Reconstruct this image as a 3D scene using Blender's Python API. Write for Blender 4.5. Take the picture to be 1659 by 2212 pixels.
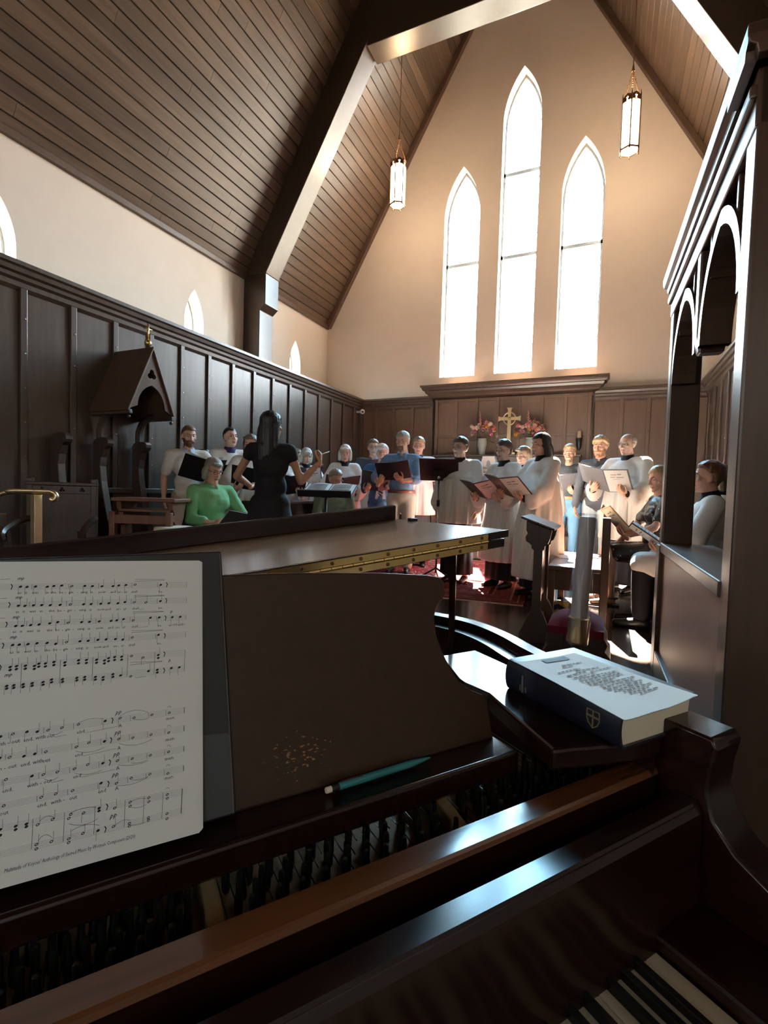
import bpy, bmesh, math, random
from math import sin, cos, pi, radians, sqrt, atan2
from mathutils import Vector, Matrix, Euler, noise
R = random.Random(7)
scene = bpy.context.scene
COL = scene.collection
for _o in list(bpy.data.objects):
    bpy.data.objects.remove(_o)

# ------------------------------------------------------------------ camera
EYE = Vector((0, 0, 1.035))
YAW, PITCH, ROLL = 0.4269, -0.04276, 0.0300
fw = Vector((-sin(YAW) * cos(PITCH), cos(YAW) * cos(PITCH), sin(PITCH)))
rt = Vector((cos(YAW), sin(YAW), 0))
up = rt.cross(fw)
cr, cu = cos(ROLL) * rt + sin(ROLL) * up, -sin(ROLL) * rt + cos(ROLL) * up
cam_data = bpy.data.cameras.new('camera')
cam = bpy.data.objects.new('camera', cam_data)
COL.objects.link(cam)
cam.matrix_world = Matrix(((cr.x, cu.x, -fw.x, EYE.x), (cr.y, cu.y, -fw.y, EYE.y), (cr.z, cu.z, -fw.z, EYE.z), (0, 0, 0, 1)))
cam_data.sensor_fit = 'HORIZONTAL'
cam_data.sensor_width = 36
cam_data.lens = 36 * 1051.3 / 1659
cam_data.clip_start = 0.02
scene.camera = cam

# ------------------------------------------------------------------ light and exposure
vs = scene.view_settings
vs.view_transform = 'Standard'
vs.look = 'None'
vs.gamma = 1
vs.use_curve_mapping = False
vs.exposure = EXPOSURE = 1.4
world = bpy.data.worlds.new('sky')
scene.world = world
world.use_nodes = True
wn = world.node_tree
wn.nodes.clear()
_tc = wn.nodes.new('ShaderNodeTexCoord')
_sp = wn.nodes.new('ShaderNodeSeparateXYZ')
_rp = wn.nodes.new('ShaderNodeValToRGB')
_bg = wn.nodes.new('ShaderNodeBackground')
_wo = wn.nodes.new('ShaderNodeOutputWorld')
_mr = wn.nodes.new('ShaderNodeMapRange')
_mr.inputs[1].default_value = -1
wn.links.new(_tc.outputs['Generated'], _sp.inputs[0])
wn.links.new(_sp.outputs[2], _mr.inputs[0])
wn.links.new(_mr.outputs[0], _rp.inputs[0])
wn.links.new(_rp.outputs[0], _bg.inputs[0])
wn.links.new(_bg.outputs[0], _wo.inputs[0])
_e = _rp.color_ramp.elements
_e[0].position, _e[0].color = 0.0, (0.30, 0.27, 0.20, 1)
_e[1].position, _e[1].color = 1.0, (0.22, 0.52, 1.0, 1)
for _p, _c in ((0.49, (0.34, 0.31, 0.24, 1)), (0.51, (1.0, 0.93, 0.82, 1)), (0.60, (0.92, 0.95, 1.0, 1)), (0.70, (0.48, 0.80, 1.0, 1)), (0.78, (0.32, 0.70, 1.0, 1))):
    _x = _e.new(_p)
    _x.color = _c
_bg.inputs[1].default_value = SKY = 20.0
sun_data = bpy.data.lights.new('sun_offscreen', 'SUN')
sun_data.energy = 170.0
sun_data.angle = radians(0.6)
sun_data.color = (1.0, 0.93, 0.82)
sun = bpy.data.objects.new('sun_offscreen', sun_data)
COL.objects.link(sun)
SUN_DIR = Vector((0.32, -1.0, -1.45)).normalized()
sun.rotation_euler = SUN_DIR.to_track_quat('-Z', 'Y').to_euler()
sun.location = (-3, 20, 18)
scene.cycles.max_bounces = 10
scene.cycles.diffuse_bounces = 6
scene.cycles.glossy_bounces = 4
scene.cycles.transparent_max_bounces = 12
scene.cycles.sample_clamp_indirect = 6.0
scene.cycles.caustics_reflective = False
scene.cycles.caustics_refractive = False
scene.cycles.use_denoising = True


# ------------------------------------------------------------------ materials
MATS = {}


def mat(name, col, rough=0.5, spec=0.5, metal=0.0, coat=0.0, emit=None, estr=0.0, sheen=0.0):
    m = bpy.data.materials.new(name)
    m.use_nodes = True
    b = m.node_tree.nodes['Principled BSDF']
    b.inputs['Base Color'].default_value = (*col, 1)
    b.inputs['Roughness'].default_value = rough
    b.inputs['Specular IOR Level'].default_value = spec
    b.inputs['Metallic'].default_value = metal
    b.inputs['Coat Weight'].default_value = coat
    b.inputs['Coat Roughness'].default_value = 0.12
    b.inputs['Sheen Weight'].default_value = sheen
    if emit:
        b.inputs['Emission Color'].default_value = (*emit, 1)
        b.inputs['Emission Strength'].default_value = estr
    MATS[name] = m
    return m


def nd(m, t, **kw):
    n = m.node_tree.nodes.new(t)
    for k, v in kw.items():
        setattr(n, k, v)
    return n


def grain(name, c1, c2, scale, rough=0.4, bump=0.15, rand=0.0, spec=0.5, coat=0.0, detail=6, rvar=0.08):
    """wood or cloth: object-space noise stretched by scale (x, y, z)"""
    m = mat(name, c1, rough, spec, coat=coat)
    t = m.node_tree
    b = t.nodes['Principled BSDF']
    tc = nd(m, 'ShaderNodeTexCoord')
    mp = nd(m, 'ShaderNodeMapping')
    mp.inputs['Scale'].default_value = scale
    n = nd(m, 'ShaderNodeTexNoise')
    n.inputs['Scale'].default_value = 1
    n.inputs['Detail'].default_value = detail
    n.inputs['Roughness'].default_value = 0.65
    r = nd(m, 'ShaderNodeValToRGB')
    r.color_ramp.elements[0].position, r.color_ramp.elements[0].color = 0.3, (*c1, 1)
    r.color_ramp.elements[1].position, r.color_ramp.elements[1].color = 0.7, (*c2, 1)
    t.links.new(tc.outputs['Object'], mp.inputs[0])
    t.links.new(mp.outputs[0], n.inputs['Vector'])
    t.links.new(n.outputs[0], r.inputs[0])
    src = r.outputs[0]
    if rand:
        oi = nd(m, 'ShaderNodeObjectInfo')
        mr = nd(m, 'ShaderNodeMapRange')
        mr.inputs[3].default_value, mr.inputs[4].default_value = 1 - rand, 1 + rand
        mx = nd(m, 'ShaderNodeMix', data_type='RGBA', blend_type='MULTIPLY')
        mx.inputs[0].default_value = 1
        t.links.new(oi.outputs['Random'], mr.inputs[0])
        t.links.new(src, mx.inputs[6])
        t.links.new(mr.outputs[0], mx.inputs[7])
        src = mx.outputs[2]
        ad = nd(m, 'ShaderNodeVectorMath', operation='ADD')
        ml = nd(m, 'ShaderNodeVectorMath', operation='SCALE')
        ml.inputs[0].default_value = (37, 53, 71)
        t.links.new(oi.outputs['Random'], ml.inputs[3])
        t.links.new(mp.outputs[0], ad.inputs[0])
        t.links.new(ml.outputs[0], ad.inputs[1])
        t.links.new(ad.outputs[0], n.inputs['Vector'])
    t.links.new(src, b.inputs['Base Color'])
    rr = nd(m, 'ShaderNodeMapRange')
    rr.inputs[3].default_value, rr.inputs[4].default_value = rough - rvar, rough + rvar
    t.links.new(n.outputs[0], rr.inputs[0])
    t.links.new(rr.outputs[0], b.inputs['Roughness'])
    if bump:
        bp = nd(m, 'ShaderNodeBump')
        bp.inputs['Strength'].default_value = bump
        bp.inputs['Distance'].default_value = 0.004
        t.links.new(n.outputs[0], bp.inputs['Height'])
        t.links.new(bp.outputs[0], b.inputs['Normal'])
    return m


plaster = grain('plaster', (0.77, 0.665, 0.565), (0.81, 0.705, 0.605), (3, 3, 3), 0.85, 0.08, spec=0.2)
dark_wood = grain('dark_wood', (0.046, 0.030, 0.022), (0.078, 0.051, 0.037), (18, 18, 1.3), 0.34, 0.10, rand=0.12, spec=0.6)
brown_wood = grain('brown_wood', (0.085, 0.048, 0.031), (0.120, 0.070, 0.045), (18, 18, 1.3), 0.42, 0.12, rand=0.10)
beam_wood = grain('beam_wood', (0.036, 0.020, 0.013), (0.06, 0.034, 0.021), (9, 9, 9), 0.30, 0.02, spec=0.9, rvar=0.02)
board_wood = grain('board_wood', (0.064, 0.037, 0.022), (0.118, 0.071, 0.044), (22, 1.1, 22), 0.34, 0.12, rand=0.26)
board_back = mat('board_back', (0.012, 0.007, 0.005), 0.9)
floor_wood = grain('floor_wood', (0.065, 0.046, 0.036), (0.105, 0.074, 0.058), (9, 1.0, 9), 0.17, 0.05, rvar=0.06)
red_wood = grain('red_wood', (0.13, 0.045, 0.025), (0.20, 0.075, 0.04), (14, 14, 1.5), 0.36, 0.1)
screen_wood = grain('screen_wood', (0.055, 0.028, 0.018), (0.085, 0.045, 0.028), (14, 14, 1.5), 0.33, 0.1)
panel_red = grain('panel_red', (0.19, 0.085, 0.055), (0.25, 0.115, 0.075), (9, 9, 0.9), 0.42, 0.08)
white_paint = mat('white_paint', (0.82, 0.82, 0.78), 0.5)
frame_paint = mat('frame_paint', (0.20, 0.21, 0.22), 0.5)
brass = mat('brass', (0.78, 0.55, 0.22), 0.28, metal=1.0)
pale_brass = mat('pale_brass', (0.86, 0.68, 0.42), 0.32, metal=1.0)
bronze = mat('bronze', (0.22, 0.11, 0.05), 0.45, metal=0.8)
steel = mat('steel', (0.72, 0.72, 0.72), 0.25, metal=1.0)
black_metal = mat('black_metal', (0.012, 0.011, 0.011), 0.4)
lamp_glass = mat('lamp_glass', (0.9, 0.85, 0.75), 0.5, emit=(1.0, 0.74, 0.48), estr=18.0)
paper = mat('paper', (0.80, 0.78, 0.74), 0.7, 0.3)
paper_old = mat('paper_old', (0.80, 0.70, 0.55), 0.8, 0.2)
ink = mat('ink', (0.03, 0.026, 0.03), 0.7, 0.2)
ink_soft = mat('ink_soft', (0.22, 0.20, 0.21), 0.8, 0.2)
black_cover = mat('black_cover', (0.014, 0.013, 0.014), 0.42)
black_plastic = mat('black_plastic', (0.01, 0.01, 0.011), 0.35)

win_glass = bpy.data.materials.new('window_glass')
win_glass.use_nodes = True
_t = win_glass.node_tree
_t.nodes.clear()
_o = _t.nodes.new('ShaderNodeOutputMaterial')
_mx = _t.nodes.new('ShaderNodeMixShader')
_tr = _t.nodes.new('ShaderNodeBsdfTransparent')
_gl = _t.nodes.new('ShaderNodeBsdfGlossy')
_gl.inputs['Roughness'].default_value = 0.05
_tr.inputs[0].default_value = (0.97, 0.98, 0.97, 1)
_mx.inputs[0].default_value = 0.05
_t.links.new(_tr.outputs[0], _mx.inputs[1])
_t.links.new(_gl.outputs[0], _mx.inputs[2])
_t.links.new(_mx.outputs[0], _o.inputs[0])


# ------------------------------------------------------------------ mesh helpers
class G:
    """collects vertices and faces for one mesh"""

    def __init__(s):
        s.v, s.f, s.m = [], [], []

    def add(s, vs, fs, mi=0, mx=None):
        o = len(s.v)
        s.v += [tuple(mx @ Vector(p)) for p in vs] if mx else [tuple(p) for p in vs]
        s.f += [tuple(i + o for i in f) for f in fs]
        s.m += [mi] * len(fs)
        return s

    def box(s, a, b, mi=0, mx=None):
        x0, y0, z0 = a
        x1, y1, z1 = b
        x0, x1 = min(x0, x1), max(x0, x1)
        y0, y1 = min(y0, y1), max(y0, y1)
        z0, z1 = min(z0, z1), max(z0, z1)
        vs = [(x0, y0, z0), (x1, y0, z0), (x1, y1, z0), (x0, y1, z0), (x0, y0, z1), (x1, y0, z1), (x1, y1, z1), (x0, y1, z1)]
        return s.add(vs, [(0, 3, 2, 1), (4, 5, 6, 7), (0, 1, 5, 4), (1, 2, 6, 5), (2, 3, 7, 6), (3, 0, 4, 7)], mi, mx)

    def prism(s, poly, a, b, axis='y', mi=0, mx=None):
        """extrude a 2-D outline from a to b; axis y: (x,z), x: (y,z), z: (x,y)"""
        n = len(poly)

        def P(p, t):
            return (p[0], t, p[1]) if axis == 'y' else (t, p[0], p[1]) if axis == 'x' else (p[0], p[1], t)
        vs = [P(p, a) for p in poly] + [P(p, b) for p in poly]
        fs = [tuple(range(n - 1, -1, -1)), tuple(range(n, 2 * n))] + [(i, (i + 1) % n, n + (i + 1) % n, n + i) for i in range(n)]
        return s.add(vs, fs, mi, mx)

    def tube(s, pts, r, seg=8, mi=0, cap=True, sq=(1, 1)):
        pts = [Vector(p) for p in pts]
        rs = r if isinstance(r, (list, tuple)) else [r] * len(pts)
        vs, fs = [], []
        prev = None
        for i, p in enumerate(pts):
            d = (pts[min(i + 1, len(pts) - 1)] - pts[max(i - 1, 0)]).normalized()
            if prev is None:
                n = d.cross(Vector((0, 0, 1)))
                if n.length < 1e-3:
                    n = d.cross(Vector((0, 1, 0)))
                n.normalize()
            else:
                n = (prev - d * prev.dot(d)).normalized()
            prev = n
            bb = d.cross(n)
            for k in range(seg):
                a = 2 * pi * k / seg
                vs.append(p + (n * cos(a) * sq[0] + bb * sin(a) * sq[1]) * rs[i])
        for i in range(len(pts) - 1):
            for k in range(seg):
                fs.append((i * seg + k, i * seg + (k + 1) % seg, (i + 1) * seg + (k + 1) % seg, (i + 1) * seg + k))
        if cap:
            fs.append(tuple(range(seg - 1, -1, -1)))
            e = (len(pts) - 1) * seg
            fs.append(tuple(range(e, e + seg)))
        return s.add(vs, fs, mi)

    def lathe(s, prof, seg=20, mi=0, mx=None, c=(0, 0, 0)):
        vs, fs = [], []
        for r, z in prof:
            for k in range(seg):
                a = 2 * pi * k / seg
                vs.append((c[0] + r * cos(a), c[1] + r * sin(a), c[2] + z))
        for i in range(len(prof) - 1):
            for k in range(seg):
                fs.append((i * seg + k, i * seg + (k + 1) % seg, (i + 1) * seg + (k + 1) % seg, (i + 1) * seg + k))
        fs.append(tuple(range(seg - 1, -1, -1)))
        e = (len(prof) - 1) * seg
        fs.append(tuple(range(e, e + seg)))
        return s.add(vs, fs, mi, mx)

    def ball(s, c, r, seg=12, rings=8, mi=0, mx=None):
        rx, ry, rz = r if isinstance(r, (list, tuple)) else (r, r, r)
        vs = [(c[0], c[1], c[2] + rz)]
        for i in range(1, rings):
            t = pi * i / rings
            for k in range(seg):
                a = 2 * pi * k / seg
                vs.append((c[0] + rx * sin(t) * cos(a), c[1] + ry * sin(t) * sin(a), c[2] + rz * cos(t)))
        vs.append((c[0], c[1], c[2] - rz))
        fs = [(0, 1 + k, 1 + (k + 1) % seg) for k in range(seg)]
        for i in range(rings - 2):
            for k in range(seg):
                a, b = 1 + i * seg + k, 1 + i * seg + (k + 1) % seg
                fs.append((a, a + seg, b + seg, b))
        l = len(vs) - 1
        o = 1 + (rings - 2) * seg
        fs += [(l, o + (k + 1) % seg, o + k) for k in range(seg)]
        return s.add(vs, fs, mi, mx)

    def grid(s, rows, mi=0, closed=False, mx=None):
        n = len(rows[0])
        vs = [p for r in rows for p in r]
        fs = []
        for i in range(len(rows) - 1):
            for k in range(n if closed else n - 1):
                fs.append((i * n + k, i * n + (k + 1) % n, (i + 1) * n + (k + 1) % n, (i + 1) * n + k))
        return s.add(vs, fs, mi, mx)


def mesh_obj(name, g, mats, parent=None, smooth=False, bevel=0.0, mx=None, seg=2):
    me = bpy.data.meshes.new(name)
    me.from_pydata(g.v, [], g.f)
    if not isinstance(mats, (list, tuple)):
        mats = [mats]
    for m in mats:
        me.materials.append(m)
    if len(mats) > 1:
        me.polygons.foreach_set('material_index', g.m)
    bm = bmesh.new()
    bm.from_mesh(me)
    bmesh.ops.recalc_face_normals(bm, faces=bm.faces)
    bm.to_mesh(me)
    bm.free()
    if smooth:
        me.shade_smooth() if smooth is True else me.set_sharp_from_angle(angle=radians(smooth))
        if smooth is not True:
            me.polygons.foreach_set('use_smooth', [True] * len(me.polygons))
    o = bpy.data.objects.new(name, me)
    COL.objects.link(o)
    if parent:
        o.parent = parent
    if mx is not None:
        o.matrix_local = mx
    if bevel:
        b = o.modifiers.new('bevel', 'BEVEL')
        b.width = bevel
        b.segments = seg
        b.limit_method = 'ANGLE'
        b.angle_limit = radians(40)
        b.harden_normals = False
    return o


def tag(o, label, cat, group=None):
    o['label'] = label
    o['category'] = cat
    if group:
        o['group'] = group
    return o


def thing(name, label, cat, loc=(0, 0, 0), rz=0.0, group=None, mx=None):
    o = bpy.data.objects.new(name, None)
    o.empty_display_size = 0.1
    COL.objects.link(o)
    if mx is not None:
        o.matrix_world = mx
    else:
        o.location = loc
        o.rotation_euler = (0, 0, rz)
    return tag(o, label, cat, group)


def structure(name, g=None, m=None, label=None, **kw):
    if g is None:
        o = bpy.data.objects.new(name, None)
        COL.objects.link(o)
    else:
        o = mesh_obj(name, g, m, **kw)
    o['kind'] = 'structure'
    if label:
        o['label'] = label
    return o


def part(name, me_or_g, m=None, parent=None, mx=None, **kw):
    if isinstance(me_or_g, G):
        return mesh_obj(name, me_or_g, m, parent, mx=mx, **kw)
    o = bpy.data.objects.new(name, me_or_g)
    COL.objects.link(o)
    o.parent = parent
    if mx is not None:
        o.matrix_local = mx
    return o


def copy_tree(o, parent=None):
    c = o.copy()
    COL.objects.link(c)
    c.parent = parent
    for ch in list(o.children):
        copy_tree(ch, c)
    return c


def T(x, y, z):
    return Matrix.Translation((x, y, z))


def RX(a):
    return Matrix.Rotation(a, 4, 'X')


def RY(a):
    return Matrix.Rotation(a, 4, 'Y')


def RZ(a):
    return Matrix.Rotation(a, 4, 'Z')


def text(name, s, size, m, parent, mx, shear=0.0):
    """flat lettering as its own mesh"""
    cu_ = bpy.data.curves.new(name, 'FONT')
    cu_.body = s
    cu_.size = size
    cu_.shear = shear
    cu_.resolution_u = 2
    t_ = bpy.data.objects.new(name, cu_)
    COL.objects.link(t_)
    dg = bpy.context.evaluated_depsgraph_get()
    me = bpy.data.meshes.new_from_object(t_.evaluated_get(dg))
    bpy.data.objects.remove(t_)
    bpy.data.curves.remove(cu_)
    me.materials.clear()
    me.materials.append(m)
    return part(name, me, None, parent, mx)
# ------------------------------------------------------------------ the room
YB = 9.2            # east wall
XL, XR = -4.735, 1.385      # wainscot screens
PL, PR = -5.655, 2.305      # plaster walls
XC = -1.675
CZ = 2.90           # top of the wainscot cornice
EZ = 4.54           # eaves
SL = 1.77           # roof slope
AP = EZ + (XC - PL) * SL
LF = -0.29          # nave floor
YS = 1.75           # chancel step
YW = -9.0           # west end of the nave

floor = structure('floor', G().box((PL, YS, -0.05), (PR, YB, 0.0)), floor_wood, 'dark polished wooden floor of the chancel', bevel=0.01)
structure('floor_nave', G().box((PL, YW, LF - 0.05), (PR, YS + 0.02, LF)), floor_wood, 'dark wooden floor of the nave')
structure('floor_step', G().box((PL, YS, LF), (PR, YS + 0.03, -0.03)), dark_wood)


def arch(cx, w, z0, zs, za, n=14):
    """pointed outline (x,z), counter-clockwise from bottom left"""
    a = w / 2
    h = za - zs
    r = (a * a + h * h) / (2 * a)
    pts = [(cx - a, z0), (cx + a, z0)]
    th = atan2(h, r - a) if r != a else pi / 2
    th = math.asin(min(1, h / r))
    for i in range(n + 1):
        t = th * i / n
        pts.append((cx + a - r + r * cos(t), zs + r * sin(t)))
    for i in range(n - 1, -1, -1):
        t = th * i / n
        pts.append((cx - a + r - r * cos(t), zs + r * sin(t)))
    return pts


def holed_wall(outer, holes, to3):
    """flat wall with holes: triangulated from outlines, to3 maps (a,b) to a point"""
    bm = bmesh.new()
    edges = []
    for poly in [outer] + holes:
        vs_ = [bm.verts.new(to3(p)) for p in poly]
        edges += [bm.edges.new((vs_[i], vs_[(i + 1) % len(vs_)])) for i in range(len(vs_))]
    bmesh.ops.triangle_fill(bm, use_beauty=True, use_dissolve=False, edges=edges)
    g = G()
    bm.verts.index_update()
    g.add([v.co[:] for v in bm.verts], [[v.index for v in f.verts] for f in bm.faces])
    bm.free()
    return g


def reveal(g, poly, f0, f1):
    """inner faces of an opening"""
    n = len(poly)
    for i in range(n):
        a, b = poly[i], poly[(i + 1) % n]
        g.add([f0(a), f0(b), f1(b), f1(a)], [(0, 1, 2, 3)])


WIN = [(-2.735, 0.69, 3.29, 6.30, 7.23, (5.49,)), (-1.675, 0.68, 3.29, 7.80, 8.735, (5.49, 7.0)), (-0.595, 0.69, 3.29, 6.30, 7.23, (5.49,))]
holes = [arch(c, w, z0, zs, za) for c, w, z0, zs, za, _ in WIN]
outer = [(PL, -0.3), (PR, -0.3), (PR, EZ), (XC, AP), (PL, EZ)]
g = holed_wall(outer, holes, lambda p: (p[0], YB, p[1]))
for h in holes:
    reveal(g, h, lambda p: (p[0], YB, p[1]), lambda p: (p[0], YB + 0.30, p[1]))
wall_back = structure('wall_back', g, plaster, 'cream plaster gable wall with three lancet windows')


def bar(g, poly, k, f0, d0, d1, mi=0):
    """frame of width k running inside the outline"""
    cx = sum(p[0] for p in poly) / len(poly)
    n = len(poly)
    inn = []
    for i in range(n):
        p, q, r_ = Vector(poly[i - 1]), Vector(poly[i]), Vector(poly[(i + 1) % n])
        e1, e2 = (q - p).normalized(), (r_ - q).normalized()
        n1, n2 = Vector((-e1.y, e1.x)), Vector((-e2.y, e2.x))
        b_ = (n1 + n2).normalized()
        inn.append(tuple(q + b_ * min(k / max(0.35, b_.dot(n1)), 2.2 * k)))
    vs = [f0(p, d0) for p in poly] + [f0(p, d0) for p in inn] + [f0(p, d1) for p in poly] + [f0(p, d1) for p in inn]
    fs = []
    for i in range(n):
        j = (i + 1) % n
        fs += [(i, j, n + j, n + i), (2 * n + i, 3 * n + i, 3 * n + j, 2 * n + j), (n + i, n + j, 3 * n + j, 3 * n + i), (i, 2 * n + i, 2 * n + j, j)]
    g.add(vs, fs, mi)
    return inn


names = ['left of the tall one', 'tall and in the middle', 'right of the tall one']
for i, (c, w, z0, zs, za, trs) in enumerate(WIN):
    poly = holes[i]
    g = G()
    fn = lambda p, d: (p[0], YB + d, p[1])
    inn = bar(g, poly, 0.035, fn, 0.20, 0.27)
    for sx in (-1, 1):
        for k in range(5):
            z = z0 + 0.55 + k * (zs - z0 - 0.5) / 4
            g.ball((c + sx * (w / 2 - 0.04), YB + 0.195, z), 0.018, 6, 4)
    w_o = structure('window_%d' % (i + 1), g, frame_paint, 'tall lancet window in the gable wall, ' + names[i])
    zz = [z0] + list(trs) + [None]
    for k, tz in enumerate(trs):
        part('transom', G().box((c - w / 2, YB + 0.20, tz - 0.03), (c + w / 2, YB + 0.26, tz + 0.03)), frame_paint, w_o)
    for k in range(len(zz) - 1):
        lo = zz[k]
        hi = zz[k + 1]
        if hi is not None:
            pl = [(c - w / 2, lo), (c + w / 2, lo), (c + w / 2, hi), (c - w / 2, hi)]
        else:
            pl = [(c - w / 2, lo), (c + w / 2, lo)] + poly[2:]
        part('pane', G().add([(p[0], YB + 0.24, p[1]) for p in pl], [tuple(range(len(pl)))]), win_glass, w_o)
    pt = bpy.data.lights.new('daylight_portal', 'AREA')
    pt.shape = 'RECTANGLE'
    pt.size, pt.size_y = w, za - z0
    pt.cycles.is_portal = True
    po = bpy.data.objects.new('daylight_portal', pt)
    COL.objects.link(po)
    po.location = (c, YB + 0.29, (za + z0) / 2)
    po.rotation_euler = (radians(-90), 0, 0)

# side walls with small lancets showing above the wainscot cornice
SIDE_Y = [-6.9, -4.0, 2.885, 5.455, 8.02]


def y_in_view(h):
    """the chancel lancets on the left are in the picture, the nave ones are not"""
    return h[0][0] > 1


def side_wall(name, x, out, ys, nave_z):
    hs = []
    for y in ys:
        low = nave_z if y < 1 else 2.93
        wd = 0.80 if y < 1 else 0.36
        hs.append(arch(y, wd, low, 3.42 if y >= 1 else 3.2, 3.92, 8))
    g = holed_wall([(YW, -0.3), (YB, -0.3), (YB, EZ), (YW, EZ)], hs, lambda p: (x, p[0], p[1]))
    for h in hs:
        reveal(g, h, lambda p: (x, p[0], p[1]), lambda p: (x + out * 0.28, p[0], p[1]))
    o = structure(name, g, plaster, 'cream plaster side wall above the dark wainscot')
    for k, h in enumerate(hs):
        g = G()
        bar(g, h, 0.03, lambda p, d: (x + out * d, p[0], p[1]), 0.20, 0.25)
        wo = structure('window_%d' % (4 + k + (20 if out > 0 else 0)), g, frame_paint, 'small lancet window in the plaster side wall')
        part('pane', G().add([(x + out * 0.22, p[0], p[1]) for p in h], [tuple(range(len(h)))]), win_glass, wo)
        pt = bpy.data.lights.new('daylight_portal', 'AREA')
        pt.shape = 'RECTANGLE'
        ymin, ymax = h[0][0], h[1][0]
        zmin, zmax = h[0][1], max(p[1] for p in h)
        pt.size, pt.size_y = ymax - ymin, zmax - zmin
        pt.cycles.is_portal = True
        po = bpy.data.objects.new('daylight_portal' if y_in_view(h) else 'window_%s_offscreen' % ('left' if out < 0 else 'right'), pt)
        COL.objects.link(po)
        po.location = (x + out * 0.27, (ymin + ymax) / 2, (zmin + zmax) / 2)
        po.rotation_euler = (radians(90), 0, radians(90 * out))
    return o


side_wall('wall_left', PL, -1, SIDE_Y, 2.4)
side_wall('wall_right', PR, 1, SIDE_Y[:2], 2.4)
structure('wall_front', G().add([(p[0], YW, p[1]) for p in outer], [(0, 1, 2, 3, 4)]), plaster, 'plaster west wall of the nave')

# ---- ceiling: boards on a dark backing
cd = sqrt(1 + SL * SL)
for side, sx in (('left', 1), ('right', -1)):
    x0 = PL if sx > 0 else PR
    ux, uz = sx / cd, SL / cd             # up the slope
    nx, nz = sx * SL / cd, -1 / cd        # into the room
    L = (XC - PL) * cd
    P = lambda s, y, d: (x0 + ux * s + nx * d, y, EZ + uz * s + nz * d)
    g = G()
    g.add([P(-0.1, YW, -0.012), P(L + 0.1, YW, -0.012), P(L + 0.1, YB + 0.02, -0.012), P(-0.1, YB + 0.02, -0.012),
           P(-0.1, YW, -0.06), P(L + 0.1, YW, -0.06), P(L + 0.1, YB + 0.02, -0.06), P(-0.1, YB + 0.02, -0.06)],
          [(0, 1, 2, 3), (7, 6, 5, 4), (0, 4, 5, 1), (1, 5, 6, 2), (2, 6, 7, 3), (3, 7, 4, 0)])
    ceil = structure('ceiling' if sx > 0 else 'ceiling_right', g, board_back, 'steep %s slope of the brown board ceiling' % side)
    part('nave_lining', G().add([P(0, YW, 0), P(L, YW, 0), P(L, -1.2, 0), P(0, -1.2, 0)], [(0, 1, 2, 3)]), board_wood, ceil)
    bw = 0.15
    n = int(L / bw) + 1
    rot = Matrix(((ux, 0, nx), (0, 1, 0), (uz, 0, nz))).to_4x4()
    cache = {}
    y_start = -1.2 if sx > 0 else 2.0
    for i in range(n):
        y = y_start
        cuts = [YB]
        if sx > 0:
            a = R.uniform(1.6, 3.6)
            b = R.uniform(4.4, 7.6)
            cuts = [round(a * 5) / 5, round(b * 5) / 5, YB]
        else:
            cuts = [round(R.uniform(3.6, 7.6) * 5) / 5, YB]
        for c_ in cuts:
            ln = round(c_ - y, 2)
            if ln not in cache:
                q = G()
                w_ = bw - 0.007
                q.prism([(0.0, 0.0), (w_, 0.0), (w_, 0.008), (w_ - 0.007, 0.015), (0.007, 0.015), (0, 0.008)], 0, ln - 0.003, 'y')
                me = mesh_obj('board', q, board_wood)
                cache[ln] = me.data
                bpy.data.objects.remove(me)
            part('board', cache[ln], None, ceil, Matrix.Translation(P(i * bw, y, -0.012)) @ rot)
            y = c_
    # trims at the eaves and along the gable
    e = G().box((-0.03 if sx > 0 else -0.05, YW, -0.05), (0.05 if sx > 0 else 0.03, YB - 0.001, 0.035), mx=T(x0, 0, EZ))
    structure('trim_eaves_' + side, e, brown_wood, 'dark wooden moulding along the eaves', bevel=0.012)
    pts = [P(s, YB - 0.05, 0.03) for s in (0, L)]
    g = G()
    g.add([P(0, YB - 0.09, 0), P(L, YB - 0.09, 0), P(L, YB - 0.09, 0.10), P(0, YB - 0.09, 0.10),
           P(0, YB, 0), P(L, YB, 0), P(L, YB, 0.10), P(0, YB, 0.10)],
          [(0, 1, 2, 3), (7, 6, 5, 4), (0, 4, 5, 1), (1, 5, 6, 2), (2, 6, 7, 3), (3, 7, 4, 0)])
    structure('trim_gable_' + side, g, brown_wood, 'dark wooden moulding along the gable', bevel=0.01)

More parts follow.
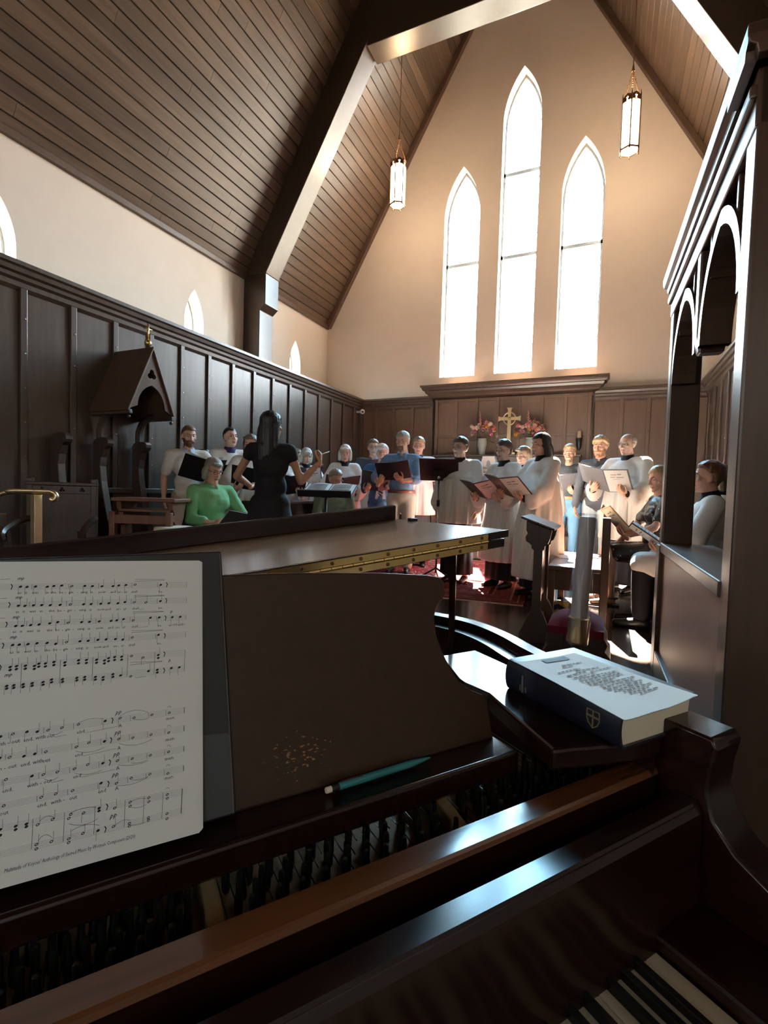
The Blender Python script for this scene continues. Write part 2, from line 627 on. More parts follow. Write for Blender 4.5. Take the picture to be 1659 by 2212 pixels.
# ---- roof bent: posts, rafters and collar beam
BY0, BY1 = 6.516, 6.866
bent = thing('roof_truss', 'heavy dark timber roof truss with collar beam spanning the chancel', 'truss', (XC, BY0, CZ))
hw_ = XC - PL
for sx in (-1, 1):
    X = lambda d: sx * d   # local x from the centre line
    q = G()
    ol = [(X(hw_), 2.80 - CZ), (X(hw_ - 0.335), 2.80 - CZ), (X(hw_ - 0.335), 3.95 - CZ), (X(hw_ - 0.445), 4.04 - CZ), (X(hw_ - 0.445), 4.53 - CZ), (X(hw_), 4.53 - CZ)]
    q.prism(ol, 0, BY1 - BY0, 'y')
    part('post', q, beam_wood, bent, bevel=0.008)
    # rafter: inner edge follows the roof
    kx, kz = hw_ - 2.195, 7.54
    q = G()
    ol = [(X(hw_ - 0.445), 4.53 - CZ), (X(hw_ - 2.195), 7.54 - CZ), (X(0), 7.54 + 2.195 * 1.72 + 0 - CZ - 0.02), (X(0), AP - CZ + 0.0), (X(hw_), EZ - CZ), (X(hw_), 4.53 - CZ)]
    ol = [(X(hw_ - 0.445), 4.53 - CZ), (X(0), 4.53 - CZ + (hw_ - 0.445) * 1.735), (X(0), AP - CZ), (X(hw_), EZ - CZ)]
    q.prism(ol, 0, BY1 - BY0, 'y')
    part('rafter', q, beam_wood, bent, bevel=0.008)
q = G()
cw = hw_ - 2.195 + 0.30
q.prism([(-cw + 0.30, 7.50 - CZ), (cw - 0.30, 7.50 - CZ), (cw - 0.42, 8.15 - CZ), (-cw + 0.42, 8.15 - CZ)], 0.002, BY1 - BY0 - 0.002, 'y')
part('collar_beam', q, beam_wood, bent, bevel=0.008)


# ---- wainscot: one run along a line, panels and battens as pieces
def cornice_prof(d, top):
    """profile in (out, z); out is into the room"""
    return [(-0.02, top), (d, top), (d, top - 0.035), (d - 0.02, top - 0.05), (d - 0.03, top - 0.085), (d - 0.055, top - 0.10), (d - 0.06, top - 0.13), (d - 0.085, top - 0.15), (0.03, top - 0.19), (0.0, top - 0.22), (-0.02, top - 0.22)]


stud_me = mesh_obj('stud', G().lathe([(0.008, 0), (0.007, 0.004), (0.003, 0.006)], 8), steel, smooth=True)
STUD = stud_me.data
bpy.data.objects.remove(stud_me)


def wainscot(name, org, rz, length, first, step, label, studs=True, top=CZ, wood=dark_wood, deep=0.0, z0=0.0, far_end=True):
    """local x runs along the wall, local -y looks into the room"""
    root = structure(name, G().box((0, 0.015, z0), (length, 0.09, top - 0.03)), dark_wood, label)
    root.location = org
    root.rotation_euler = (0, 0, rz)
    xs = [first + k * step for k in range(-40, 80) if 0.02 < first + k * step < length - 0.02]
    ed = [0.0] + xs + [length]
    for a, b in zip(ed[:-1], ed[1:]):
        if b - a > 0.08:
            part('panel', G().box((a + 0.004, 0.0, z0 + 0.16), (b - 0.004, 0.016, top - 0.19)), wood, root, bevel=0.003)
    for x in xs:
        bt = part('batten', G().box((x - 0.030, -0.028, z0 + 0.16), (x + 0.030, 0.0, top - 0.19)), wood, root, bevel=0.006)
        if studs:
            for k in range(9):
                z = z0 + 0.35 + k * 0.30
                part('stud', STUD, None, bt, Matrix.Translation((x + 0.008, -0.028, z)) @ RX(pi / 2))
    prof = [(-o_, z) for o_, z in cornice_prof(0.12, top)]
    part('cornice', G().prism(prof, 0, length, 'x'), dark_wood, root, smooth=30)
    part('baseboard', G().box((0, -0.02, z0), (length, 0.016, z0 + 0.17)), wood, root, bevel=0.008)
    if deep:
        part('ledge', G().box((0, 0.0, top - 0.06), (length, deep, top - 0.004)), dark_wood, root)
    return root


# left run: wall line goes along +y; local x -> world +y, local -y -> world +x
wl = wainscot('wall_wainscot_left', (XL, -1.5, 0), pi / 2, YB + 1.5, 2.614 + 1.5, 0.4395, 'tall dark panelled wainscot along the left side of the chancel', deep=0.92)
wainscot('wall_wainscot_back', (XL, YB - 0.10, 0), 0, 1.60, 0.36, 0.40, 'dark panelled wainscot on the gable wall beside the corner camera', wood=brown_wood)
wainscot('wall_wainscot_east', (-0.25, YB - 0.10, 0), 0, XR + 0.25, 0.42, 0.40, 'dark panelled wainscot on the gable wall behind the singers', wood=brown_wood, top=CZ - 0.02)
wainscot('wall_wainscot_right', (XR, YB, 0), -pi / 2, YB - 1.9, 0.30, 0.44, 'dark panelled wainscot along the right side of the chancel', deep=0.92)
structure('trim_corner', G().box((XL - 0.02, YB - 0.17, 0.0), (XL + 0.07, YB - 0.09, CZ - 0.16)), dark_wood, 'dark corner post of the wainscot', bevel=0.006)

# ---- reredos
rd = thing('reredos', 'brown oak reredos of square panels with moulded cornice under the windows', 'reredos', (XC, YB - 0.10, 0))
RW, RT = 1.40, 3.06
part('back', G().box((-RW, -0.10, 0), (RW, 0.0, RT - 0.10)), dark_wood, rd)
cols = 7
sw = 2 * (RW - 0.045) / cols
rows_ = [0.35, 1.27, 2.11, 2.78]
for j in range(3):
    for i in range(cols):
        a = -RW + 0.045 + i * sw
        part('panel', G().box((a + 0.028, -0.112, rows_[j] + 0.028), (a + sw - 0.028, -0.10, rows_[j + 1] - 0.028)), brown_wood, rd, bevel=0.003)
for i in range(cols + 1):
    x = -RW + 0.045 + i * sw
    part('stile', G().box((x - 0.028, -0.135, 0), (x + 0.028, -0.10, rows_[3] + 0.03)), brown_wood, rd, bevel=0.005)
for z in rows_:
    part('rail', G().box((-RW, -0.128, z - 0.028), (RW, -0.10, z + 0.028)), brown_wood, rd, bevel=0.005)
pf = [(0.0, RT), (-0.34, RT), (-0.34, RT - 0.03), (-0.32, RT - 0.045), (-0.30, RT - 0.09), (-0.27, RT - 0.10), (-0.255, RT - 0.14), (-0.22, RT - 0.16), (-0.19, RT - 0.21), (-0.13, RT - 0.24), (0.0, RT - 0.24)]
g = G()
rings = []
for o_, z in pf:
    e = max(0.0, -o_ - 0.10)
    rings.append([(-RW - e, 0, z), (-RW - e, o_ - 0.0, z), (RW + e, o_ - 0.0, z), (RW + e, 0, z)])
g.grid(rings)
g.add(rings[0], [(0, 1, 2, 3)])
g.add(rings[-1], [(0, 1, 2, 3)])
part('cornice', g, dark_wood, rd, smooth=30)
# ------------------------------------------------------------------ grand piano, in its own axes (u along the keys, v to the tail)
PTH = radians(54)
PV0 = 1.0
piano_c = RZ(PTH) @ Vector((0, PV0, 0))
case_wood = grain('piano_case', (0.010, 0.0034, 0.0022), (0.021, 0.007, 0.004), (3, 40, 40), 0.19, 0.02, rvar=0.04)
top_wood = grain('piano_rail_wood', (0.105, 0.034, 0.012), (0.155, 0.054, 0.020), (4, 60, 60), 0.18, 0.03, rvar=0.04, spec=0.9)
flap_wood = grain('piano_lid_inside', (0.20, 0.10, 0.055), (0.29, 0.15, 0.085), (3, 45, 45), 0.17, 0.04, coat=0.3, rvar=0.05)
plate_mat = grain('iron_plate', (0.26, 0.17, 0.08), (0.36, 0.24, 0.12), (60, 60, 60), 0.5, 0.1)
felt_mat = mat('felt', (0.16, 0.13, 0.10), 0.95, 0.1)
ivory = mat('ivory', (0.72, 0.60, 0.42), 0.3, 0.5)
ebony = mat('ebony', (0.008, 0.007, 0.007), 0.25)
pin_mat = mat('pin_steel', (0.06, 0.055, 0.05), 0.3, metal=0.9)

# music desk wood with a patch of worn varnish
desk_wood = grain('music_desk_wood', (0.038, 0.016, 0.007), (0.054, 0.024, 0.011), (40, 6, 40), 0.38, 0.05, rvar=0.05, spec=0.35)
_t = desk_wood.node_tree
_b = _t.nodes['Principled BSDF']
_src = _b.inputs['Base Color'].links[0].from_socket
_tc = nd(desk_wood, 'ShaderNodeTexCoord')
_mp = nd(desk_wood, 'ShaderNodeMapping')
_mp.inputs['Location'].default_value = (-0.222, 0, -0.045)
_vs = nd(desk_wood, 'ShaderNodeVectorMath', operation='MULTIPLY')
_vs.inputs[1].default_value = (1 / 0.085, 0, 1 / 0.05)
_ln = nd(desk_wood, 'ShaderNodeVectorMath', operation='LENGTH')
_nz = nd(desk_wood, 'ShaderNodeTexNoise')
_nz.inputs['Scale'].default_value = 1
_nz.inputs['Detail'].default_value = 3
_m2 = nd(desk_wood, 'ShaderNodeMapping')
_m2.inputs['Scale'].default_value = (130, 1, 260)
_s1 = nd(desk_wood, 'ShaderNodeMath', operation='MULTIPLY_ADD')
_s1.inputs[1].default_value, _s1.inputs[2].default_value = -0.22, 0.0
_s2 = nd(desk_wood, 'ShaderNodeMath', operation='ADD')
_rm = nd(desk_wood, 'ShaderNodeMapRange')
_rm.inputs[1].default_value, _rm.inputs[2].default_value = 0.535, 0.575
_mx = nd(desk_wood, 'ShaderNodeMix', data_type='RGBA')
_mx.inputs[7].default_value = (0.36, 0.17, 0.07, 1)
_t.links.new(_tc.outputs['Object'], _mp.inputs[0])
_t.links.new(_mp.outputs[0], _vs.inputs[0])
_t.links.new(_vs.outputs[0], _ln.inputs[0])
_t.links.new(_ln.outputs['Value'], _s1.inputs[0])
_t.links.new(_tc.outputs['Object'], _m2.inputs[0])
_t.links.new(_m2.outputs[0], _nz.inputs['Vector'])
_t.links.new(_nz.outputs[0], _s2.inputs[0])
_t.links.new(_s1.outputs[0], _s2.inputs[1])
_t.links.new(_s2.outputs[0], _rm.inputs[0])
_t.links.new(_rm.outputs[0], _mx.inputs[0])
_t.links.new(_src, _mx.inputs[6])
_t.links.new(_mx.outputs[2], _b.inputs['Base Color'])

piano = thing('grand_piano', 'dark mahogany grand piano with its lid part open and front flap folded back', 'piano', (piano_c.x, piano_c.y, LF), PTH)
SHIFT = Matrix.Translation((0, -PV0, -LF))


def pp(name, g, m, parent=None, **kw):
    """part given in (u, v, z) of the keyboard frame"""
    return part(name, g, m, parent or piano, mx=None if parent else SHIFT, **kw)


def frame_uvz():
    return Matrix.Translation((0, 0, 0)) @ RZ(PTH)


RIM = [(0.805, 0.42), (0.81, 0.60), (0.825, 0.74), (0.847, 0.84), (0.855, 0.92), (0.850, 0.99), (0.822, 1.07), (0.765, 1.16), (0.68, 1.26), (0.57, 1.38), (0.46, 1.50), (0.36, 1.62), (0.27, 1.76), (0.19, 1.90), (0.08, 2.02), (-0.08, 2.10), (-0.26, 2.13), (-0.45, 2.11), (-0.61, 2.04), (-0.71, 1.92), (-0.755, 1.75), (-0.765, 1.4), (-0.765, 0.9), (-0.765, 0.42)]


def smooth_path(p, n=4):
    out = []
    for i in range(len(p) - 1):
        p0, p1, p2, p3 = Vector(p[max(i - 1, 0)]), Vector(p[i]), Vector(p[i + 1]), Vector(p[min(i + 2, len(p) - 1)])
        for k in range(n):
            t = k / n
            out.append(tuple(0.5 * ((2 * p1) + (p2 - p0) * t + (2 * p0 - 5 * p1 + 4 * p2 - p3) * t * t + (3 * p1 - p0 - 3 * p2 + p3) * t ** 3)))
    out.append(tuple(p[-1]))
    return out


def offset_path(p, d):
    out = []
    for i in range(len(p)):
        a, b = Vector(p[max(i - 1, 0)]), Vector(p[min(i + 1, len(p) - 1)])
        t = (b - a).normalized()
        out.append((p[i][0] - t.y * d, p[i][1] + t.x * d))
    return out


rim_o = smooth_path(RIM)
rim_m = offset_path(rim_o, 0.040)
rim_n = offset_path(rim_o, 0.047)
rim_i = offset_path(rim_o, 0.080)
RZT = 0.70


def band(outer_, inner_, z0, z1):
    g = G()
    rows = [[(p[0], p[1], z0) for p in outer_], [(p[0], p[1], z1 - 0.006) for p in outer_]]
    o2 = [((p[0] * 0.9 + q[0] * 0.1), (p[1] * 0.9 + q[1] * 0.1)) for p, q in zip(outer_, inner_)]
    i2 = [((p[0] * 0.1 + q[0] * 0.9), (p[1] * 0.1 + q[1] * 0.9)) for p, q in zip(outer_, inner_)]
    rows += [[(p[0], p[1], z1) for p in o2], [(p[0], p[1], z1) for p in i2], [(p[0], p[1], z1 - 0.006) for p in inner_], [(p[0], p[1], z0) for p in inner_], [(p[0], p[1], z0) for p in outer_]]
    g.grid(rows)
    return g


pp('rim', band(rim_o, rim_m, 0.39, RZT), case_wood, smooth=35)
pp('inner_rim', band(rim_n, rim_i, 0.39, RZT - 0.018), case_wood, smooth=35)
g = G()
g.add([(p[0], p[1], 0.50) for p in rim_m], [tuple(range(len(rim_m)))])
pp('soundboard', g, plate_mat)
g = G()
g.add([(p[0], p[1], 0.40) for p in rim_m], [tuple(range(len(rim_m)))])
pp('bottom_board', g, case_wood)
for s, a, b in (('treble', 0.742, 0.812), ('bass', -0.77, -0.70)):
    g = G()
    prof = [(0.46, RZT), (0.352, RZT), (0.345, RZT - 0.012), (0.352, 0.655), (0.355, 0.62), (0.345, 0.585), (0.315, 0.555), (0.26, 0.53), (0.19, 0.515), (0.12, 0.505), (0.105, 0.49), (0.105, 0.36), (0.46, 0.36)]
    g.prism(prof, a, b, 'x')
    pp('arm', g, case_wood, smooth=35, bevel=0.004)
    g = G().box((0.633 if s == 'treble' else -0.70, 0.115, 0.40), (0.742 if s == 'treble' else -0.601, 0.36, 0.462))
    pp('key_block', g, case_wood, bevel=0.006)
pp('keybed', G().box((-0.72, 0.10, 0.355), (0.76, 0.62, 0.405)), case_wood, bevel=0.006)
pp('key_slip', G().box((-0.70, 0.098, 0.405), (0.742, 0.118, 0.432)), case_wood, bevel=0.004)
# keys
KW = 0.0235
wk = mesh_obj('white_key', G().box((0.0004, 0.197, 0.412), (KW - 0.0006, 0.36, 0.440)), ivory, bevel=0.0015)
bk = mesh_obj('black_key', G().prism([(-0.0057, 0.430), (0.0057, 0.430), (0.0045, 0.452), (-0.0045, 0.452)], 0.247, 0.36, 'y'), ebony, bevel=0.001)
for o_ in (wk, bk):
    o_.parent = piano
for i in range(52):
    u1 = 0.6305 - i * KW
    o_ = wk if i == 0 else wk.copy()
    if i:
        COL.objects.link(o_)
    o_.matrix_local = SHIFT @ T(u1 - KW, 0, 0)
    if i % 7 in (1, 2, 3, 5, 6) and i < 51:
        c = bk.copy()
        COL.objects.link(c)
        c.parent = piano
        c.matrix_local = SHIFT @ T(u1 - KW + {1: 0.003, 2: 0, 3: -0.003, 5: 0.002, 6: -0.002}[i % 7], 0, 0)
bpy.data.objects.remove(bk)
# fallboard standing open behind the keys
fb = [(0.350, 0.446), (0.353, 0.452), (0.357, 0.53), (0.3575, 0.590), (0.3635, 0.600), (0.396, 0.5975), (0.399, 0.59), (0.399, 0.43), (0.35, 0.43)]
pp('fallboard', G().prism(fb, -0.60, 0.74, 'x'), case_wood, smooth=30, bevel=0.002)
pp('fallboard_top', G().prism([(0.3635, 0.5995), (0.3655, 0.6035), (0.394, 0.6015), (0.3965, 0.597)], -0.60, 0.74, 'x'), case_wood)
pp('stretcher', G().box((-0.70, 0.4255, 0.44), (0.742, 0.4665, 0.6115)), case_wood)
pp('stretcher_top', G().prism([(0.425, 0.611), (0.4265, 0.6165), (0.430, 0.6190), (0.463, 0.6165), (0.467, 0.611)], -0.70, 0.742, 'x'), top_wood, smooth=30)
# plate, struts, tuning pins
pp('plate', G().box((-0.68, 0.468, 0.540), (0.73, 0.86, 0.560)), plate_mat, bevel=0.004)
pp('pin_block_felt', G().box((-0.68, 0.469, 0.560), (0.73, 0.476, 0.575)), felt_mat)
for u in (-0.42, -0.16, 0.10, 0.425):
    pp('plate_strut', G().prism([(0.470, 0.560), (0.470, 0.572), (0.56, 0.592), (1.3, 0.592), (1.3, 0.560)], u - 0.009, u + 0.009, 'x'), plate_mat, bevel=0.003)
g = G()
g.lathe([(0.0036, 0), (0.0050, 0.004), (0.0050, 0.022), (0.0036, 0.024), (0.0036, 0.044), (0.003, 0.048), (0.001, 0.0495)], 8)
pin0 = mesh_obj('tuning_pin', g, pin_mat, smooth=40)
PIN = pin0.data
bpy.data.objects.remove(pin0)
k = 0
for r_ in range(5):
    v = 0.490 + r_ * 0.0185
    n = 52
    for i in range(n):
        u = -0.66 + (i + (0.37 * r_) % 1) * 0.0265
        if min(abs(u - s_) for s_ in (-0.42, -0.16, 0.10, 0.425)) < 0.020 or u > 0.71:
            continue
        part('tuning_pin', PIN, None, piano, SHIFT @ T(u + R.uniform(-.001, .001), v, 0.560) @ RX(R.uniform(-.06, .06)) @ RY(R.uniform(-.05, .05)))
g = G()
for i in range(110):
    u = -0.65 + i * 0.0125
    g.box((u - 0.0006, 0.49 + (i % 4) * 0.021, 0.5725), (u + 0.0006, min(1.0 + (0.72 - u) * 0.75, 1.9), 0.574))
st = pp('strings', g, steel)
st['kind'] = 'stuff'
# music shelf and desk
pp('music_shelf', G().prism([(0.525, 0.612), (0.521, 0.618), (0.521, 0.645), (0.526, 0.649), (0.533, 0.645), (0.64, 0.645), (0.64, 0.612)], -0.54, 0.543, 'x'), case_wood, smooth=30, bevel=0.002)
DT = radians(20)
DESK = Matrix.Translation((0, 0.574, 0.645)) @ RX(-DT)      # local x = u, z up the slope, y = through the panel
half = [(0.0, 0.264), (0.12, 0.263), (0.22, 0.260), (0.34, 0.253), (0.42, 0.245), (0.445, 0.240), (0.452, 0.232), (0.451, 0.215), (0.444, 0.206), (0.430, 0.196), (0.423, 0.180), (0.422, 0.155), (0.427, 0.132), (0.436, 0.108), (0.448, 0.086), (0.468, 0.070), (0.488, 0.060), (0.492, 0.050), (0.492, 0.0)]
half = [(x * 1.0986, z * 1.0986) for x, z in half]
ol = half + [(-x, z) for x, z in reversed(half[1:])]
o_ = part('music_desk', G().prism(ol, 0.0, 0.013, 'y'), desk_wood, piano, bevel=0.003)
o_.matrix_local = SHIFT @ DESK
# the side boards that carry the desk runners
BZ = 0.675
for sx in (1, -1):
    pl = [(0.551, 0.465), (0.585, 0.456), (0.629, 0.441), (0.677, 0.426), (0.71, 0.421), (0.741, 0.420), (0.741, 0.86), (0.64, 0.86), (0.593, 0.736), (0.590, 0.715), (0.599, 0.656)]
    if sx < 0:
        pl = [(-x + 0.02, y) for x, y in reversed(pl)]
    pp('side_board', G().prism(pl, BZ - 0.032, BZ, 'z'), case_wood, bevel=0.005)
    a, b = (0.66, 0.741) if sx > 0 else (-0.70, -0.64)
    pp('board_support', G().box((a, 0.54, 0.56), (b, 0.84, BZ - 0.032)), case_wood, bevel=0.004)
# lid: tilted plane z(u)
LZ = lambda u: 0.8282 + 0.1106 * u


def tilt_plate(poly, off0, off1):
    g = G()
    n = len(poly)
    vs = [(u, v, LZ(u) + off0) for u, v in poly] + [(u, v, LZ(u) + off1) for u, v in poly]
    g.add(vs, [tuple(range(n - 1, -1, -1)), tuple(range(n, 2 * n))] + [(i, (i + 1) % n, n + (i + 1) % n, n + i) for i in range(n)])
    return g


tail = [(p[0] + (0.03 if p[0] > 0 else -0.02), p[1] + 0.03) for p in rim_o if p[1] > 0.98]
LV = 0.92
poly = [(-0.785, LV), (0.875, LV)] + tail + [(-0.785, 1.7)]
pp('lid', tilt_plate(poly, -0.021, -0.001), case_wood, bevel=0.006)
pp('lid_flap', tilt_plate([(-0.785, LV), (0.880, LV), (0.882, 1.02), (0.865, 1.12), (0.850, 1.40), (-0.785, 1.40)], 0.001, 0.021), flap_wood, bevel=0.004)
pp('flap_edge', tilt_plate([(-0.785, LV - 0.004), (0.884, LV - 0.004), (0.884, LV), (-0.785, LV)], 0.003, 0.0205), case_wood)
g = G()
g.add([(-0.70, 1.388, LZ(-0.70) + 0.02), (0.833, 1.388, LZ(0.833) + 0.02), (0.833, 1.388, LZ(0.833) + 0.070), (-0.70, 1.388, LZ(-0.70) + 0.078),
       (-0.70, 1.412, LZ(-0.70) + 0.02), (0.833, 1.412, LZ(0.833) + 0.02), (0.833, 1.412, LZ(0.833) + 0.070), (-0.70, 1.412, LZ(-0.70) + 0.078)],
      [(0, 1, 2, 3), (7, 6, 5, 4), (0, 4, 5, 1), (1, 5, 6, 2), (2, 6, 7, 3), (3, 7, 4, 0)])
pp('flap_lip', g, case_wood, bevel=0.004)
g = G().box((0.838, 1.30, LZ(0.845) + 0.020), (0.862, 1.325, LZ(0.845) + 0.030))
pp('lid_bumper', g, black_plastic, bevel=0.002)
# piano hinge along the fold
hg = None
for nm, z0, z1 in (('hinge_leaf', 0.004, 0.0185), ('hinge_leaf', -0.0185, -0.004)):
    g = G()
    ua, ub = -0.66, 0.815
    g.add([(ua, LV - 0.0065, LZ(ua) + z0), (ub, LV - 0.0065, LZ(ub) + z0), (ub, LV - 0.0065, LZ(ub) + z1), (ua, LV - 0.0065, LZ(ua) + z1),
           (ua, LV, LZ(ua) + z0), (ub, LV, LZ(ub) + z0), (ub, LV, LZ(ub) + z1), (ua, LV, LZ(ua) + z1)],
          [(0, 1, 2, 3), (7, 6, 5, 4), (0, 4, 5, 1), (1, 5, 6, 2), (2, 6, 7, 3), (3, 7, 4, 0)])
    hg = pp(nm, g, brass)
    for k in range(22):
        u = 0.795 - k * 0.066
        q = G().lathe([(0.0042, 0), (0.0042, 0.0015), (0.002, 0.002)], 8, mx=T(u, LV - 0.0065, LZ(u) + (z0 + z1) / 2) @ RX(pi / 2))
        part('screw', q, bronze, hg)
g = G()
for k in range(60):
    ua = -0.66 + k * 0.0246
    ub = ua + 0.0232
    g.tube([(ua, LV - 0.007, LZ(ua)), (ub, LV - 0.007, LZ(ub))], 0.0036, 6)
pp('hinge_knuckles', g, brass)
# lid prop
g = G()
b0, b1 = Vector((0.770, 0.985, 0.60)), Vector((0.765, 0.985, LZ(0.765) - 0.021))
g.tube([b0, b1], 0.011, 4)
pp('lid_prop', g, case_wood)
g = G().box((0.745, 0.965, 0.575), (0.795, 1.005, 0.605))
pp('prop_base', g, brass)
for u, v in ((0.62, 0.55), (-0.58, 0.55), (-0.33, 1.85)):
    g = G().lathe([(0.035, 0.03), (0.045, 0.08), (0.03, 0.12), (0.04, 0.2), (0.065, 0.42), (0.07, 0.5), (0.085, 0.55), (0.085, 0.655)], 14, mx=T(u, v, LF))
    g.ball((u, v, LF + 0.022), 0.022, 10, 6)
    pp('leg', g, case_wood, smooth=35)

# ------------------------------------------------------------------ things lying on the piano
PW = Matrix.Translation((0, 0, 0)) @ RZ(PTH)       # (u, v, z) -> world


def on_piano(m):
    return PW @ m


navy = mat('navy_cover', (0.010, 0.011, 0.022), 0.38)
gilt = mat('gilt', (0.75, 0.58, 0.32), 0.35, metal=0.9)
teal_print = mat('teal_print', (0.16, 0.22, 0.24), 0.7)
teal = mat('teal_plastic', (0.03, 0.21, 0.22), 0.3)
rubber = mat('rubber', (0.80, 0.66, 0.52), 0.7)

book = thing('hymnal', 'thick navy hymnal with gilt shield on its spine lying on the piano', 'book', mx=on_piano(T(0.634, 0.420, BZ) @ RZ(radians(-2)) @ Matrix.Scale(1.075, 4)))
g = G()
BW, BL, BT = 0.165, 0.222, 0.052
# cover wraps the spine (local x = 0)
sp = [(0.010 - 0.010 * sin(t), BT / 2 - (BT / 2) * cos(t)) for t in [pi * i / 10 for i in range(11)]]
oc = [(BW, 0.0)] + [(x, z) for x, z in sp] + [(BW, BT)]
ic = [(BW, BT - 0.0032)] + [(x + 0.0035, min(max(z, 0.0032), BT - 0.0032)) for x, z in reversed(sp)] + [(BW, 0.0032)]
g.prism(oc + ic, 0, BL, 'y')
part('cover', g, navy, book, smooth=40)
pg = [(BW - 0.004, 0.0035), (0.013, 0.0035), (0.0075, BT / 2), (0.013, BT - 0.0035), (BW - 0.004, BT - 0.0035), (BW - 0.008, BT / 2)]
part('page_block', G().prism(pg, 0.004, BL - 0.004, 'y'), paper_old, book)
# gilt shield near the front end of the spine: outline and cross
sh = [(-0.011, 0.012), (0.011, 0.012), (0.011, -0.001), (0.008, -0.008), (0.0, -0.014), (-0.008, -0.008), (-0.011, -0.001)]
g = G()
bar(g, list(reversed(sh)), 0.0014, lambda p, d: (p[0], d, p[1]), -0.0006, 0.0006)
g.box((-0.0012, -0.0006, -0.012), (0.0012, 0.0006, 0.011))
g.box((-0.0095, -0.0006, 0.0015), (0.0095, 0.0006, 0.0040))
SPX = min(x for x, z in sp)
em = part('shield_emblem', g, gilt, book, T(SPX - 0.0004, 0.042, BT / 2) @ RZ(-pi / 2))
g = G()
g.box((-0.004, -0.0006, -0.016), (0.0, 0.0006, 0.012))
for k in range(3):
    g.box((-0.008 + 0.006 * k, -0.0006, -0.014), (-0.005 + 0.006 * k, 0.0006, -0.005))
part('spine_mark', g, mat('dull_gilt', (0.10, 0.09, 0.09), 0.5), book, T(SPX - 0.0004, 0.178, BT / 2) @ RZ(-pi / 2))

# curled leaflet on the hymnal
lf = thing('leaflet', 'curled white order-of-service leaflet lying on the navy hymnal', 'leaflet', mx=on_piano(T(0.606, 0.414, BZ + BT * 1.075) @ RZ(radians(-3)) @ Matrix.Scale(1.075, 4)))
LW, LL = 0.150, 0.215


def leaf_z(a, b, k=0):
    """height of the curled sheet over the cover, a across, b along"""
    return 0.0015 + 0.0011 * k + 0.013 * (max(0, 0.28 - a) / 0.28) ** 2 * (0.3 + b) * 0.6 + 0.006 * a * (1 - b) + 0.004 * sin(a * 5 + b * 3) ** 2 * 0.3 + 0.012 * max(0, a - 0.55) ** 2 * (1.2 - b)


for k in range(3):
    g = G()
    NA, NB = 14, 14
    rows = []
    for i in range(NA + 1):
        rows.append([(0.0 + LW * i / NA + 0.0015 * k, LL * j / NB + 0.001 * k - 0.018, leaf_z(i / NA, j / NB, 2 - k)) for j in range(NB + 1)])
    g.grid(rows)
    part('page', g, paper, lf, smooth=True)
g = G()


def strip(g, a0, b0, a1, b1, mi=0, lift=0.0012):
    """flat printed bar on the leaflet between page fractions"""
    n = 6
    rows = []
    for i in range(n + 1):
        a = a0 + (a1 - a0) * i / n
        rows.append([(LW * a, LL * b - 0.018, leaf_z(a, b, 2) + lift) for b in (b0, b1)])
    g.grid(rows, mi)


q = G()
strip(q, 0.42, 0.90, 0.78, 0.97)
part('header_band', q, teal_print, lf)
q = G()
for (a0, a1, b) in [(0.50, 0.80, 0.80), (0.46, 0.62, 0.765), (0.30, 0.62, 0.70), (0.50, 0.85, 0.665), (0.32, 0.60, 0.63), (0.64, 0.95, 0.62), (0.34, 0.66, 0.585), (0.36, 0.92, 0.55), (0.34, 0.90, 0.515), (0.36, 0.88, 0.48), (0.34, 0.70, 0.445), (0.42, 0.92, 0.41), (0.40, 0.86, 0.375), (0.40, 0.90, 0.34), (0.44, 0.84, 0.305), (0.50, 0.92, 0.27), (0.52, 0.80, 0.235), (0.6, 0.86, 0.2)]:
    x = a0
    while x < a1:
        l = R.uniform(0.03, 0.075)
        strip(q, x, b, min(x + l, a1), b + 0.014)
        x += l + 0.016
part('print', q, ink_soft, lf)

# pencil on the music shelf
pc = thing('mechanical_pencil', 'teal mechanical pencil with white eraser on the music shelf', 'pencil', mx=on_piano(T(0.247, 0.5585, 0.6508) @ RZ(radians(1.5))))
part('barrel', G().lathe([(0.0042, 0.014), (0.0049, 0.016), (0.0049, 0.122), (0.0046, 0.131), (0.0030, 0.147), (0.0012, 0.161)], 14, mx=RY(pi / 2)), teal, pc, smooth=40)
part('collar', G().lathe([(0.0044, 0.004), (0.0046, 0.005), (0.0046, 0.014), (0.0042, 0.015)], 14, mx=RY(pi / 2)), black_plastic, pc, smooth=40)
part('eraser', G().lathe([(0.0032, -0.004), (0.0040, -0.0028), (0.0040, 0.005)], 14, mx=RY(pi / 2)), rubber, pc, smooth=40)
part('clip', G().box((0.016, -0.0012, 0.0044), (0.048, 0.0012, 0.0060)), steel, pc)

# black ring folder and the sheet music leaning on the desk
FD = PW @ DESK
fo = thing('music_folder', 'open black music folder with grey pocket leaning on the piano desk', 'folder', mx=FD)
part('cover', G().box((-0.22, -0.006, 0.0005), (0.1335, -0.0015, 0.320)), black_cover, fo, bevel=0.004)
grey_film = mat('grey_pocket', (0.055, 0.055, 0.060), 0.45)
part('pocket', G().add([(-0.21, -0.0068, 0.003), (0.1305, -0.0068, 0.003), (0.1305, -0.0068, 0.091), (0.066, -0.0068, 0.098), (-0.21, -0.0068, 0.098)], [(0, 1, 2, 3, 4)]), grey_film, fo)
part('pocket_seam', G().box((0.1300, -0.0075, 0.003), (0.1312, -0.0062, 0.316)), mat('seam', (0.10, 0.09, 0.08), 0.5), fo)
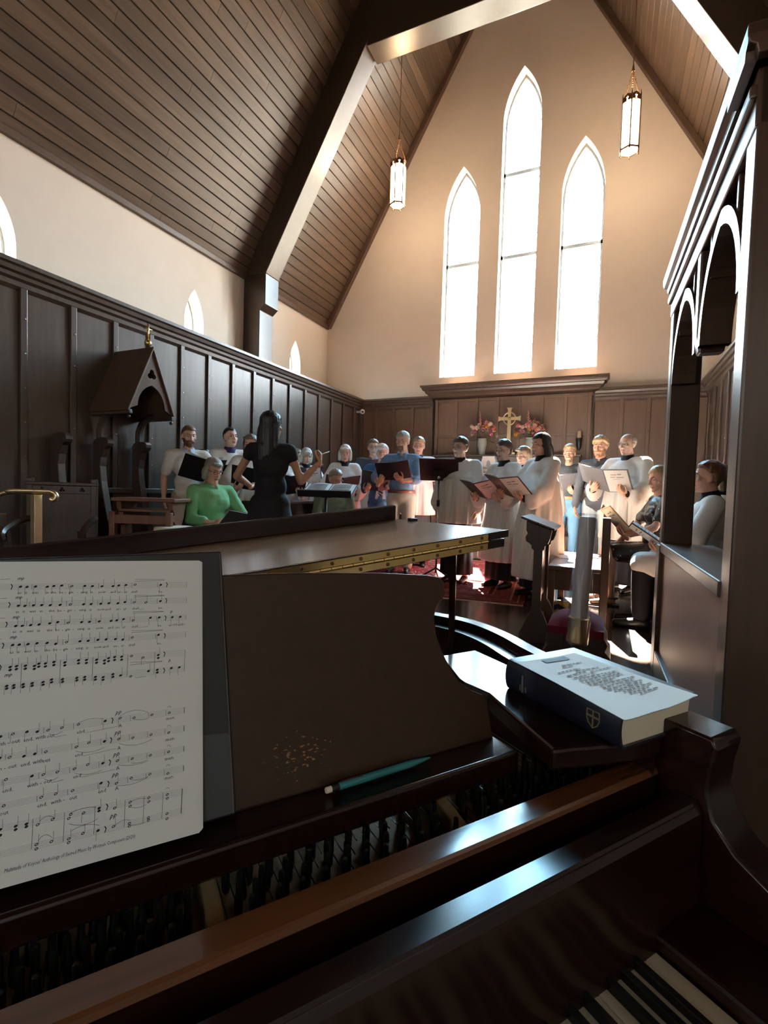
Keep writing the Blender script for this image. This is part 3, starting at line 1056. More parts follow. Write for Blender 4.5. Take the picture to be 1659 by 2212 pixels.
# printed marks of the sheet music: positions on the page (across, up), metres
STAFF=[(-0.1068,0.2895,0.0872,0.2794),(-0.1067,0.2882,0.0871,0.2778),(-0.1067,0.2868,0.0871,0.2761),(-0.1066,0.2854,0.087,0.2745),(-0.1065,0.284,0.087,0.2729),(-0.1058,0.2695,0.0863,0.2595),(-0.1057,0.2681,0.0863,0.2579),(-0.1056,0.2668,0.0862,0.2563),(-0.1056,0.2654,0.0862,0.2547),(-0.1055,0.264,0.0861,0.2532),(-0.1047,0.2485,0.085,0.238),(-0.1046,0.2472,0.085,0.2364),(-0.1045,0.2459,0.0849,0.2349),(-0.1045,0.2445,0.0849,0.2333),(-0.1044,0.2432,0.0848,0.2318),(-0.1035,0.2263,0.0838,0.2169),(-0.1035,0.225,0.0837,0.2154),(-0.1034,0.2237,0.0837,0.2139),(-0.1033,0.2224,0.0836,0.2123),(-0.1033,0.221,0.0836,0.2108),(-0.1024,0.2038,0.0823,0.1958),(-0.1023,0.2024,0.0823,0.1942),(-0.1022,0.201,0.0822,0.1925),(-0.1021,0.1996,0.0822,0.1909),(-0.1021,0.1982,0.0821,0.1892),(-0.1014,0.1849,0.0815,0.177),(-0.1013,0.1835,0.0815,0.1754),(-0.1012,0.1822,0.0814,0.1738),(-0.1012,0.1808,0.0814,0.1722),(-0.1011,0.1794,0.0813,0.1706),(-0.0989,0.1362,0.0795,0.1298),(-0.0988,0.1349,0.0794,0.1283),(-0.0987,0.1336,0.0794,0.1267),(-0.0987,0.1323,0.0793,0.1252),(-0.0986,0.1309,0.0793,0.1237),(-0.0978,0.1161,0.0785,0.1099),(-0.0978,0.1148,0.0784,0.1084),(-0.0977,0.1135,0.0784,0.1069),(-0.0976,0.1122,0.0783,0.1054),(-0.0976,0.111,0.0783,0.1038),(-0.0966,0.0934,0.0774,0.0882),(-0.0966,0.0921,0.0774,0.0868),(-0.0965,0.0909,0.0773,0.0853),(-0.0964,0.0896,0.0773,0.0838),(-0.0964,0.0883,0.0772,0.0823),(-0.0956,0.0723,0.0764,0.0681),(-0.0955,0.0711,0.0764,0.0666),(-0.0954,0.0698,0.0763,0.0652),(-0.0954,0.0686,0.0763,0.0637),(-0.0953,0.0674,0.0763,0.0622),(-0.0946,0.0532,0.075,0.0447),(-0.0945,0.0519,0.075,0.0432),(-0.0944,0.0506,0.0749,0.0417),(-0.0944,0.0494,0.0749,0.0402),(-0.0943,0.0481,0.0748,0.0387),(-0.0934,0.0311,0.0741,0.0254),(-0.0934,0.0298,0.074,0.0239),(-0.0933,0.0285,0.074,0.0224),(-0.0932,0.0273,0.0739,0.0209),(-0.0932,0.026,0.0739,0.0195)]
BARS=[(-0.0742,0.2878,-0.074,0.2822,1),(-0.0397,0.286,-0.0395,0.2802,1),(-0.0096,0.2845,-0.0096,0.2785,1),(0.0252,0.2826,0.0251,0.2765,1),(0.0535,0.2811,0.0534,0.2748,1),(0.0872,0.2794,0.087,0.2729,1),(-0.0757,0.2679,-0.0755,0.2623,1),(-0.0411,0.2661,-0.041,0.2604,1),(-0.0106,0.2645,-0.0105,0.2586,1),(0.0242,0.2627,0.0241,0.2567,1),(0.0526,0.2613,0.0524,0.2551,1),(0.0863,0.2595,0.0861,0.2532,1),(-0.0771,0.247,-0.0768,0.2416,1),(-0.0423,0.2451,-0.0422,0.2395,1),(-0.012,0.2434,-0.012,0.2376,1),(0.023,0.2414,0.023,0.2355,1),(0.0514,0.2399,0.0513,0.2338,1),(0.085,0.238,0.0848,0.2318,1),(-0.0783,0.225,-0.0781,0.2197,1),(-0.0435,0.2233,-0.0433,0.2178,1),(-0.0131,0.2218,-0.013,0.2161,1),(0.0217,0.22,0.0217,0.2142,1),(0.0502,0.2186,0.0501,0.2127,1),(0.0838,0.2169,0.0836,0.2108,1),(-0.0869,0.1358,-0.0867,0.1305,1),(-0.0577,0.1347,-0.0575,0.1293,1),(-0.0315,0.1338,-0.0314,0.1282,1),(-0.0051,0.1329,-0.0051,0.1271,1),(0.0226,0.1319,0.0226,0.126,1),(0.041,0.1312,0.0409,0.1252,1),(0.059,0.1306,0.0589,0.1245,1),(0.0789,0.1299,0.0787,0.1237,2.2),(-0.0886,0.1158,-0.0884,0.1106,1),(-0.0587,0.1147,-0.0585,0.1094,1),(-0.0326,0.1138,-0.0325,0.1083,1),(-0.006,0.1129,-0.006,0.1073,1),(0.0215,0.1119,0.0215,0.1061,1),(0.0397,0.1113,0.0396,0.1054,1),(0.0577,0.1106,0.0576,0.1047,1),(0.0779,0.1099,0.0777,0.1039,2.2),(-0.0899,0.0932,-0.0897,0.0881,1),(-0.0603,0.0923,-0.0601,0.0871,1),(-0.0339,0.0915,-0.0337,0.0862,1),(-0.0075,0.0908,-0.0075,0.0852,1),(0.0203,0.0899,0.0203,0.0843,1),(0.0385,0.0894,0.0385,0.0837,1),(0.0567,0.0889,0.0566,0.083,1),(0.0769,0.0883,0.0767,0.0823,2.2),(-0.0911,0.0722,-0.0908,0.0672,1),(-0.0611,0.0715,-0.0609,0.0663,1),(-0.0351,0.0708,-0.035,0.0656,1),(-0.0084,0.0702,-0.0083,0.0648,1),(0.0194,0.0695,0.0194,0.0639,1),(0.0375,0.069,0.0374,0.0634,1),(0.0558,0.0686,0.0556,0.0629,1),(0.0757,0.0681,0.0756,0.0623,2.2),(-0.0796,0.2029,-0.0794,0.1784,1.2),(-0.045,0.2013,-0.0453,0.1768,1.2),(-0.0144,0.2,-0.0151,0.1753,1.2),(0.0204,0.1985,0.0193,0.1737,1.2),(0.0489,0.1973,0.0474,0.1723,1.2),(0.0823,0.1958,0.0804,0.1707,1.2),(-0.0635,0.0517,-0.0636,0.0255,1.2),(-0.0373,0.0504,-0.0378,0.0245,1.2),(-0.0106,0.049,-0.0115,0.0235,1.2),(0.0171,0.0476,0.0158,0.0224,1.2),(0.0352,0.0467,0.0337,0.0217,1.2),(0.0539,0.0458,0.0521,0.021,1.2),(0.0736,0.0448,0.0715,0.0203,2.5)]
NOTES=[(-0.0844,0.2856,'qd'),(-0.0785,0.2849,'qd'),(-0.0708,0.2848,'qd'),(-0.0598,0.2838,'qd'),(-0.0537,0.2842,'qd'),(-0.0462,0.2842,'qd'),(-0.0364,0.2829,'hd'),(-0.0236,0.2822,'qd'),(-0.016,0.2814,'qd'),(-0.0063,0.2805,'qu'),(0.0051,0.2799,'qu'),(0.0112,0.2803,'qd'),(0.0188,0.2803,'qd'),(0.0287,0.2801,'w'),(0.0571,0.2778,'qd'),(-0.0853,0.2646,'qu'),(-0.0795,0.2639,'qu'),(-0.0718,0.2638,'qu'),(-0.0643,0.2634,'qu'),(-0.0564,0.2626,'qu'),(-0.0472,0.2621,'qu'),(-0.0375,0.2616,'hu'),(-0.0245,0.2608,'qu'),(-0.0171,0.2604,'qu'),(-0.0074,0.2599,'qu'),(0.0009,0.2598,'qu'),(0.0102,0.2589,'qu'),(0.0176,0.2597,'qu'),(0.0275,0.2587,'hu'),(0.04,0.2573,'hu'),(0.0562,0.2576,'qu'),(-0.0866,0.2428,'qu'),(-0.0808,0.2424,'qu'),(-0.0735,0.2423,'qu'),(-0.0659,0.2422,'qu'),(-0.0562,0.2424,'qu'),(-0.0488,0.243,'qd'),(-0.039,0.2413,'hu'),(-0.0261,0.2406,'qu'),(-0.0184,0.2401,'qu'),(-0.0087,0.2396,'qu'),(0.0032,0.2389,'qu'),(0.009,0.2389,'qu'),(0.0161,0.2396,'qd'),(0.0261,0.2371,'hu'),(0.0449,0.2384,'qd'),(0.0545,0.2378,'qd'),(0.0692,0.2366,'qd'),(0.0783,0.2361,'qd'),(-0.0882,0.2229,'qd'),(-0.0825,0.2226,'qd'),(-0.0749,0.2222,'qd'),(-0.067,0.2221,'qd'),(-0.0578,0.2213,'qd'),(-0.0499,0.2194,'qu'),(-0.04,0.22,'hu'),(-0.0273,0.2193,'qu'),(-0.0194,0.2189,'qu'),(-0.0098,0.2188,'qu'),(-0.0017,0.2183,'qu'),(0.0077,0.2175,'qu'),(0.0152,0.216,'qu'),(0.0251,0.2173,'w'),(0.0532,0.217,'qd'),(-0.0892,0.2004,'qu'),(-0.0891,0.1974,'q'),(-0.0839,0.2005,'qu'),(-0.0838,0.1975,'q'),(-0.0762,0.1998,'qu'),(-0.0761,0.1968,'q'),(-0.0683,0.1985,'qu'),(-0.0682,0.1954,'q'),(-0.0645,0.2003,'qu'),(-0.0644,0.1972,'q'),(-0.0586,0.1997,'qu'),(-0.0585,0.1966,'q'),(-0.051,0.2001,'qu'),(-0.0509,0.1969,'q'),(-0.041,0.1982,'qu'),(-0.0409,0.1951,'q'),(-0.0282,0.1987,'qu'),(-0.0281,0.1955,'q'),(-0.0207,0.198,'qu'),(-0.0207,0.1948,'q'),(-0.0109,0.1968,'qu'),(-0.0109,0.1936,'q'),(-0.0032,0.195,'qu'),(-0.0032,0.1918,'q'),(0.0009,0.197,'qu'),(0.0009,0.1937,'q'),(0.0069,0.1974,'qu'),(0.0069,0.1942,'q'),(0.014,0.1968,'qu'),(0.014,0.1935,'q'),(0.0524,0.1935,'qu'),(0.0523,0.1901,'q'),(-0.0911,0.1817,'qd'),(-0.091,0.1791,'q'),(-0.0852,0.1814,'qd'),(-0.0851,0.1788,'q'),(-0.0773,0.1811,'qd'),(-0.0771,0.1784,'q'),(-0.0695,0.181,'qd'),(-0.0694,0.1784,'q'),(-0.06,0.1806,'qd'),(-0.0599,0.1779,'q'),(-0.0525,0.182,'qd'),(-0.0524,0.1792,'q'),(-0.0426,0.1808,'qd'),(-0.0425,0.1781,'q'),(-0.0294,0.1802,'qd'),(-0.0293,0.1775,'q'),(-0.022,0.1799,'qd'),(-0.022,0.1771,'q'),(-0.0118,0.1784,'qd'),(-0.0118,0.1756,'q'),(-0.0043,0.177,'qd'),(-0.0043,0.1742,'q'),(0.0053,0.1787,'qd'),(0.0053,0.1758,'q'),(0.051,0.1767,'qd'),(0.051,0.1737,'q'),(0.0129,0.1762,'qu'),(0.0416,0.1767,'qu'),(0.0663,0.1764,'qd'),(0.0751,0.176,'qd'),(0.0232,0.1736,'w'),(0.0241,0.1963,'w'),(0.0361,0.1928,'hd'),(-0.0935,0.1334,'qd'),(-0.0835,0.1339,'hd'),(-0.0719,0.1335,'qd'),(-0.0632,0.1319,'qu'),(-0.0539,0.1315,'hu'),(-0.0418,0.1314,'hu'),(-0.027,0.1318,'w'),(-0.002,0.1305,'qd'),(0.0124,0.1307,'hd'),(0.0262,0.1284,'w'),(0.0443,0.1281,'w'),(0.0626,0.1269,'w'),(-0.0931,0.1134,'qu'),(-0.0852,0.1124,'hu'),(-0.0734,0.1108,'qu'),(-0.0644,0.111,'qu'),(-0.0551,0.111,'w'),(-0.0284,0.1099,'hu'),(-0.0172,0.1115,'hu'),(-0.0026,0.1099,'qu'),(0.0111,0.1094,'hu'),(0.0248,0.1079,'w'),(0.043,0.1072,'w'),(0.0614,0.1058,'w'),(-0.0869,0.0927,'hd'),(-0.0659,0.0908,'qd'),(-0.0565,0.0899,'hu'),(-0.0446,0.0895,'hu'),(-0.0297,0.089,'hu'),(-0.0179,0.0903,'hu'),(-0.004,0.0885,'qu'),(0.0097,0.0878,'hu'),(0.024,0.0867,'w'),(0.042,0.0861,'w'),(0.0606,0.0855,'w'),(-0.0875,0.0696,'w'),(-0.0575,0.0694,'hu'),(-0.0454,0.0694,'hu'),(-0.0308,0.0687,'w'),(-0.0054,0.0696,'qd'),(0.0087,0.066,'hu'),(0.0229,0.0676,'w'),(0.0412,0.0671,'w'),(0.0594,0.0636,'w'),(-0.0891,0.0495,'qu'),(-0.0888,0.0446,'q'),(-0.0771,0.0491,'qu'),(-0.077,0.0462,'q'),(-0.0686,0.0487,'qu'),(-0.0685,0.0463,'q'),(-0.0594,0.0455,'hu'),(-0.0472,0.0469,'hu'),(-0.0319,0.0473,'w'),(-0.0335,0.0441,'h'),(-0.0207,0.0455,'hd'),(-0.007,0.0463,'qu'),(-0.007,0.0438,'q'),(0.0072,0.0427,'hu'),(0.0217,0.0445,'w'),(0.0217,0.0407,'w'),(0.0397,0.0442,'w'),(0.0397,0.0403,'w'),(0.0582,0.0426,'w'),(0.0581,0.0389,'w'),(-0.0598,0.0285,'hu'),(-0.0597,0.0247,'w'),(-0.0477,0.0275,'hu'),(-0.0331,0.0257,'hu'),(-0.0331,0.0225,'w'),(-0.0211,0.0271,'hu'),(-0.0077,0.026,'qd'),(0.0062,0.0258,'hu'),(0.0208,0.0247,'w'),(0.0208,0.0222,'w'),(0.039,0.025,'w'),(0.039,0.0227,'w'),(0.0573,0.024,'w'),(0.0572,0.0192,'w')]
WORDS=[('mp',-0.0877,0.2934,26.0,1),('mp',-0.0886,0.2723,26.0,1),('mp',-0.0901,0.2509,26.0,1),('mp',-0.0913,0.2297,26.0,1),('mp',-0.0939,0.191,28.0,1),('p',0.0669,0.2423,26.0,1),('p',0.0633,0.1844,26.0,1),('pp',0.0077,0.1353,32.0,1),('pp',0.0068,0.1146,32.0,1),('pp',0.0056,0.0929,32.0,1),('pp',0.0045,0.0731,32.0,1),('pp',0.0027,0.0341,34.0,1),('as',-0.0863,0.2776,21,0),('it',-0.0802,0.2772,21,0),('was',-0.0738,0.2768,21,0),('in',-0.061,0.2759,21,0),('the',-0.0565,0.2756,21,0),('be',-0.0485,0.2751,21,0),('-',-0.043,0.2747,21,0),('gin',-0.0394,0.2744,21,0),('-',-0.0315,0.2739,21,0),('ning,',-0.0275,0.2736,21,0),('is',-0.0177,0.273,21,0),('now,',-0.0098,0.2724,21,0),('and',0.0024,0.2716,21,0),('ev',0.0095,0.2711,21,0),('-',0.0136,0.2708,21,0),('er',0.0167,0.2706,21,0),('shall',0.0242,0.2701,21,0),('be,',0.0545,0.2681,21,0),('as',-0.0875,0.2568,21,0),('it',-0.0813,0.2564,21,0),('was',-0.0752,0.256,21,0),('in',-0.0659,0.2554,21,0),('the',-0.0574,0.2549,21,0),('be',-0.0495,0.2544,21,0),('-',-0.0436,0.254,21,0),('gin',-0.0402,0.2538,21,0),('-',-0.0334,0.2534,21,0),('ning,',-0.0287,0.2531,21,0),('is',-0.0188,0.2525,21,0),('now,',-0.0106,0.252,21,0),('and',-0.0027,0.2515,21,0),('ev',0.0082,0.2508,21,0),('-',0.0124,0.2506,21,0),('er',0.0158,0.2503,21,0),('shall___',0.0253,0.2498,21,0),('be,',0.0538,0.248,21,0),('as',-0.089,0.2355,21,0),('it',-0.0827,0.2351,21,0),('was',-0.0766,0.2347,21,0),('in',-0.0674,0.2342,21,0),('the',-0.0587,0.2336,21,0),('be',-0.0507,0.2331,21,0),('-',-0.0446,0.2327,21,0),('gin',-0.0415,0.2325,21,0),('-',-0.0346,0.2321,21,0),('ning,',-0.0299,0.2318,21,0),('is',-0.0201,0.2312,21,0),('now,',-0.0119,0.2307,21,0),('and',-0.0001,0.2299,21,0),('ev',0.0074,0.2295,21,0),('-',0.0112,0.2292,21,0),('er',0.0146,0.229,21,0),('shall______',0.0243,0.2284,21,0),('be,',0.0525,0.2267,21,0),('world',0.0648,0.2259,21,0),('with-',0.075,0.2253,21,0),('as',-0.0903,0.214,21,0),('it',-0.084,0.2136,21,0),('was',-0.0779,0.2133,21,0),('in',-0.0688,0.2127,21,0),('the',-0.06,0.2122,21,0),('be',-0.052,0.2117,21,0),('-',-0.046,0.2114,21,0),('gin',-0.0429,0.2112,21,0),('-',-0.0357,0.2108,21,0),('ning,',-0.031,0.2105,21,0),('is',-0.0214,0.2099,21,0),('now,',-0.0133,0.2095,21,0),('and',-0.0049,0.209,21,0),('ev',0.0056,0.2083,21,0),('-',0.0099,0.2081,21,0),('er',0.0132,0.2079,21,0),('shall',0.0211,0.2074,21,0),('be,',0.0515,0.2056,21,0),('ith - out',-0.0943,0.1246,27,0),('end, with',-0.0747,0.1242,27,0),('- out____',-0.0579,0.1238,27,0),('end____________',-0.0286,0.1225,27,0),('A',0.0107,0.1211,27,0),('men.',0.0589,0.1193,27,0),('h - out',-0.0932,0.1018,27,0),('end, with -',-0.076,0.1014,27,0),('out',-0.058,0.1009,27,0),('end____________',-0.0299,0.1001,27,0),('A',0.0096,0.0985,27,0),('men.',0.0578,0.097,27,0),('end,',-0.0896,0.0811,27,0),('with - out____',-0.0696,0.0808,27,0),('end____________',-0.031,0.0798,27,0),('A',0.0084,0.0787,27,0),('men.',0.0565,0.0771,27,0),('out',-0.0905,0.0614,27,0),('end,',-0.0607,0.0606,27,0),('with',-0.0492,0.0606,27,0),('-',-0.0389,0.0606,27,0),('out',-0.0337,0.0604,27,0),('end',-0.0083,0.0601,27,0),('A',0.0074,0.0593,27,0),('men.',0.0557,0.0577,27,0),("Multitude of Voyces' Anthology of Sacred Music by Women Composers (2020)",-0.0843,0.0119,25.5,2)]
SLURS=[[(0.0282,0.2842),(0.0323,0.2841),(0.0364,0.284),(0.0406,0.2839),(0.0448,0.2837),(0.049,0.2836),(0.0533,0.2835),(0.0576,0.2834),(0.0619,0.2833)],[(0.0282,0.2868),(0.0323,0.2865),(0.0365,0.2861),(0.0406,0.2858),(0.0448,0.2855),(0.0491,0.2851),(0.0533,0.2848),(0.0576,0.2845),(0.0619,0.2841)],[(0.0272,0.265),(0.0313,0.2649),(0.0355,0.2647),(0.0397,0.2645),(0.0439,0.2644),(0.0481,0.2642),(0.0524,0.2641),(0.0567,0.2639),(0.0611,0.2638)],[(0.0272,0.267),(0.0313,0.2666),(0.0355,0.2663),(0.0397,0.2659),(0.0439,0.2656),(0.0482,0.2652),(0.0524,0.2649),(0.0568,0.2645),(0.0611,0.2642)],[(0.0256,0.2457),(0.0298,0.2455),(0.0339,0.2453),(0.0381,0.2451),(0.0424,0.245),(0.0466,0.2448),(0.0509,0.2446),(0.0552,0.2444),(0.0595,0.2442)],[(0.0256,0.2476),(0.0298,0.2472),(0.034,0.2469),(0.0381,0.2465),(0.0424,0.2461),(0.0466,0.2458),(0.0509,0.2454),(0.0552,0.245),(0.0596,0.2446)],[(0.0243,0.2229),(0.0284,0.2228),(0.0326,0.2226),(0.0368,0.2225),(0.041,0.2224),(0.0452,0.2223),(0.0495,0.2222),(0.0538,0.2221),(0.0582,0.222)],[(0.0243,0.2251),(0.0284,0.2248),(0.0326,0.2245),(0.0368,0.2241),(0.041,0.2238),(0.0452,0.2234),(0.0495,0.2231),(0.0538,0.2227),(0.0582,0.2224)],[(-0.1028,0.295),(-0.1018,0.295),(-0.1007,0.295),(-0.0997,0.295),(-0.0986,0.295),(-0.0975,0.295),(-0.0964,0.295),(-0.0954,0.295),(-0.0943,0.295)],[(-0.1018,0.2739),(-0.101,0.2739),(-0.1002,0.2738),(-0.0994,0.2738),(-0.0986,0.2737),(-0.0978,0.2737),(-0.097,0.2736),(-0.0962,0.2736),(-0.0954,0.2736)],[(-0.1007,0.2526),(-0.1002,0.2525),(-0.0997,0.2525),(-0.0992,0.2525),(-0.0986,0.2524),(-0.0981,0.2524),(-0.0976,0.2524),(-0.0971,0.2523),(-0.0965,0.2523)],[(-0.0996,0.2306),(-0.0994,0.2306),(-0.0992,0.2306),(-0.099,0.2305),(-0.0988,0.2305),(-0.0986,0.2305),(-0.0984,0.2305),(-0.0982,0.2305),(-0.098,0.2305)],[(0.0224,0.1863),(0.0265,0.1862),(0.0307,0.1861),(0.0349,0.186),(0.0392,0.1859),(0.0435,0.1858),(0.0478,0.1857),(0.0521,0.1855),(0.0565,0.1854)],[(0.0224,0.1891),(0.0266,0.1887),(0.0307,0.1883),(0.035,0.1879),(0.0392,0.1875),(0.0435,0.187),(0.0478,0.1866),(0.0521,0.1862),(0.0565,0.1858)],[(-0.0532,0.1279),(-0.0517,0.127),(-0.0502,0.1264),(-0.0487,0.1261),(-0.0472,0.1259),(-0.0457,0.126),(-0.0442,0.1264),(-0.0427,0.127),(-0.0412,0.1278)],[(-0.0273,0.1332),(-0.0243,0.1342),(-0.0213,0.1348),(-0.0183,0.1352),(-0.0152,0.1353),(-0.0121,0.135),(-0.009,0.1345),(-0.0059,0.1337),(-0.0028,0.1326)],[(0.0124,0.1331),(0.0158,0.1345),(0.0193,0.1356),(0.0227,0.1361),(0.0263,0.1362),(0.0298,0.1357),(0.0333,0.1348),(0.0369,0.1334),(0.0404,0.1316)],[(0.0262,0.1269),(0.0279,0.1262),(0.0297,0.1257),(0.0315,0.1253),(0.0332,0.125),(0.035,0.1248),(0.0368,0.1247),(0.0386,0.1248),(0.0404,0.1251)],[(-0.029,0.1059),(-0.0258,0.1044),(-0.0225,0.1032),(-0.0192,0.1025),(-0.0159,0.1021),(-0.0126,0.102),(-0.0093,0.1023),(-0.0059,0.103),(-0.0026,0.1041)],[(0.0112,0.1048),(0.0152,0.1029),(0.0193,0.1014),(0.0234,0.1005),(0.0275,0.0999),(0.0316,0.0999),(0.0358,0.1003),(0.04,0.1011),(0.0442,0.1025)],[(-0.0557,0.0859),(-0.0542,0.0846),(-0.0527,0.0837),(-0.0512,0.0831),(-0.0497,0.0829),(-0.0482,0.0829),(-0.0467,0.0832),(-0.0452,0.0838),(-0.0437,0.0848)],[(-0.0296,0.0848),(-0.0266,0.0834),(-0.0235,0.0823),(-0.0204,0.0814),(-0.0173,0.0809),(-0.0142,0.0807),(-0.011,0.0809),(-0.0079,0.0813),(-0.0047,0.0821)],[(0.0103,0.0835),(0.0139,0.0823),(0.0175,0.0814),(0.0212,0.0807),(0.0248,0.0802),(0.0285,0.08),(0.0322,0.0801),(0.036,0.0804),(0.0398,0.081)],[(0.0227,0.0827),(0.0247,0.0821),(0.0267,0.0816),(0.0287,0.0813),(0.0307,0.0812),(0.0328,0.0812),(0.0348,0.0814),(0.0369,0.0818),(0.0389,0.0823)],[(0.0084,0.0638),(0.0122,0.0628),(0.016,0.0621),(0.0199,0.0617),(0.0237,0.0616),(0.0276,0.0619),(0.0316,0.0625),(0.0355,0.0634),(0.0395,0.0646)],[(0.0234,0.0656),(0.0254,0.065),(0.0274,0.0646),(0.0294,0.0643),(0.0314,0.0642),(0.0334,0.0643),(0.0354,0.0645),(0.0375,0.0649),(0.0395,0.0655)],[(-0.0581,0.0478),(-0.0566,0.0492),(-0.0551,0.0502),(-0.0535,0.0508),(-0.052,0.051),(-0.0504,0.0508),(-0.0488,0.0501),(-0.0471,0.0491),(-0.0455,0.0476)],[(-0.0329,0.0484),(-0.0301,0.0491),(-0.0272,0.0496),(-0.0244,0.0499),(-0.0215,0.05),(-0.0185,0.0498),(-0.0156,0.0495),(-0.0126,0.0488),(-0.0097,0.048)],[(-0.0334,0.0392),(-0.0303,0.0375),(-0.0272,0.0362),(-0.024,0.0353),(-0.0208,0.0348),(-0.0177,0.0347),(-0.0145,0.0351),(-0.0113,0.0358),(-0.0081,0.037)],[(-0.0586,0.0312),(-0.0572,0.0329),(-0.0559,0.034),(-0.0544,0.0347),(-0.053,0.0348),(-0.0516,0.0346),(-0.0501,0.0338),(-0.0486,0.0325),(-0.0471,0.0308)],[(-0.0312,0.0321),(-0.0281,0.0332),(-0.0251,0.0339),(-0.022,0.0342),(-0.0189,0.0342),(-0.0158,0.0337),(-0.0126,0.0329),(-0.0094,0.0317),(-0.0062,0.0301)],[(0.0225,0.0445),(0.0242,0.0452),(0.026,0.0456),(0.0278,0.0458),(0.0296,0.0459),(0.0314,0.0457),(0.0332,0.0453),(0.035,0.0448),(0.0368,0.044)],[(0.0224,0.0394),(0.0242,0.0386),(0.026,0.038),(0.0277,0.0375),(0.0295,0.0373),(0.0313,0.0373),(0.0331,0.0374),(0.0349,0.0378),(0.0367,0.0384)],[(0.0077,0.0265),(0.0094,0.0275),(0.0112,0.0283),(0.0129,0.0288),(0.0146,0.0291),(0.0163,0.0291),(0.0181,0.0288),(0.0198,0.0282),(0.0216,0.0273)],[(0.0216,0.0229),(0.0233,0.0224),(0.0251,0.022),(0.0268,0.0216),(0.0286,0.0214),(0.0304,0.0214),(0.0322,0.0214),(0.0339,0.0216),(0.0357,0.0218)],[(0.0273,0.1714),(0.0288,0.1713),(0.0302,0.1713),(0.0317,0.1712),(0.0331,0.1712),(0.0346,0.1712),(0.036,0.1711),(0.0375,0.1711),(0.0389,0.171)],[(0.0608,0.1327),(0.0615,0.1337),(0.0622,0.1343),(0.0628,0.1344),(0.0634,0.134),(0.0641,0.1332),(0.0647,0.132)],[(0.06,0.1122),(0.0607,0.1131),(0.0613,0.1136),(0.062,0.1137),(0.0626,0.1134),(0.0632,0.1126),(0.0638,0.1114)],[(0.0592,0.091),(0.0598,0.0919),(0.0605,0.0924),(0.0611,0.0925),(0.0617,0.0921),(0.0623,0.0914),(0.0629,0.0902)],[(0.058,0.0712),(0.0587,0.072),(0.0593,0.0725),(0.0599,0.0726),(0.0606,0.0722),(0.0612,0.0715),(0.0618,0.0703)],[(0.0567,0.0483),(0.0573,0.0491),(0.0579,0.0496),(0.0586,0.0496),(0.0592,0.0493),(0.0598,0.0485),(0.0604,0.0474)]]
RESTS=[(-0.0924,0.286),(0.064,0.2774),(-0.0934,0.2661),(0.0628,0.2576),(-0.0948,0.2453),(0.0614,0.2362),(-0.0965,0.2233),(0.06,0.2151),(0.059,0.1936),(0.0582,0.1748),(0.0048,0.1296),(0.0036,0.1097),(0.0025,0.0877),(0.0012,0.0672),(0.0001,0.0456),(-0.0013,0.0252),(-0.0975,0.2008)]
# ------------------------------------------------------------------ sheet music
sm = thing('sheet_music', 'printed choral score leaning on the black folder on the piano', 'sheet music', mx=FD @ T(0, 0, 0.31) @ RX(radians(-2.4)) @ T(0, 0, -0.31))
for k in range(3):
    d = -0.0095 + 0.0006 * (k + 1)
    e = 0.0012 * k
    pgm = [(-0.130, 0.0005 + e), (0.0895 + e, -0.0035 + 0.6 * e), (0.0915 + e, 0.0), (0.1060 + e * 0.7, 0.3055 - e * 0.3), (0.1035, 0.307), (-0.130, 0.316)]
    part('page', G().prism([(x, z + 0.0) for x, z in pgm], d, d + 0.0004, 'y'), paper, sm)
g = G()
FY = -0.0091


def quad(a, b, w, y=FY):
    a, b = Vector(a), Vector(b)
    n = (b - a).normalized() * (w / 2)
    n = Vector((-n.y, n.x))
    g.add([(p.x, y, p.y) for p in (a - n, b - n, b + n, a + n)], [(0, 1, 2, 3)])


def dot(c, rx, rz, rot=0.35, hole=0.0, y=FY):
    n = 10
    o = [(c[0] + rx * cos(t) * cos(rot) - rz * sin(t) * sin(rot), y, c[1] + rx * cos(t) * sin(rot) + rz * sin(t) * cos(rot)) for t in [2 * pi * i / n for i in range(n)]]
    if not hole:
        g.add(o, [tuple(range(n))])
    else:
        i_ = [(c[0] + (p[0] - c[0]) * hole, y, c[1] + (p[2] - c[1]) * hole * 0.8) for p in o]
        g.add(o + i_, [(k, (k + 1) % n, n + (k + 1) % n, n + k) for k in range(n)])


for a0, b0, a1, b1 in STAFF:
    quad((a0, b0), (a1, b1), 0.00016)
part('stave_lines', g, mat('ink_grey', (0.30, 0.27, 0.26), 0.8, 0.1), sm)
g = G()
FY = -0.0092
for a0, b0, a1, b1, w in BARS:
    quad((a0, b0), (a1, b1), 0.00028 * w, FY)
for u, s, k in NOTES:
    if k[0] == 'q':
        dot((u, s), 0.0016, 0.0012, y=FY)
    else:
        dot((u, s), 0.0016, 0.0012, hole=0.55, y=FY)
    if len(k) > 1:
        sg = 1 if k[1] == 'u' else -1
        quad((u + 0.0017 * sg, s), (u + 0.0017 * sg - 0.0002, s + sg * 0.0085), 0.00026, FY)
for u, s in RESTS:
    quad((u - 0.0006, s + 0.003), (u + 0.0008, s + 0.0008), 0.0009, FY)
    quad((u + 0.0008, s + 0.0008), (u - 0.0004, s - 0.003), 0.0008, FY)
for p in SLURS:
    for a, b in zip(p[:-1], p[1:]):
        quad(a, b, 0.0003, FY)
dg = bpy.context.evaluated_depsgraph_get()
cuv = bpy.data.curves.new('words', 'FONT')
cuv.resolution_u = 1
tob = bpy.data.objects.new('words', cuv)
COL.objects.link(tob)
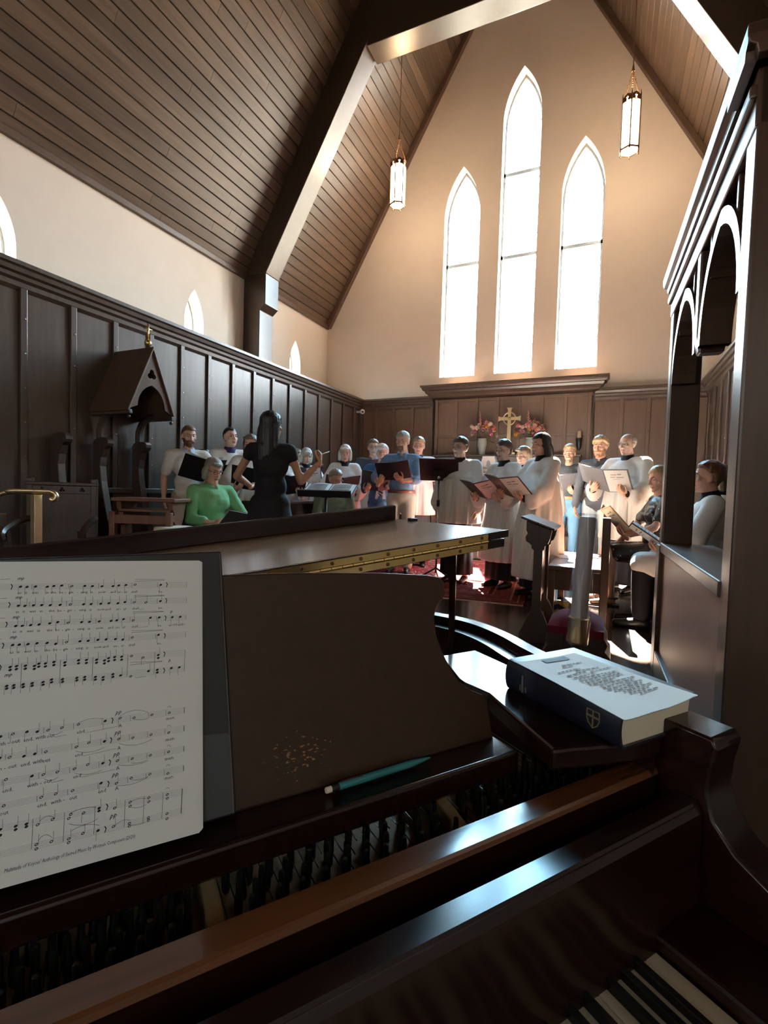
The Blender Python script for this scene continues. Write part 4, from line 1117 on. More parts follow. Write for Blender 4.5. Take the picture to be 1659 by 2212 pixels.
for s, u, z, sz, b in WORDS:
    cuv.body = s
    cuv.size = sz * 0.000189
    cuv.shear = 0.35 if b == 1 else 0.2 if b == 2 else 0
    cuv.offset = 0.00006 if b == 1 else 0
    bpy.context.view_layer.update()
    me = tob.evaluated_get(bpy.context.evaluated_depsgraph_get()).to_mesh()
    if b == 2:
        wdt = max(v.co.x for v in me.vertices)
        kx = 0.1105 / wdt
        ra = radians(-1.0)
    else:
        kx, ra = 1.0, radians(1)
    g.add([(u + (v.co.x * kx) * cos(ra), FY, z + 0.0 + v.co.y + v.co.x * kx * sin(ra)) for v in me.vertices], [tuple(f.vertices) for f in me.polygons])
    tob.to_mesh_clear()
bpy.data.objects.remove(tob)
bpy.data.curves.remove(cuv)
pr = part('printed_notes', g, ink, sm)
# ------------------------------------------------------------------ hanging lanterns
def hexpts(r, z, a0=pi / 6):
    return [(r * cos(a0 + k * pi / 3), r * sin(a0 + k * pi / 3), z) for k in range(6)]


def make_lantern(label, cord):
    t = thing('pendant_lantern', label, 'lantern', (0, 0, 0), 0, 'hexagonal lanterns hung from the roof')
    HR, H0, H1 = 0.165, 0.0, 0.80
    g = G()
    fr = hexpts(HR, 0)
    for p in fr:
        g.tube([(p[0], p[1], H0 - 0.02), (p[0], p[1], H1 + 0.10)], [0.013, 0.013], 6)
        g.tube([(p[0], p[1], H1 + 0.10), (p[0], p[1], H1 + 0.17)], [0.013, 0.002], 6)
        g.ball((p[0], p[1], H0 - 0.03), 0.016, 8, 6)
    for z, r in ((H0, 0.016), (0.10, 0.006), (H1, 0.008)):
        for k in range(6):
            a, b = fr[k], fr[(k + 1) % 6]
            g.tube([(a[0], a[1], z), (b[0], b[1], z)], r, 6)
    frame = part('frame', g, bronze, t, smooth=40)
    ps = hexpts(HR - 0.006, 0)
    for k in range(6):
        a, b = Vector(ps[k]), Vector(ps[(k + 1) % 6])
        m_ = (a + b) / 2
        n_ = m_.normalized()
        # crown plate with a diamond opening, cross in the lower band
        q = G()
        w = (b - a)
        P = lambda s, z: tuple(a + w * s + Vector((0, 0, z)) + n_ * 0.004)
        ol_ = [P(0, H1 - 0.02), P(0.5, H1 + 0.02), P(1, H1 - 0.02), P(1, H1 + 0.08), P(0.5, H1 + 0.13), P(0, H1 + 0.08)]
        d_ = [P(0.5, H1 + 0.02), P(0.62, H1 + 0.06), P(0.5, H1 + 0.10), P(0.38, H1 + 0.06)]
        q.add([ol_[0], d_[0], d_[3], ol_[5], d_[2], ol_[4], d_[1], ol_[2], ol_[3]], [(0, 1, 2, 3), (3, 2, 4, 5), (5, 4, 6, 8), (8, 6, 1, 7)])
        part('crown_plate', q, bronze, t)
        q = G()
        q.tube([P(0.5, 0.02), P(0.5, 0.095)], 0.004, 5)
        q.tube([P(0.38, 0.062), P(0.62, 0.062)], 0.004, 5)
        part('cross_tracery', q, bronze, t)
        part('glass', G().add([P(0.03, 0.01), P(0.97, 0.01), P(0.97, H1 + 0.07), P(0.03, H1 + 0.07)], [(0, 1, 2, 3)], mx=Matrix.Translation(-n_ * 0.008)), lamp_glass, t)
    part('bottom_glass', G().add(hexpts(HR - 0.012, -0.004), [(5, 4, 3, 2, 1, 0)]), lamp_glass, t)
    for k in (0, 2, 4):
        p = fr[k]
        q = G()
        pts = [Vector((p[0], p[1], H1 + 0.10)).lerp(Vector((0, 0, H1 + 0.58)), s / 18) for s in range(19)]
        for i in range(18):
            q.tube([pts[i], pts[i + 1]], [0.006 if i % 2 else 0.009] * 2, 5)
        part('chain', q, bronze, t)
    q = G()
    q.tube([(0, 0, H1 + 0.56), (0, 0, H1 + 0.70)], [0.03, 0.008], 8)
    part('hook', q, bronze, t)
    part('cord', G().tube([(0, 0, H1 + 0.68), (0, 0, cord)], 0.008, 6), bronze, t)
    return t


LZ0, LY = 5.86, 7.7
ceil_at = lambda x: EZ + ((x - PL) if x < XC else (PR - x)) * SL
lx = 1.75
lan = make_lantern('hexagonal bronze lantern hung before the left slope of the ceiling', (ceil_at(XC - lx) - LZ0) / 0.78)
lan.location = (XC - lx, LY, LZ0)
lan.scale = (0.78, 0.78, 0.78)
l2 = copy_tree(lan)
l2.location = (XC + lx, LY, LZ0)
l2['label'] = 'hexagonal bronze lantern hung right of the lancet windows'
# ------------------------------------------------------------------ carved screen on the right
scr = thing('choir_screen', 'carved oak screen with pointed arches and a pendant beside the choir stalls', 'screen', (0.345, 1.86, 0), radians(1.45))
SD, SE = 0.155, 1.44        # depth of the posts, position of the far post


def sp_(name, g, m, **kw):
    return part(name, g, m, scr, **kw)


sp_('far_post', G().box((0, SE - 0.01, 0), (SD, SE + 0.09, 2.30)), screen_wood, bevel=0.008)
sp_('near_post', G().box((0, -0.11, LF), (SD + 0.15, 0.0, 2.30)), screen_wood, bevel=0.008)
sp_('rail', G().box((-0.006, 0.0, 0.725), (SD + 0.11, SE, 0.78)), screen_wood, bevel=0.006)
sp_('lower_panel', G().box((0.012, 0.0, 0.0), (0.05, SE, 0.73)), panel_red)
sp_('base_board', G().box((-0.01, 0.0, 0.0), (0.06, SE, 0.14)), screen_wood, bevel=0.006)
sp_('far_stile', G().box((-0.012, SE - 0.03, 0.0), (0.055, SE + 0.1, 0.765)), screen_wood, bevel=0.005)
sp_('beam', G().box((-0.005, -0.11, 2.12), (SD, SE + 0.09, 2.30)), screen_wood, bevel=0.006)
sp_('beam_moulding', G().box((-0.022, -0.11, 2.20), (0.0, SE + 0.10, 2.24)), screen_wood, bevel=0.008)
cp = [(SD + 0.02, 2.28), (-0.02, 2.28), (-0.025, 2.305), (-0.042, 2.315), (-0.048, 2.335), (-0.048, 2.365), (SD + 0.02, 2.365)]
sp_('cornice', G().prism(cp, -0.17, SE + 0.14, 'y'), screen_wood, smooth=30, bevel=0.003)
sp_('cornice', G().prism([(-0.17 + (x + 0.048), z) for x, z in cp], -0.046, 1.90, 'x'), screen_wood, smooth=30)
PM0 = 0.665
sp_('pendant', G().prism([(0, 2.12), (0, 1.76), (0.012, 1.68), (SD - 0.05, 1.68), (SD - 0.03, 1.76), (SD - 0.03, 2.12)], PM0, PM0 + 0.07, 'y'), screen_wood, bevel=0.008)


def arch_bar(ya, yb, zs, za, w=0.045):
    a = arch((ya + yb) / 2, yb - ya, zs - 0.2, zs, za, 10)[2:]
    b = arch((ya + yb) / 2, yb - ya - 2 * w, zs - 0.2, zs, za - w * 1.35, 10)[2:]
    n = len(a)
    vs = [(0.004, p[0], p[1]) for p in a] + [(0.004, p[0], p[1]) for p in b] + [(0.12, p[0], p[1]) for p in a] + [(0.12, p[0], p[1]) for p in b]
    fs = []
    for i in range(n - 1):
        j = i + 1
        fs += [(i, j, n + j, n + i), (2 * n + i, 3 * n + i, 3 * n + j, 2 * n + j), (n + i, n + j, 3 * n + j, 3 * n + i), (i, 2 * n + i, 2 * n + j, j)]
    return G().add(vs, fs)


for ya, yb in ((PM0 + 0.07, SE), (0.0, PM0)):
    sp_('arch', arch_bar(ya, yb, 1.70, 2.115), screen_wood)
    m_ = (ya + yb) / 2
    for s in (-1, 1):
        sp_('tracery_bar', G().box((0.012, m_ + s * 0.20 - 0.012, 1.94), (0.10, m_ + s * 0.20 + 0.012, 2.13)), screen_wood, bevel=0.004)
sx1 = 0.50
# return of the screen facing the nave
ret = thing('panelled_partition', 'dark panelled wooden partition facing the nave beside the carved screen', 'partition', (1.4, YS, LF))
part('frame', G().box((sx1 + 0.15 - 1.4, 0.03, 0), (PR - 1.4, 0.10, 2.59)), dark_wood, ret)
for k in range(4):
    x = sx1 + 0.15 - 1.4 + k * 0.42
    part('stile', G().box((x, 0.0, 0), (x + 0.09, 0.03, 2.59)), dark_wood, ret, bevel=0.006)
    part('panel', G().box((x + 0.10, 0.018, 0.22), (x + 0.41, 0.03, 1.10)), dark_wood, ret, bevel=0.004)
    part('panel', G().box((x + 0.10, 0.018, 1.24), (x + 0.41, 0.03, 2.45)), dark_wood, ret, bevel=0.004)
for z in (0.0, 1.12, 2.47):
    part('rail', G().box((sx1 + 0.16 - 1.4, -0.002, z), (PR - 1.4, 0.03, z + 0.12)), dark_wood, ret, bevel=0.006)

# ------------------------------------------------------------------ rug
rug_mat = mat('rug_pile', (0.18, 0.03, 0.03), 0.95, 0.1)
t = rug_mat.node_tree
b = t.nodes['Principled BSDF']
tc = nd(rug_mat, 'ShaderNodeTexCoord')
sep = nd(rug_mat, 'ShaderNodeSeparateXYZ')
t.links.new(tc.outputs['Object'], sep.inputs[0])


def mth(op, a, b_=None, c=None):
    n = nd(rug_mat, 'ShaderNodeMath', operation=op)
    for i, v in enumerate((a, b_, c)):
        if v is None:
            continue
        if isinstance(v, (int, float)):
            n.inputs[i].default_value = v
        else:
            t.links.new(v, n.inputs[i])
    return n.outputs[0]


RGW, RGL = 1.45, 1.44     # half sizes
ex = mth('SUBTRACT', RGW, mth('ABSOLUTE', sep.outputs[0]))
ey = mth('SUBTRACT', RGL, mth('ABSOLUTE', sep.outputs[1]))
ed = mth('MINIMUM', ex, ey)
vo = nd(rug_mat, 'ShaderNodeTexVoronoi')
vo.inputs['Scale'].default_value = 9
t.links.new(tc.outputs['Object'], vo.inputs['Vector'])
nz = nd(rug_mat, 'ShaderNodeTexNoise')
nz.inputs['Scale'].default_value = 26
nz.inputs['Detail'].default_value = 4
t.links.new(tc.outputs['Object'], nz.inputs['Vector'])
rp1 = nd(rug_mat, 'ShaderNodeValToRGB')
rp1.color_ramp.interpolation = 'CONSTANT'
for p_, c_ in ((0.0, (0.16, 0.018, 0.018)), (0.36, (0.36, 0.17, 0.11)), (0.42, (0.10, 0.010, 0.014)), (0.52, (0.05, 0.02, 0.03)), (0.57, (0.38, 0.22, 0.15)), (0.63, (0.15, 0.016, 0.018))):
    e_ = rp1.color_ramp.elements[0] if p_ == 0 else rp1.color_ramp.elements.new(p_)
    e_.position, e_.color = p_, (*c_, 1)
rp1.color_ramp.elements[len(rp1.color_ramp.elements) - 1].color = (0.14, 0.03, 0.035, 1)
mixv = mth('ADD', mth('MULTIPLY', vo.outputs['Distance'], 1.0), mth('MULTIPLY', nz.outputs[0], 0.55))
t.links.new(mth('MULTIPLY', mixv, 0.9), rp1.inputs[0])
rp2 = nd(rug_mat, 'ShaderNodeValToRGB')
rp2.color_ramp.interpolation = 'CONSTANT'
for p_, c_ in ((0.0, (0.17, 0.03, 0.03)), (0.10, (0.42, 0.26, 0.18)), (0.13, (0.16, 0.025, 0.03)), (0.24, (0.40, 0.22, 0.15)), (0.28, (0.20, 0.035, 0.035)), (0.62, (0.36, 0.18, 0.12)), (0.66, (0.15, 0.02, 0.025)), (0.74, (0.42, 0.26, 0.18)), (0.77, (0.22, 0.04, 0.035))):
    e_ = rp2.color_ramp.elements[0] if p_ == 0 else rp2.color_ramp.elements.new(p_)
    e_.position, e_.color = p_, (*c_, 1)
t.links.new(mth('MULTIPLY', ed, 2.0), rp2.inputs[0])
mxr = nd(rug_mat, 'ShaderNodeMix', data_type='RGBA')
isb = mth('LESS_THAN', ed, 0.43)
t.links.new(mth('MULTIPLY', isb, mth('ADD', 0.55, mth('MULTIPLY', 0.45, mth('GREATER_THAN', nz.outputs[0], 0.5)))), mxr.inputs[0])
t.links.new(rp1.outputs[0], mxr.inputs[6])
t.links.new(rp2.outputs[0], mxr.inputs[7])
t.links.new(mxr.outputs[2], b.inputs['Base Color'])
RA = radians(6)
rc = Vector((-0.66, 4.68, 0)) + RZ(RA) @ Vector((-RGW, RGL, 0))
rug = thing('rug', 'red patterned oriental rug with borders on the chancel floor', 'rug', (rc.x, rc.y, 0), RA)
part('pile', G().box((-RGW, -RGL, 0.0), (RGW, RGL, 0.010)), rug_mat, rug, bevel=0.003)
g = G()
for k in range(240):
    x = -RGW + k * 2 * RGW / 240
    for s in (-1, 1):
        g.box((x, s * RGL, 0.0005), (x + 0.008, s * (RGL + 0.035 + R.uniform(0, 0.012)), 0.004))
fr = part('fringe', g, mat('fringe', (0.72, 0.55, 0.45), 0.9), rug)
fr['kind'] = 'stuff'

# ------------------------------------------------------------------ prayer desk, pew, kneeler
stall_wood = grain('stall_wood', (0.040, 0.020, 0.013), (0.068, 0.034, 0.021), (14, 14, 1.6), 0.30, 0.08)
pd = thing('prayer_desk', 'dark carved prayer desk with sloping top beside the singers in surplices', 'desk', (-0.42, 3.52, 0))
prof = [(-0.10, 0.86), (0.115, 0.80), (0.10, 0.735), (0.085, 0.70), (0.06, 0.685), (0.06, 0.665), (0.045, 0.655), (0.045, 0.24), (0.075, 0.20), (0.095, 0.16), (0.14, 0.06), (0.14, 0.0), (-0.13, 0.0), (-0.13, 0.06), (-0.075, 0.16), (-0.055, 0.20), (-0.03, 0.24), (-0.03, 0.655), (-0.05, 0.665), (-0.05, 0.685), (-0.07, 0.70), (-0.10, 0.715), (-0.105, 0.745), (-0.085, 0.77), (-0.10, 0.79)]
for y in (0.0, 0.42):
    part('end_board', G().prism([(x * 0.8, z) for x, z in prof], y, y + 0.045, 'y'), stall_wood, pd, bevel=0.005)
part('sloping_top', G().prism([(-0.115, 0.875), (0.112, 0.797), (0.112, 0.812), (-0.115, 0.892)], -0.03, 0.50, 'y'), stall_wood, pd, bevel=0.006)
part('front_board', G().box((-0.01, 0.045, 0.30), (0.015, 0.42, 0.78)), stall_wood, pd)
part('foot_rail', G().box((-0.02, 0.045, 0.06), (0.02, 0.42, 0.14)), stall_wood, pd)

pew = thing('choir_pew', 'wooden choir pew with sunlit seat behind the prayer desk', 'pew', (-0.17, 4.60, 0))
part('seat', G().box((-0.24, -0.42, 0.43), (0.20, 0.72, 0.47)), stall_wood, pew, bevel=0.008)
part('apron', G().box((-0.22, -0.40, 0.27), (0.18, -0.365, 0.43)), stall_wood, pew, bevel=0.004)
part('apron', G().box((-0.225, -0.40, 0.27), (-0.195, 0.70, 0.43)), stall_wood, pew, bevel=0.004)
for x, y in ((-0.24, -0.42), (-0.24, 0.66)):
    part('leg', G().box((x, y, 0), (x + 0.06, y + 0.06, 0.43)), stall_wood, pew, bevel=0.005)
part('end_post', G().box((0.155, -0.46, 0), (0.215, -0.38, 0.88)), stall_wood, pew, bevel=0.008)
part('end_post', G().box((0.155, 0.66, 0), (0.215, 0.74, 0.88)), stall_wood, pew, bevel=0.008)
part('backrest', G().box((0.175, -0.40, 0.30), (0.20, 0.68, 0.84)), stall_wood, pew, bevel=0.005)
sheet_t = tag(mesh_obj('paper_sheet', G().box((-0.12, -0.10, 0), (0.12, 0.16, 0.002)), paper, mx=T(-0.28, 4.85, 0.4715) @ RZ(0.35)), 'loose white sheet lying on the sunlit pew seat', 'paper')

velvet = mat('red_velvet', (0.17, 0.010, 0.022), 0.85, 0.2, sheen=0.1)
kn = thing('kneeler', 'wooden kneeler with a plump red cushion beside the candle', 'kneeler', (-0.14, 3.42, 0))
g = G()
rows = []
for i in range(9):
    a = -1 + 2 * i / 8
    rows.append([(0.165 * a, 0.185 * b_, 0.215 + 0.065 * (1 - a ** 4) * (1 - b_ ** 4)) for b_ in [-1 + 2 * j / 8 for j in range(9)]])
g.grid(rows)
g.box((-0.165, -0.185, 0.17), (0.165, 0.185, 0.2151))
part('cushion', g, velvet, kn, smooth=50)
part('frame', G().prism([(-0.19, 0.0), (-0.19, 0.05), (-0.165, 0.09), (-0.175, 0.13), (-0.165, 0.172), (0.165, 0.172), (0.19, 0.13), (0.175, 0.09), (0.21, 0.05), (0.21, 0.0)], -0.18, 0.18, 'y'), stall_wood, kn, bevel=0.006)

# ------------------------------------------------------------------ candle in a plastic sleeve
wax = mat('wax', (0.80, 0.76, 0.76), 0.45)
sleeve = bpy.data.materials.new('clear_sleeve')
sleeve.use_nodes = True
t = sleeve.node_tree
t.nodes.clear()
o_ = t.nodes.new('ShaderNodeOutputMaterial')
m1 = t.nodes.new('ShaderNodeMixShader')
tr = t.nodes.new('ShaderNodeBsdfTransparent')
gl = t.nodes.new('ShaderNodeBsdfGlossy')
gl.inputs['Roughness'].default_value = 0.12
gl.inputs['Color'].default_value = (0.85, 0.85, 0.88, 1)
m1.inputs[0].default_value = 0.28
t.links.new(tr.outputs[0], m1.inputs[1])
t.links.new(gl.outputs[0], m1.inputs[2])
t.links.new(m1.outputs[0], o_.inputs[0])
cdl = thing('large_candle', 'tall thick candle in a clear plastic sleeve on a dark stand before the red kneeler', 'candle', mx=T(-0.125, 2.98, 0) @ RY(radians(2.2)))
part('stand', G().lathe([(0.14, 0), (0.14, 0.03), (0.05, 0.05), (0.03, 0.08), (0.03, 0.18), (0.05, 0.21)], 20), stall_wood, cdl, smooth=35)
part('brass_socket', G().lathe([(0.050, 0.205), (0.058, 0.21), (0.058, 0.235), (0.052, 0.25), (0.052, 0.33), (0.055, 0.345), (0.049, 0.35)], 24), brass, cdl, smooth=35)
part('wax', G().lathe([(0.045, 0.345), (0.045, 0.90), (0.038, 0.925), (0.02, 0.93)], 24), wax, cdl, smooth=35)
g = G()
rows = []
for i in range(25):
    z = 0.20 + i * 0.031
    rows.append([((0.062 - 0.008 * i / 24 + 0.0025 * sin(5 * a + i * 0.4) + 0.001 * sin(11 * a - i)) * cos(a), (0.062 - 0.008 * i / 24 + 0.0025 * sin(5 * a + i * 0.4)) * sin(a), z) for a in [2 * pi * k / 36 for k in range(36)]])
g.grid(rows, closed=True)
part('sleeve', g, sleeve, cdl, smooth=True)

# bag under the pew
cloth_y = mat('yellow_cloth', (0.62, 0.46, 0.14), 0.9)
cloth_n = mat('navy_cloth', (0.02, 0.025, 0.05), 0.9)
bag = thing('cloth_bag', 'slumped yellow and navy cloth bag on the floor under the pew', 'bag', (-0.32, 4.32, 0))
g = G()
rows = []
for i in range(9):
    z = 0.15 * i / 8
    w = 1 - 0.55 * (i / 8) ** 2
    rows.append([((0.14 * w + 0.012 * sin(3 * a + i)) * cos(a), (0.09 * w + 0.01 * sin(4 * a + 2 * i)) * sin(a), z + 0.01 * sin(2 * a + i)) for a in [2 * pi * k / 20 for k in range(20)]])
rows[0] = [(p[0], p[1], 0.0) for p in rows[0]]
g.grid(rows, closed=True)
g.add(rows[-1], [tuple(range(20))])
part('body', g, cloth_y, bag, smooth=True)
g = G()
g.tube([(-0.12, -0.08, 0.02), (-0.06, -0.10, 0.10), (0.0, -0.09, 0.13), (0.05, -0.085, 0.10), (0.12, -0.06, 0.04)], 0.02, 8)
part('navy_band', g, cloth_n, bag, smooth=True)


# ------------------------------------------------------------------ altar, cross, flowers
alt = thing('altar', 'dark wooden altar with raised shelf below the reredos', 'altar', (XC, 8.35, 0))
part('table', G().box((-1.05, -0.40, 0.45), (1.05, 0.25, 1.40)), brown_wood, alt, bevel=0.01)
part('top_slab', G().box((-1.12, -0.46, 1.40), (1.12, 0.28, 1.45)), dark_wood, alt, bevel=0.008)
part('gradine', G().box((-1.25, 0.26, 0.0), (1.25, 0.60, 1.70)), dark_wood, alt, bevel=0.008)
part('gradine_ledge', G().box((-1.27, 0.22, 1.70), (1.27, 0.60, 1.735)), dark_wood, alt, bevel=0.006)
part('dais', G().box((-1.35, -0.70, 0.0), (1.35, 0.26, 0.45)), floor_wood, alt, bevel=0.01)
for k in range(5):
    part('panel', G().box((-1.0 + k * 0.4 + 0.03, -0.412, 0.55), (-1.0 + k * 0.4 + 0.37, -0.40, 1.32)), brown_wood, alt, bevel=0.004)

crs = thing('altar_cross', 'pale brass ringed cross standing on the altar shelf', 'cross', (-1.585, 8.62, 1.735))
g = G()
for d in ((0, 1), (1, 0), (-1, 0)):
    L_ = 0.19
    n_ = (-d[1], d[0])
    pts = []
    for s, w in ((0.0, 0.028), (0.10, 0.026), (0.15, 0.03), (L_, 0.048)):
        pts.append((d[0] * s, d[1] * s, w))
    poly = [(x + n_[0] * w, z + n_[1] * w) for x, z, w in pts] + [(x - n_[0] * w, z - n_[1] * w) for x, z, w in reversed(pts)]
    g.prism([(x, z + 0.62) for x, z in poly], -0.015, 0.015, 'y')
g.prism([(-0.028, 0.64), (0.028, 0.64), (0.036, 0.08), (-0.036, 0.08)], -0.0145, 0.0145, 'y')
part('shaft_and_arms', g, pale_brass, crs)
q = G()
q.tube([(0.105 * cos(a), 0, 0.62 + 0.105 * sin(a)) for a in [2 * pi * k / 28 for k in range(29)]], 0.014, 8, cap=False)
part('ring', q, pale_brass, crs, smooth=True)
part('base', G().prism([(-0.13, 0), (0.13, 0), (0.13, 0.03), (0.09, 0.035), (0.09, 0.06), (0.05, 0.09), (-0.05, 0.09), (-0.09, 0.06), (-0.09, 0.035), (-0.13, 0.03)], -0.07, 0.07, 'y'), pale_brass, crs, bevel=0.004)
part('boss', G().ball((0, -0.014, 0.62), 0.022, 10, 8), pale_brass, crs, smooth=True)

vase_m = mat('stoneware', (0.42, 0.42, 0.38), 0.4)
leafm = mat('leaf', (0.045, 0.075, 0.03), 0.6)
fcols = [mat('bloom_pink', (0.62, 0.22, 0.22), 0.7), mat('bloom_blush', (0.80, 0.50, 0.42), 0.7), mat('bloom_cream', (0.85, 0.70, 0.55), 0.7), mat('bloom_yellow', (0.75, 0.42, 0.06), 0.7), mat('bloom_coral', (0.60, 0.16, 0.10), 0.7), mat('bloom_mauve', (0.36, 0.16, 0.22), 0.7)]


def bloom_mesh():
    g = G()
    g.ball((0, 0, 0), (0.026, 0.026, 0.020), 8, 5)
    for ring_, n, r, tilt in ((0, 7, 0.036, 0.5), (1, 6, 0.024, 1.0)):
        for k in range(n):
            a = 2 * pi * (k + 0.5 * ring_) / n
            m_ = RZ(a) @ T(r * 0.75, 0, 0.004 + 0.01 * ring_) @ RY(-tilt)
            g.add([(-0.014, -0.012, 0), (0.004, -0.019, 0.002), (0.022, 0, 0.006), (0.004, 0.019, 0.002), (-0.014, 0.012, 0)], [(0, 1, 2, 3, 4)], mx=m_)
    return g


BLOOM = [mesh_obj('bloom', bloom_mesh(), c, smooth=True) for c in fcols]
BM = [o.data for o in BLOOM]
for o in BLOOM:
    bpy.data.objects.remove(o)


def flowers(label, loc, seed):
    rr = random.Random(seed)
    t = thing('flower_arrangement', label, 'flowers', loc, 0, 'altar flowers')
    part('vase', G().lathe([(0.05, 0), (0.055, 0.01), (0.06, 0.06), (0.085, 0.16), (0.092, 0.22), (0.075, 0.27), (0.08, 0.285), (0.06, 0.28)], 20), vase_m, t, smooth=35)
    for k in range(46):
        a = rr.uniform(0, 2 * pi)
        e = rr.uniform(-0.15, 1.35)
        r = rr.uniform(0.14, 0.22)
        d = Vector((cos(a) * cos(e) * 1.25, sin(a) * cos(e) * 0.8, sin(e)))
        p = Vector((0, 0, 0.36)) + d * r
        part('bloom', BM[rr.choice([0, 0, 1, 1, 2, 2, 3, 4, 5])], None, t, Matrix.Translation(p) @ d.to_track_quat('Z', 'Y').to_matrix().to_4x4() @ Matrix.Scale(rr.uniform(0.75, 1.25), 4))
    for k in range(26):
        a = rr.uniform(0, 2 * pi)
        e = rr.uniform(-0.5, 1.0)
        d = Vector((cos(a) * cos(e) * 1.3, sin(a) * cos(e) * 0.8, sin(e)))
        p = Vector((0, 0, 0.32)) + d * 0.10
        L_ = rr.uniform(0.12, 0.20)
        g = G().add([(0, 0, 0), (0.022, 0, L_ * 0.4), (0.012, 0.006, L_ * 0.8), (0, 0.015, L_), (-0.012, 0.006, L_ * 0.8), (-0.022, 0, L_ * 0.4)], [(0, 1, 2, 3, 4, 5)])
        part('leaf', g, leafm, t, Matrix.Translation(p) @ d.to_track_quat('Z', 'Y').to_matrix().to_4x4())
    for x, h, tl, mi in ((-0.05, 0.42, -0.10, 0), (-0.22, 0.24, -0.55, 5), (0.22, 0.24, 0.6, 5), (0.03, 0.30, 0.15, 4)):
        g = G()
        for k in range(16):
            z = h * (0.35 + 0.65 * k / 16)
            g.ball((0.012 * cos(k * 2.4), 0.012 * sin(k * 2.4), z), 0.020 * (1.15 - k / 16), 6, 4)
        g.tube([(0, 0, 0), (0, 0, h)], 0.004, 5)
        part('flower_spike', g, fcols[mi], t, T(x * 0.4, 0, 0.34) @ RY(tl))
    return t


flowers('pink and cream flowers in a grey vase left of the altar cross', (-2.05, 8.64, 1.735), 3)
flowers('coral and cream flowers in a grey vase right of the altar cross', (-1.22, 8.66, 1.735), 9)
cv = thing('chalice_veil', 'white pleated chalice veil with dark motif on the altar', 'altar cloth', (-1.80, 8.15, 1.45))
part('cloth', G().prism([(-0.16, 0), (0.16, 0), (0.10, 0.20), (0.11, 0.215), (-0.11, 0.215), (-0.10, 0.20)], -0.08, 0.08, 'y'), paper, cv, bevel=0.006)
part('motif', G().prism([(-0.04, 0.06), (0.0, 0.03), (0.04, 0.06), (0.03, 0.12), (0.0, 0.15), (-0.03, 0.12)], -0.084, -0.081, 'y'), mat('motif_grey', (0.15, 0.15, 0.17), 0.8), cv)

scn = thing('candle_sconce', 'black iron sconce with a candle on the reredos', 'sconce', (-0.46, 8.955, 1.98))
part('back_plate', G().box((-0.035, 0.0, -0.12), (0.035, 0.012, 0.16)), black_metal, scn, bevel=0.004)
part('holder', G().lathe([(0.012, -0.16), (0.03, -0.12), (0.045, -0.05), (0.04, -0.02), (0.05, 0.04), (0.046, 0.05)], 14, mx=T(0, -0.06, 0)), black_metal, scn, smooth=40)
part('candle', G().lathe([(0.032, 0.04), (0.032, 0.16), (0.026, 0.17)], 14, mx=T(0, -0.06, 0)), mat('candle_wax', (0.75, 0.55, 0.42), 0.5), scn, smooth=40)

cm = thing('security_camera', 'small white dome camera on a bracket in the wainscot corner', 'camera', (XL + 0.12, YB - 0.28, 2.64))
part('dome', G().ball((0.02, -0.03, 0), 0.05, 16, 10), white_paint, cm, smooth=True)
part('bracket', G().box((-0.13, -0.02, -0.02), (0.0, 0.02, 0.02)), white_paint, cm, bevel=0.004)
part('lens', G().lathe([(0.022, 0), (0.02, 0.012), (0.008, 0.016)], 12, mx=T(0.045, -0.065, -0.01) @ RZ(-0.9) @ RY(pi / 2)), black_plastic, cm, smooth=40)
ot = thing('wall_outlet', 'dark metal power outlet on the panelled wainscot beside the brass rail', 'outlet', (XL + 0.004, 2.44, 0.68))
part('plate', G().box((0, -0.042, -0.065), (0.008, 0.042, 0.065)), bronze, ot, bevel=0.003)
for z in (-0.03, 0.03):
    part('socket', G().lathe([(0.016, 0), (0.016, 0.003)], 12, mx=T(0.008, 0, z) @ RY(pi / 2)), steel, ot)


